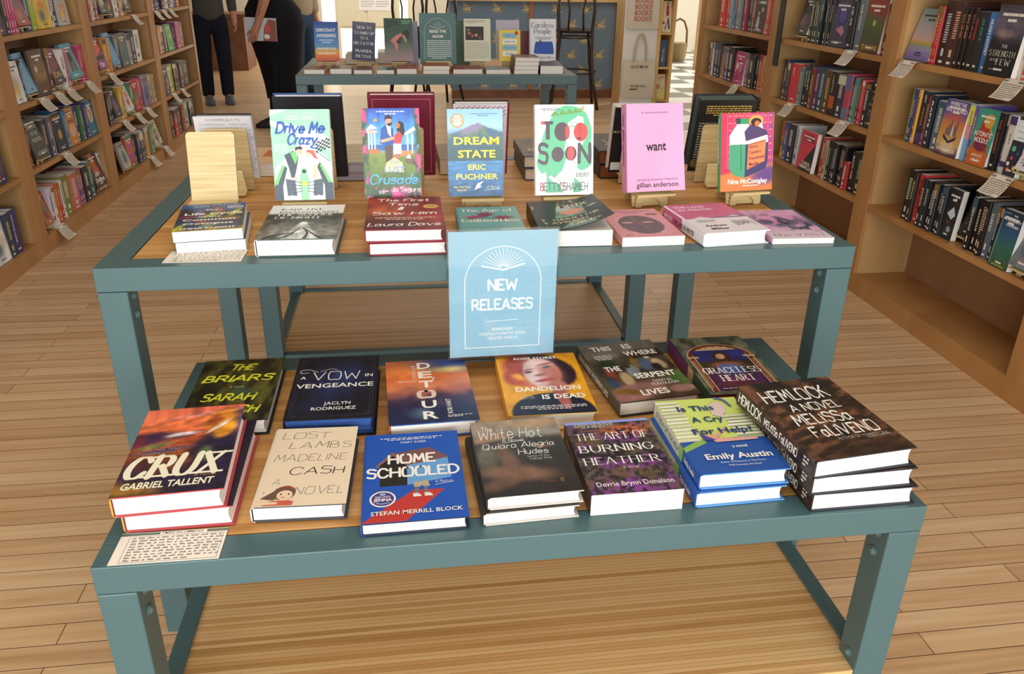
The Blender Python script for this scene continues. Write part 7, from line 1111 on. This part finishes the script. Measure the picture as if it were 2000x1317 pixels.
# ---------------------------------------------------------------- people
SKIN = mat('skin', '#b98468', 0.55); HAIR = mat('dark_hair', '#2a1d16', 0.6)
def skin_mesh(name, pts, edges, m, parent, sub=2, root=0):
    me = bpy.data.meshes.new(name); me.from_pydata([p[:3] for p in pts], edges, []); me.materials.append(m); o = bpy.data.objects.new(name, me); C.objects.link(o)
    o.modifiers.new('skin', 'SKIN'); sv = me.skin_vertices[0].data
    for i, p in enumerate(pts): sv[i].radius = (p[3], p[4] if len(p) > 4 else p[3]); sv[i].use_root = i == root
    s = o.modifiers.new('sub', 'SUBSURF'); s.levels = s.render_levels = sub
    dg = bpy.context.evaluated_depsgraph_get(); nm = bpy.data.meshes.new_from_object(o.evaluated_get(dg)); o.modifiers.clear(); o.data = nm
    if not nm.materials: nm.materials.append(m)
    nm.polygons.foreach_set('use_smooth', [True]*len(nm.polygons)); o.parent = parent; return o
def arm_pts(s, sh, el, wr, palm, fdir, thumb):
    """shoulder, elbow, wrist, palm and five finger chains; returns points and edges after the shoulder"""
    P = [(*sh, 0.06), (*el, 0.05), (*wr, 0.032), (*palm, 0.036, 0.021)]; Eg = [(0, 1), (1, 2), (2, 3)]
    fx, fy, fz = fdir
    for k, L in enumerate((0.066, 0.075, 0.071, 0.056)):
        o = (k-1.5)*0.019; b = (palm[0]+s*0.004, palm[1]+o, palm[2]); i = len(P)
        P += [(b[0]+fx*0.04, b[1]+fy*0.04+o*0.1, b[2]+fz*0.04, 0.0095), (b[0]+fx*(0.04+L*0.5)-s*0.006, b[1]+fy*(0.04+L*0.5), b[2]+fz*(0.04+L*0.5), 0.0085), (b[0]+fx*(0.035+L*0.9)-s*0.022, b[1]+fy*(0.04+L*0.85), b[2]+fz*(0.04+L*0.85), 0.0075)]
        Eg += [(3, i), (i, i+1), (i+1, i+2)]
    i = len(P); P += [(palm[0]-s*0.012, palm[1]+thumb*0.045, palm[2]+0.0, 0.011), (palm[0]-s*0.02, palm[1]+thumb*0.07, palm[2]-0.03, 0.0085)]; Eg += [(3, i), (i, i+1)]
    return P, Eg
def person(label, M, arms, legs, clothes, hair=True):
    root = thing('person', label, 'person', M)
    P = [(0, 0, 0.93, 0.14, 0.1), (0, 0, 1.12, 0.12, 0.09), (0, 0.01, 1.3, 0.155, 0.1), (0, 0.01, 1.42, 0.11, 0.08), (0, 0, 1.5, 0.052, 0.055), (0, -0.02, 1.58, 0.07, 0.085), (0, -0.015, 1.66, 0.078, 0.092), (0, 0, 1.72, 0.055, 0.065), (0, -0.115, 1.61, 0.012)]
    Eg = [(0, 1), (1, 2), (2, 3), (3, 4), (4, 5), (5, 6), (6, 7), (5, 8)]
    for s, L in zip((1, -1), legs):
        i = len(P); P += [(s*0.085, 0, 0.86, 0.085), (*L[0], 0.058), (*L[1], 0.04), (L[1][0], L[1][1]-0.1, 0.04, 0.032)]; Eg += [(0, i), (i, i+1), (i+1, i+2), (i+2, i+3)]
    for s, A in zip((1, -1), arms):
        p, e = arm_pts(s, *A); i = len(P); P += p; Eg += [(3, i)]+[(a+i, b+i) for a, b in e]
    skin_mesh('body', P, Eg, SKIN, root)
    for s in (1, -1): MB().tube([(s*0.032, -0.1, 1.64), (s*0.032, -0.108, 1.64)], 0.011, 10).build('eye', mat('eye', '#20242a', 0.2), root)
    if hair: skin_mesh('hair', [(0, 0.03, 1.7, 0.088, 0.09), (0, 0.07, 1.6, 0.08, 0.05), (0, 0.075, 1.5, 0.06, 0.035)], [(0, 1), (1, 2)], HAIR, root)
    clothes(root, legs); return root
def shoes(root, legs, m):
    for L in legs:
        x, y, _ = L[1]; mb = MB(); mb.loft([[(x+w*math.cos(2*PI*k/14), y+c+l*math.sin(2*PI*k/14), z) for k in range(14)] for z, w, l, c in ((0.0, 0.047, 0.135, -0.055), (0.03, 0.05, 0.137, -0.055), (0.06, 0.045, 0.11, -0.035), (0.1, 0.043, 0.055, 0.0), (0.12, 0.045, 0.052, 0.0))]); mb.build('shoe', m, root, smooth=True)
def trousers(root, legs, m, wide=1.0):
    P = [(0, 0, 0.98, 0.15, 0.11), (0, 0, 0.9, 0.16, 0.12)]; Eg = [(0, 1)]
    for s, L in zip((1, -1), legs):
        i = len(P); P += [(s*0.09, 0, 0.8, 0.1*wide, 0.105*wide), (*L[0], 0.082*wide), (L[1][0], L[1][1], 0.12, 0.07*wide), (L[1][0], L[1][1], 0.07, 0.07*wide)]; Eg += [(1, i), (i, i+1), (i+1, i+2), (i+2, i+3)]
    skin_mesh('trousers', P, Eg, m, root)
def top(root, m, name, arms, hem=0.9, r=1.0, sl=0.058, upto=2):
    P = [(0, 0, hem, 0.175*r, 0.13*r), (0, 0, 1.1, 0.16*r, 0.12*r), (0, 0.01, 1.3, 0.185*r, 0.125*r), (0, 0.01, 1.43, 0.12, 0.09)]; Eg = [(0, 1), (1, 2), (2, 3)]
    for A in arms:
        i = len(P); P += [(*A[0], sl*1.1), (*A[1], sl*0.95)]; Eg += [(3, i), (i, i+1)]
        if upto > 1: P.append((*[a*0.15+b*0.85 for a, b in zip(A[1], A[2])], sl*0.85)); Eg.append((i+1, i+2))
    skin_mesh(name, P, Eg, m, root)
BLACKC = mat('black_cloth', '#14151b', 0.85, spec=0.2); NAVY = mat('dark_navy_cloth', '#171a26', 0.85, spec=0.2); GREYC = mat('charcoal_cloth', '#4b4744', 0.9, spec=0.2); BEIGE = mat('beige_jacket_cloth', '#b5a591', 0.9, spec=0.2); DENIM = mat('blue_denim', '#3a4c66', 0.85, spec=0.2); SHOE = mat('dark_shoe', '#26262a', 0.6)
std = lambda s: ((s*0.19, 0.01, 1.4), (s*0.235, 0.03, 1.12), (s*0.235, -0.04, 0.88), (s*0.235, -0.06, 0.83), (0, -0.15, -0.98), -1)
def cl1(root, legs): trousers(root, legs, NAVY); top(root, GREYC, 'sweater', (std(1), std(-1)), hem=0.8); shoes(root, legs, mat('grey_trainer', '#55575c', 0.6))
person('person in a charcoal top and dark trousers beside the farthest left bookcase', T(-1.53, 8.12, 0) @ RZ(20), (std(1), std(-1)), (((0.1, -0.01, 0.48), (0.1, 0.02, 0.1)), ((-0.1, 0, 0.48), (-0.1, 0.04, 0.1))), cl1)
legs2 = (((0.1, 0.0, 0.48), (0.1, -0.035, 0.1)), ((-0.1, 0.05, 0.48), (-0.1, 0.08, 0.1)))
hold = ((0.19, 0.01, 1.4), (0.255, 0.0, 1.13), (0.268, -0.09, 0.9), (0.27, -0.115, 0.85), (0.05, -0.35, -0.93), -1)
def cl2(root, legs):
    rg = []
    for z, cy, hw, hd in ((1.43, 0.01, 0.1, 0.15), (1.36, 0.01, 0.14, 0.18), (1.25, 0.0, 0.17, 0.185), (1.12, 0.0, 0.17, 0.165), (1.02, 0.01, 0.24, 0.185), (0.9, 0.02, 0.25, 0.19), (0.75, 0.02, 0.225, 0.175), (0.55, 0.03, 0.185, 0.16), (0.4, 0.03, 0.155, 0.155), (0.26, 0.03, 0.14, 0.15)):
        rg.append([(hd*math.cos(2*PI*k/28)*(1+0.02*math.sin(k*2.3)), cy+hw*math.sin(2*PI*k/28)*(1+0.03*math.sin(k*1.7)), z) for k in range(28)])
    MB().loft(rg).build('black_dress', BLACKC, root, smooth=True)
    P, Eg = [], []
    for L in legs: i = len(P); P += [(L[0][0], L[0][1], 0.66, 0.085), (L[0][0], L[0][1], 0.48, 0.072), (L[1][0], L[1][1], 0.14, 0.052), (L[1][0], L[1][1], 0.09, 0.05)]; Eg += [(i, i+1), (i+1, i+2), (i+2, i+3)]
    for k in (0, 4): skin_mesh('legging', P[k:k+4], [(0, 1), (1, 2), (2, 3)], BLACKC, root)
    shoes(root, legs, SHOE)
    mb = MB(); [mb.tube([(0.296, -0.02-0.012*j, 1.09-0.03*j), (0.3, -0.03-0.012*j, 1.07-0.03*j)], 0.003, 6, '#3a3a44') for j in range(4)]; mb.build('arm_tattoo', MATTE, root)
person('person in a long black dress holding a book at their side', T(-0.7, 6.78, 0) @ RZ(-90), (hold, std(-1)), legs2, cl2)
hb = at(479, 66, 6.5)
def a_held(a): a.rect(0, 0, 1, 1, '#b9cbd8'); a.poly([(0.55, 0), (0.6, 0.6), (0.75, 0.95), (1, 0.9), (1, 0)], '#8a4a3c'); a.ell(0.72, 0.55, 0.1, 0.14, '#c8403c'); a.ell(0.68, 0.2, 0.1, 0.08, '#e4e4e0'); a.rect(0.3, 0.5, 0.4, 0.62, '#4a3a34')
make_book('paperback_book', 'pale blue and red book held in the hand of the person in black', 'book', None, T(hb.x, 6.549, 0.775) @ RX(88) @ RZ(-2), 0.255, 0.19, 0.018, '#b9cbd8', False, art=a_held, edge='#d8b45a')
jk = lambda s: ((s*0.2, 0.01, 1.4), (s*0.26, 0.03, 1.1), (s*0.25, -0.02, 0.84), (s*0.25, -0.03, 0.8), (0, -0.1, -0.98), -1)
def cl3(root, legs): trousers(root, legs, DENIM); top(root, BEIGE, 'beige_jacket', (jk(1), jk(-1)), hem=0.8, r=1.12, sl=0.075); shoes(root, legs, SHOE)
person('person in a beige jacket and jeans behind the person in black', T(-0.66, 8.55, 0) @ RZ(60), (jk(1), jk(-1)), (((0.1, -0.01, 0.48), (0.1, 0.02, 0.1)), ((-0.1, 0, 0.48), (-0.1, 0.04, 0.1))), cl3)
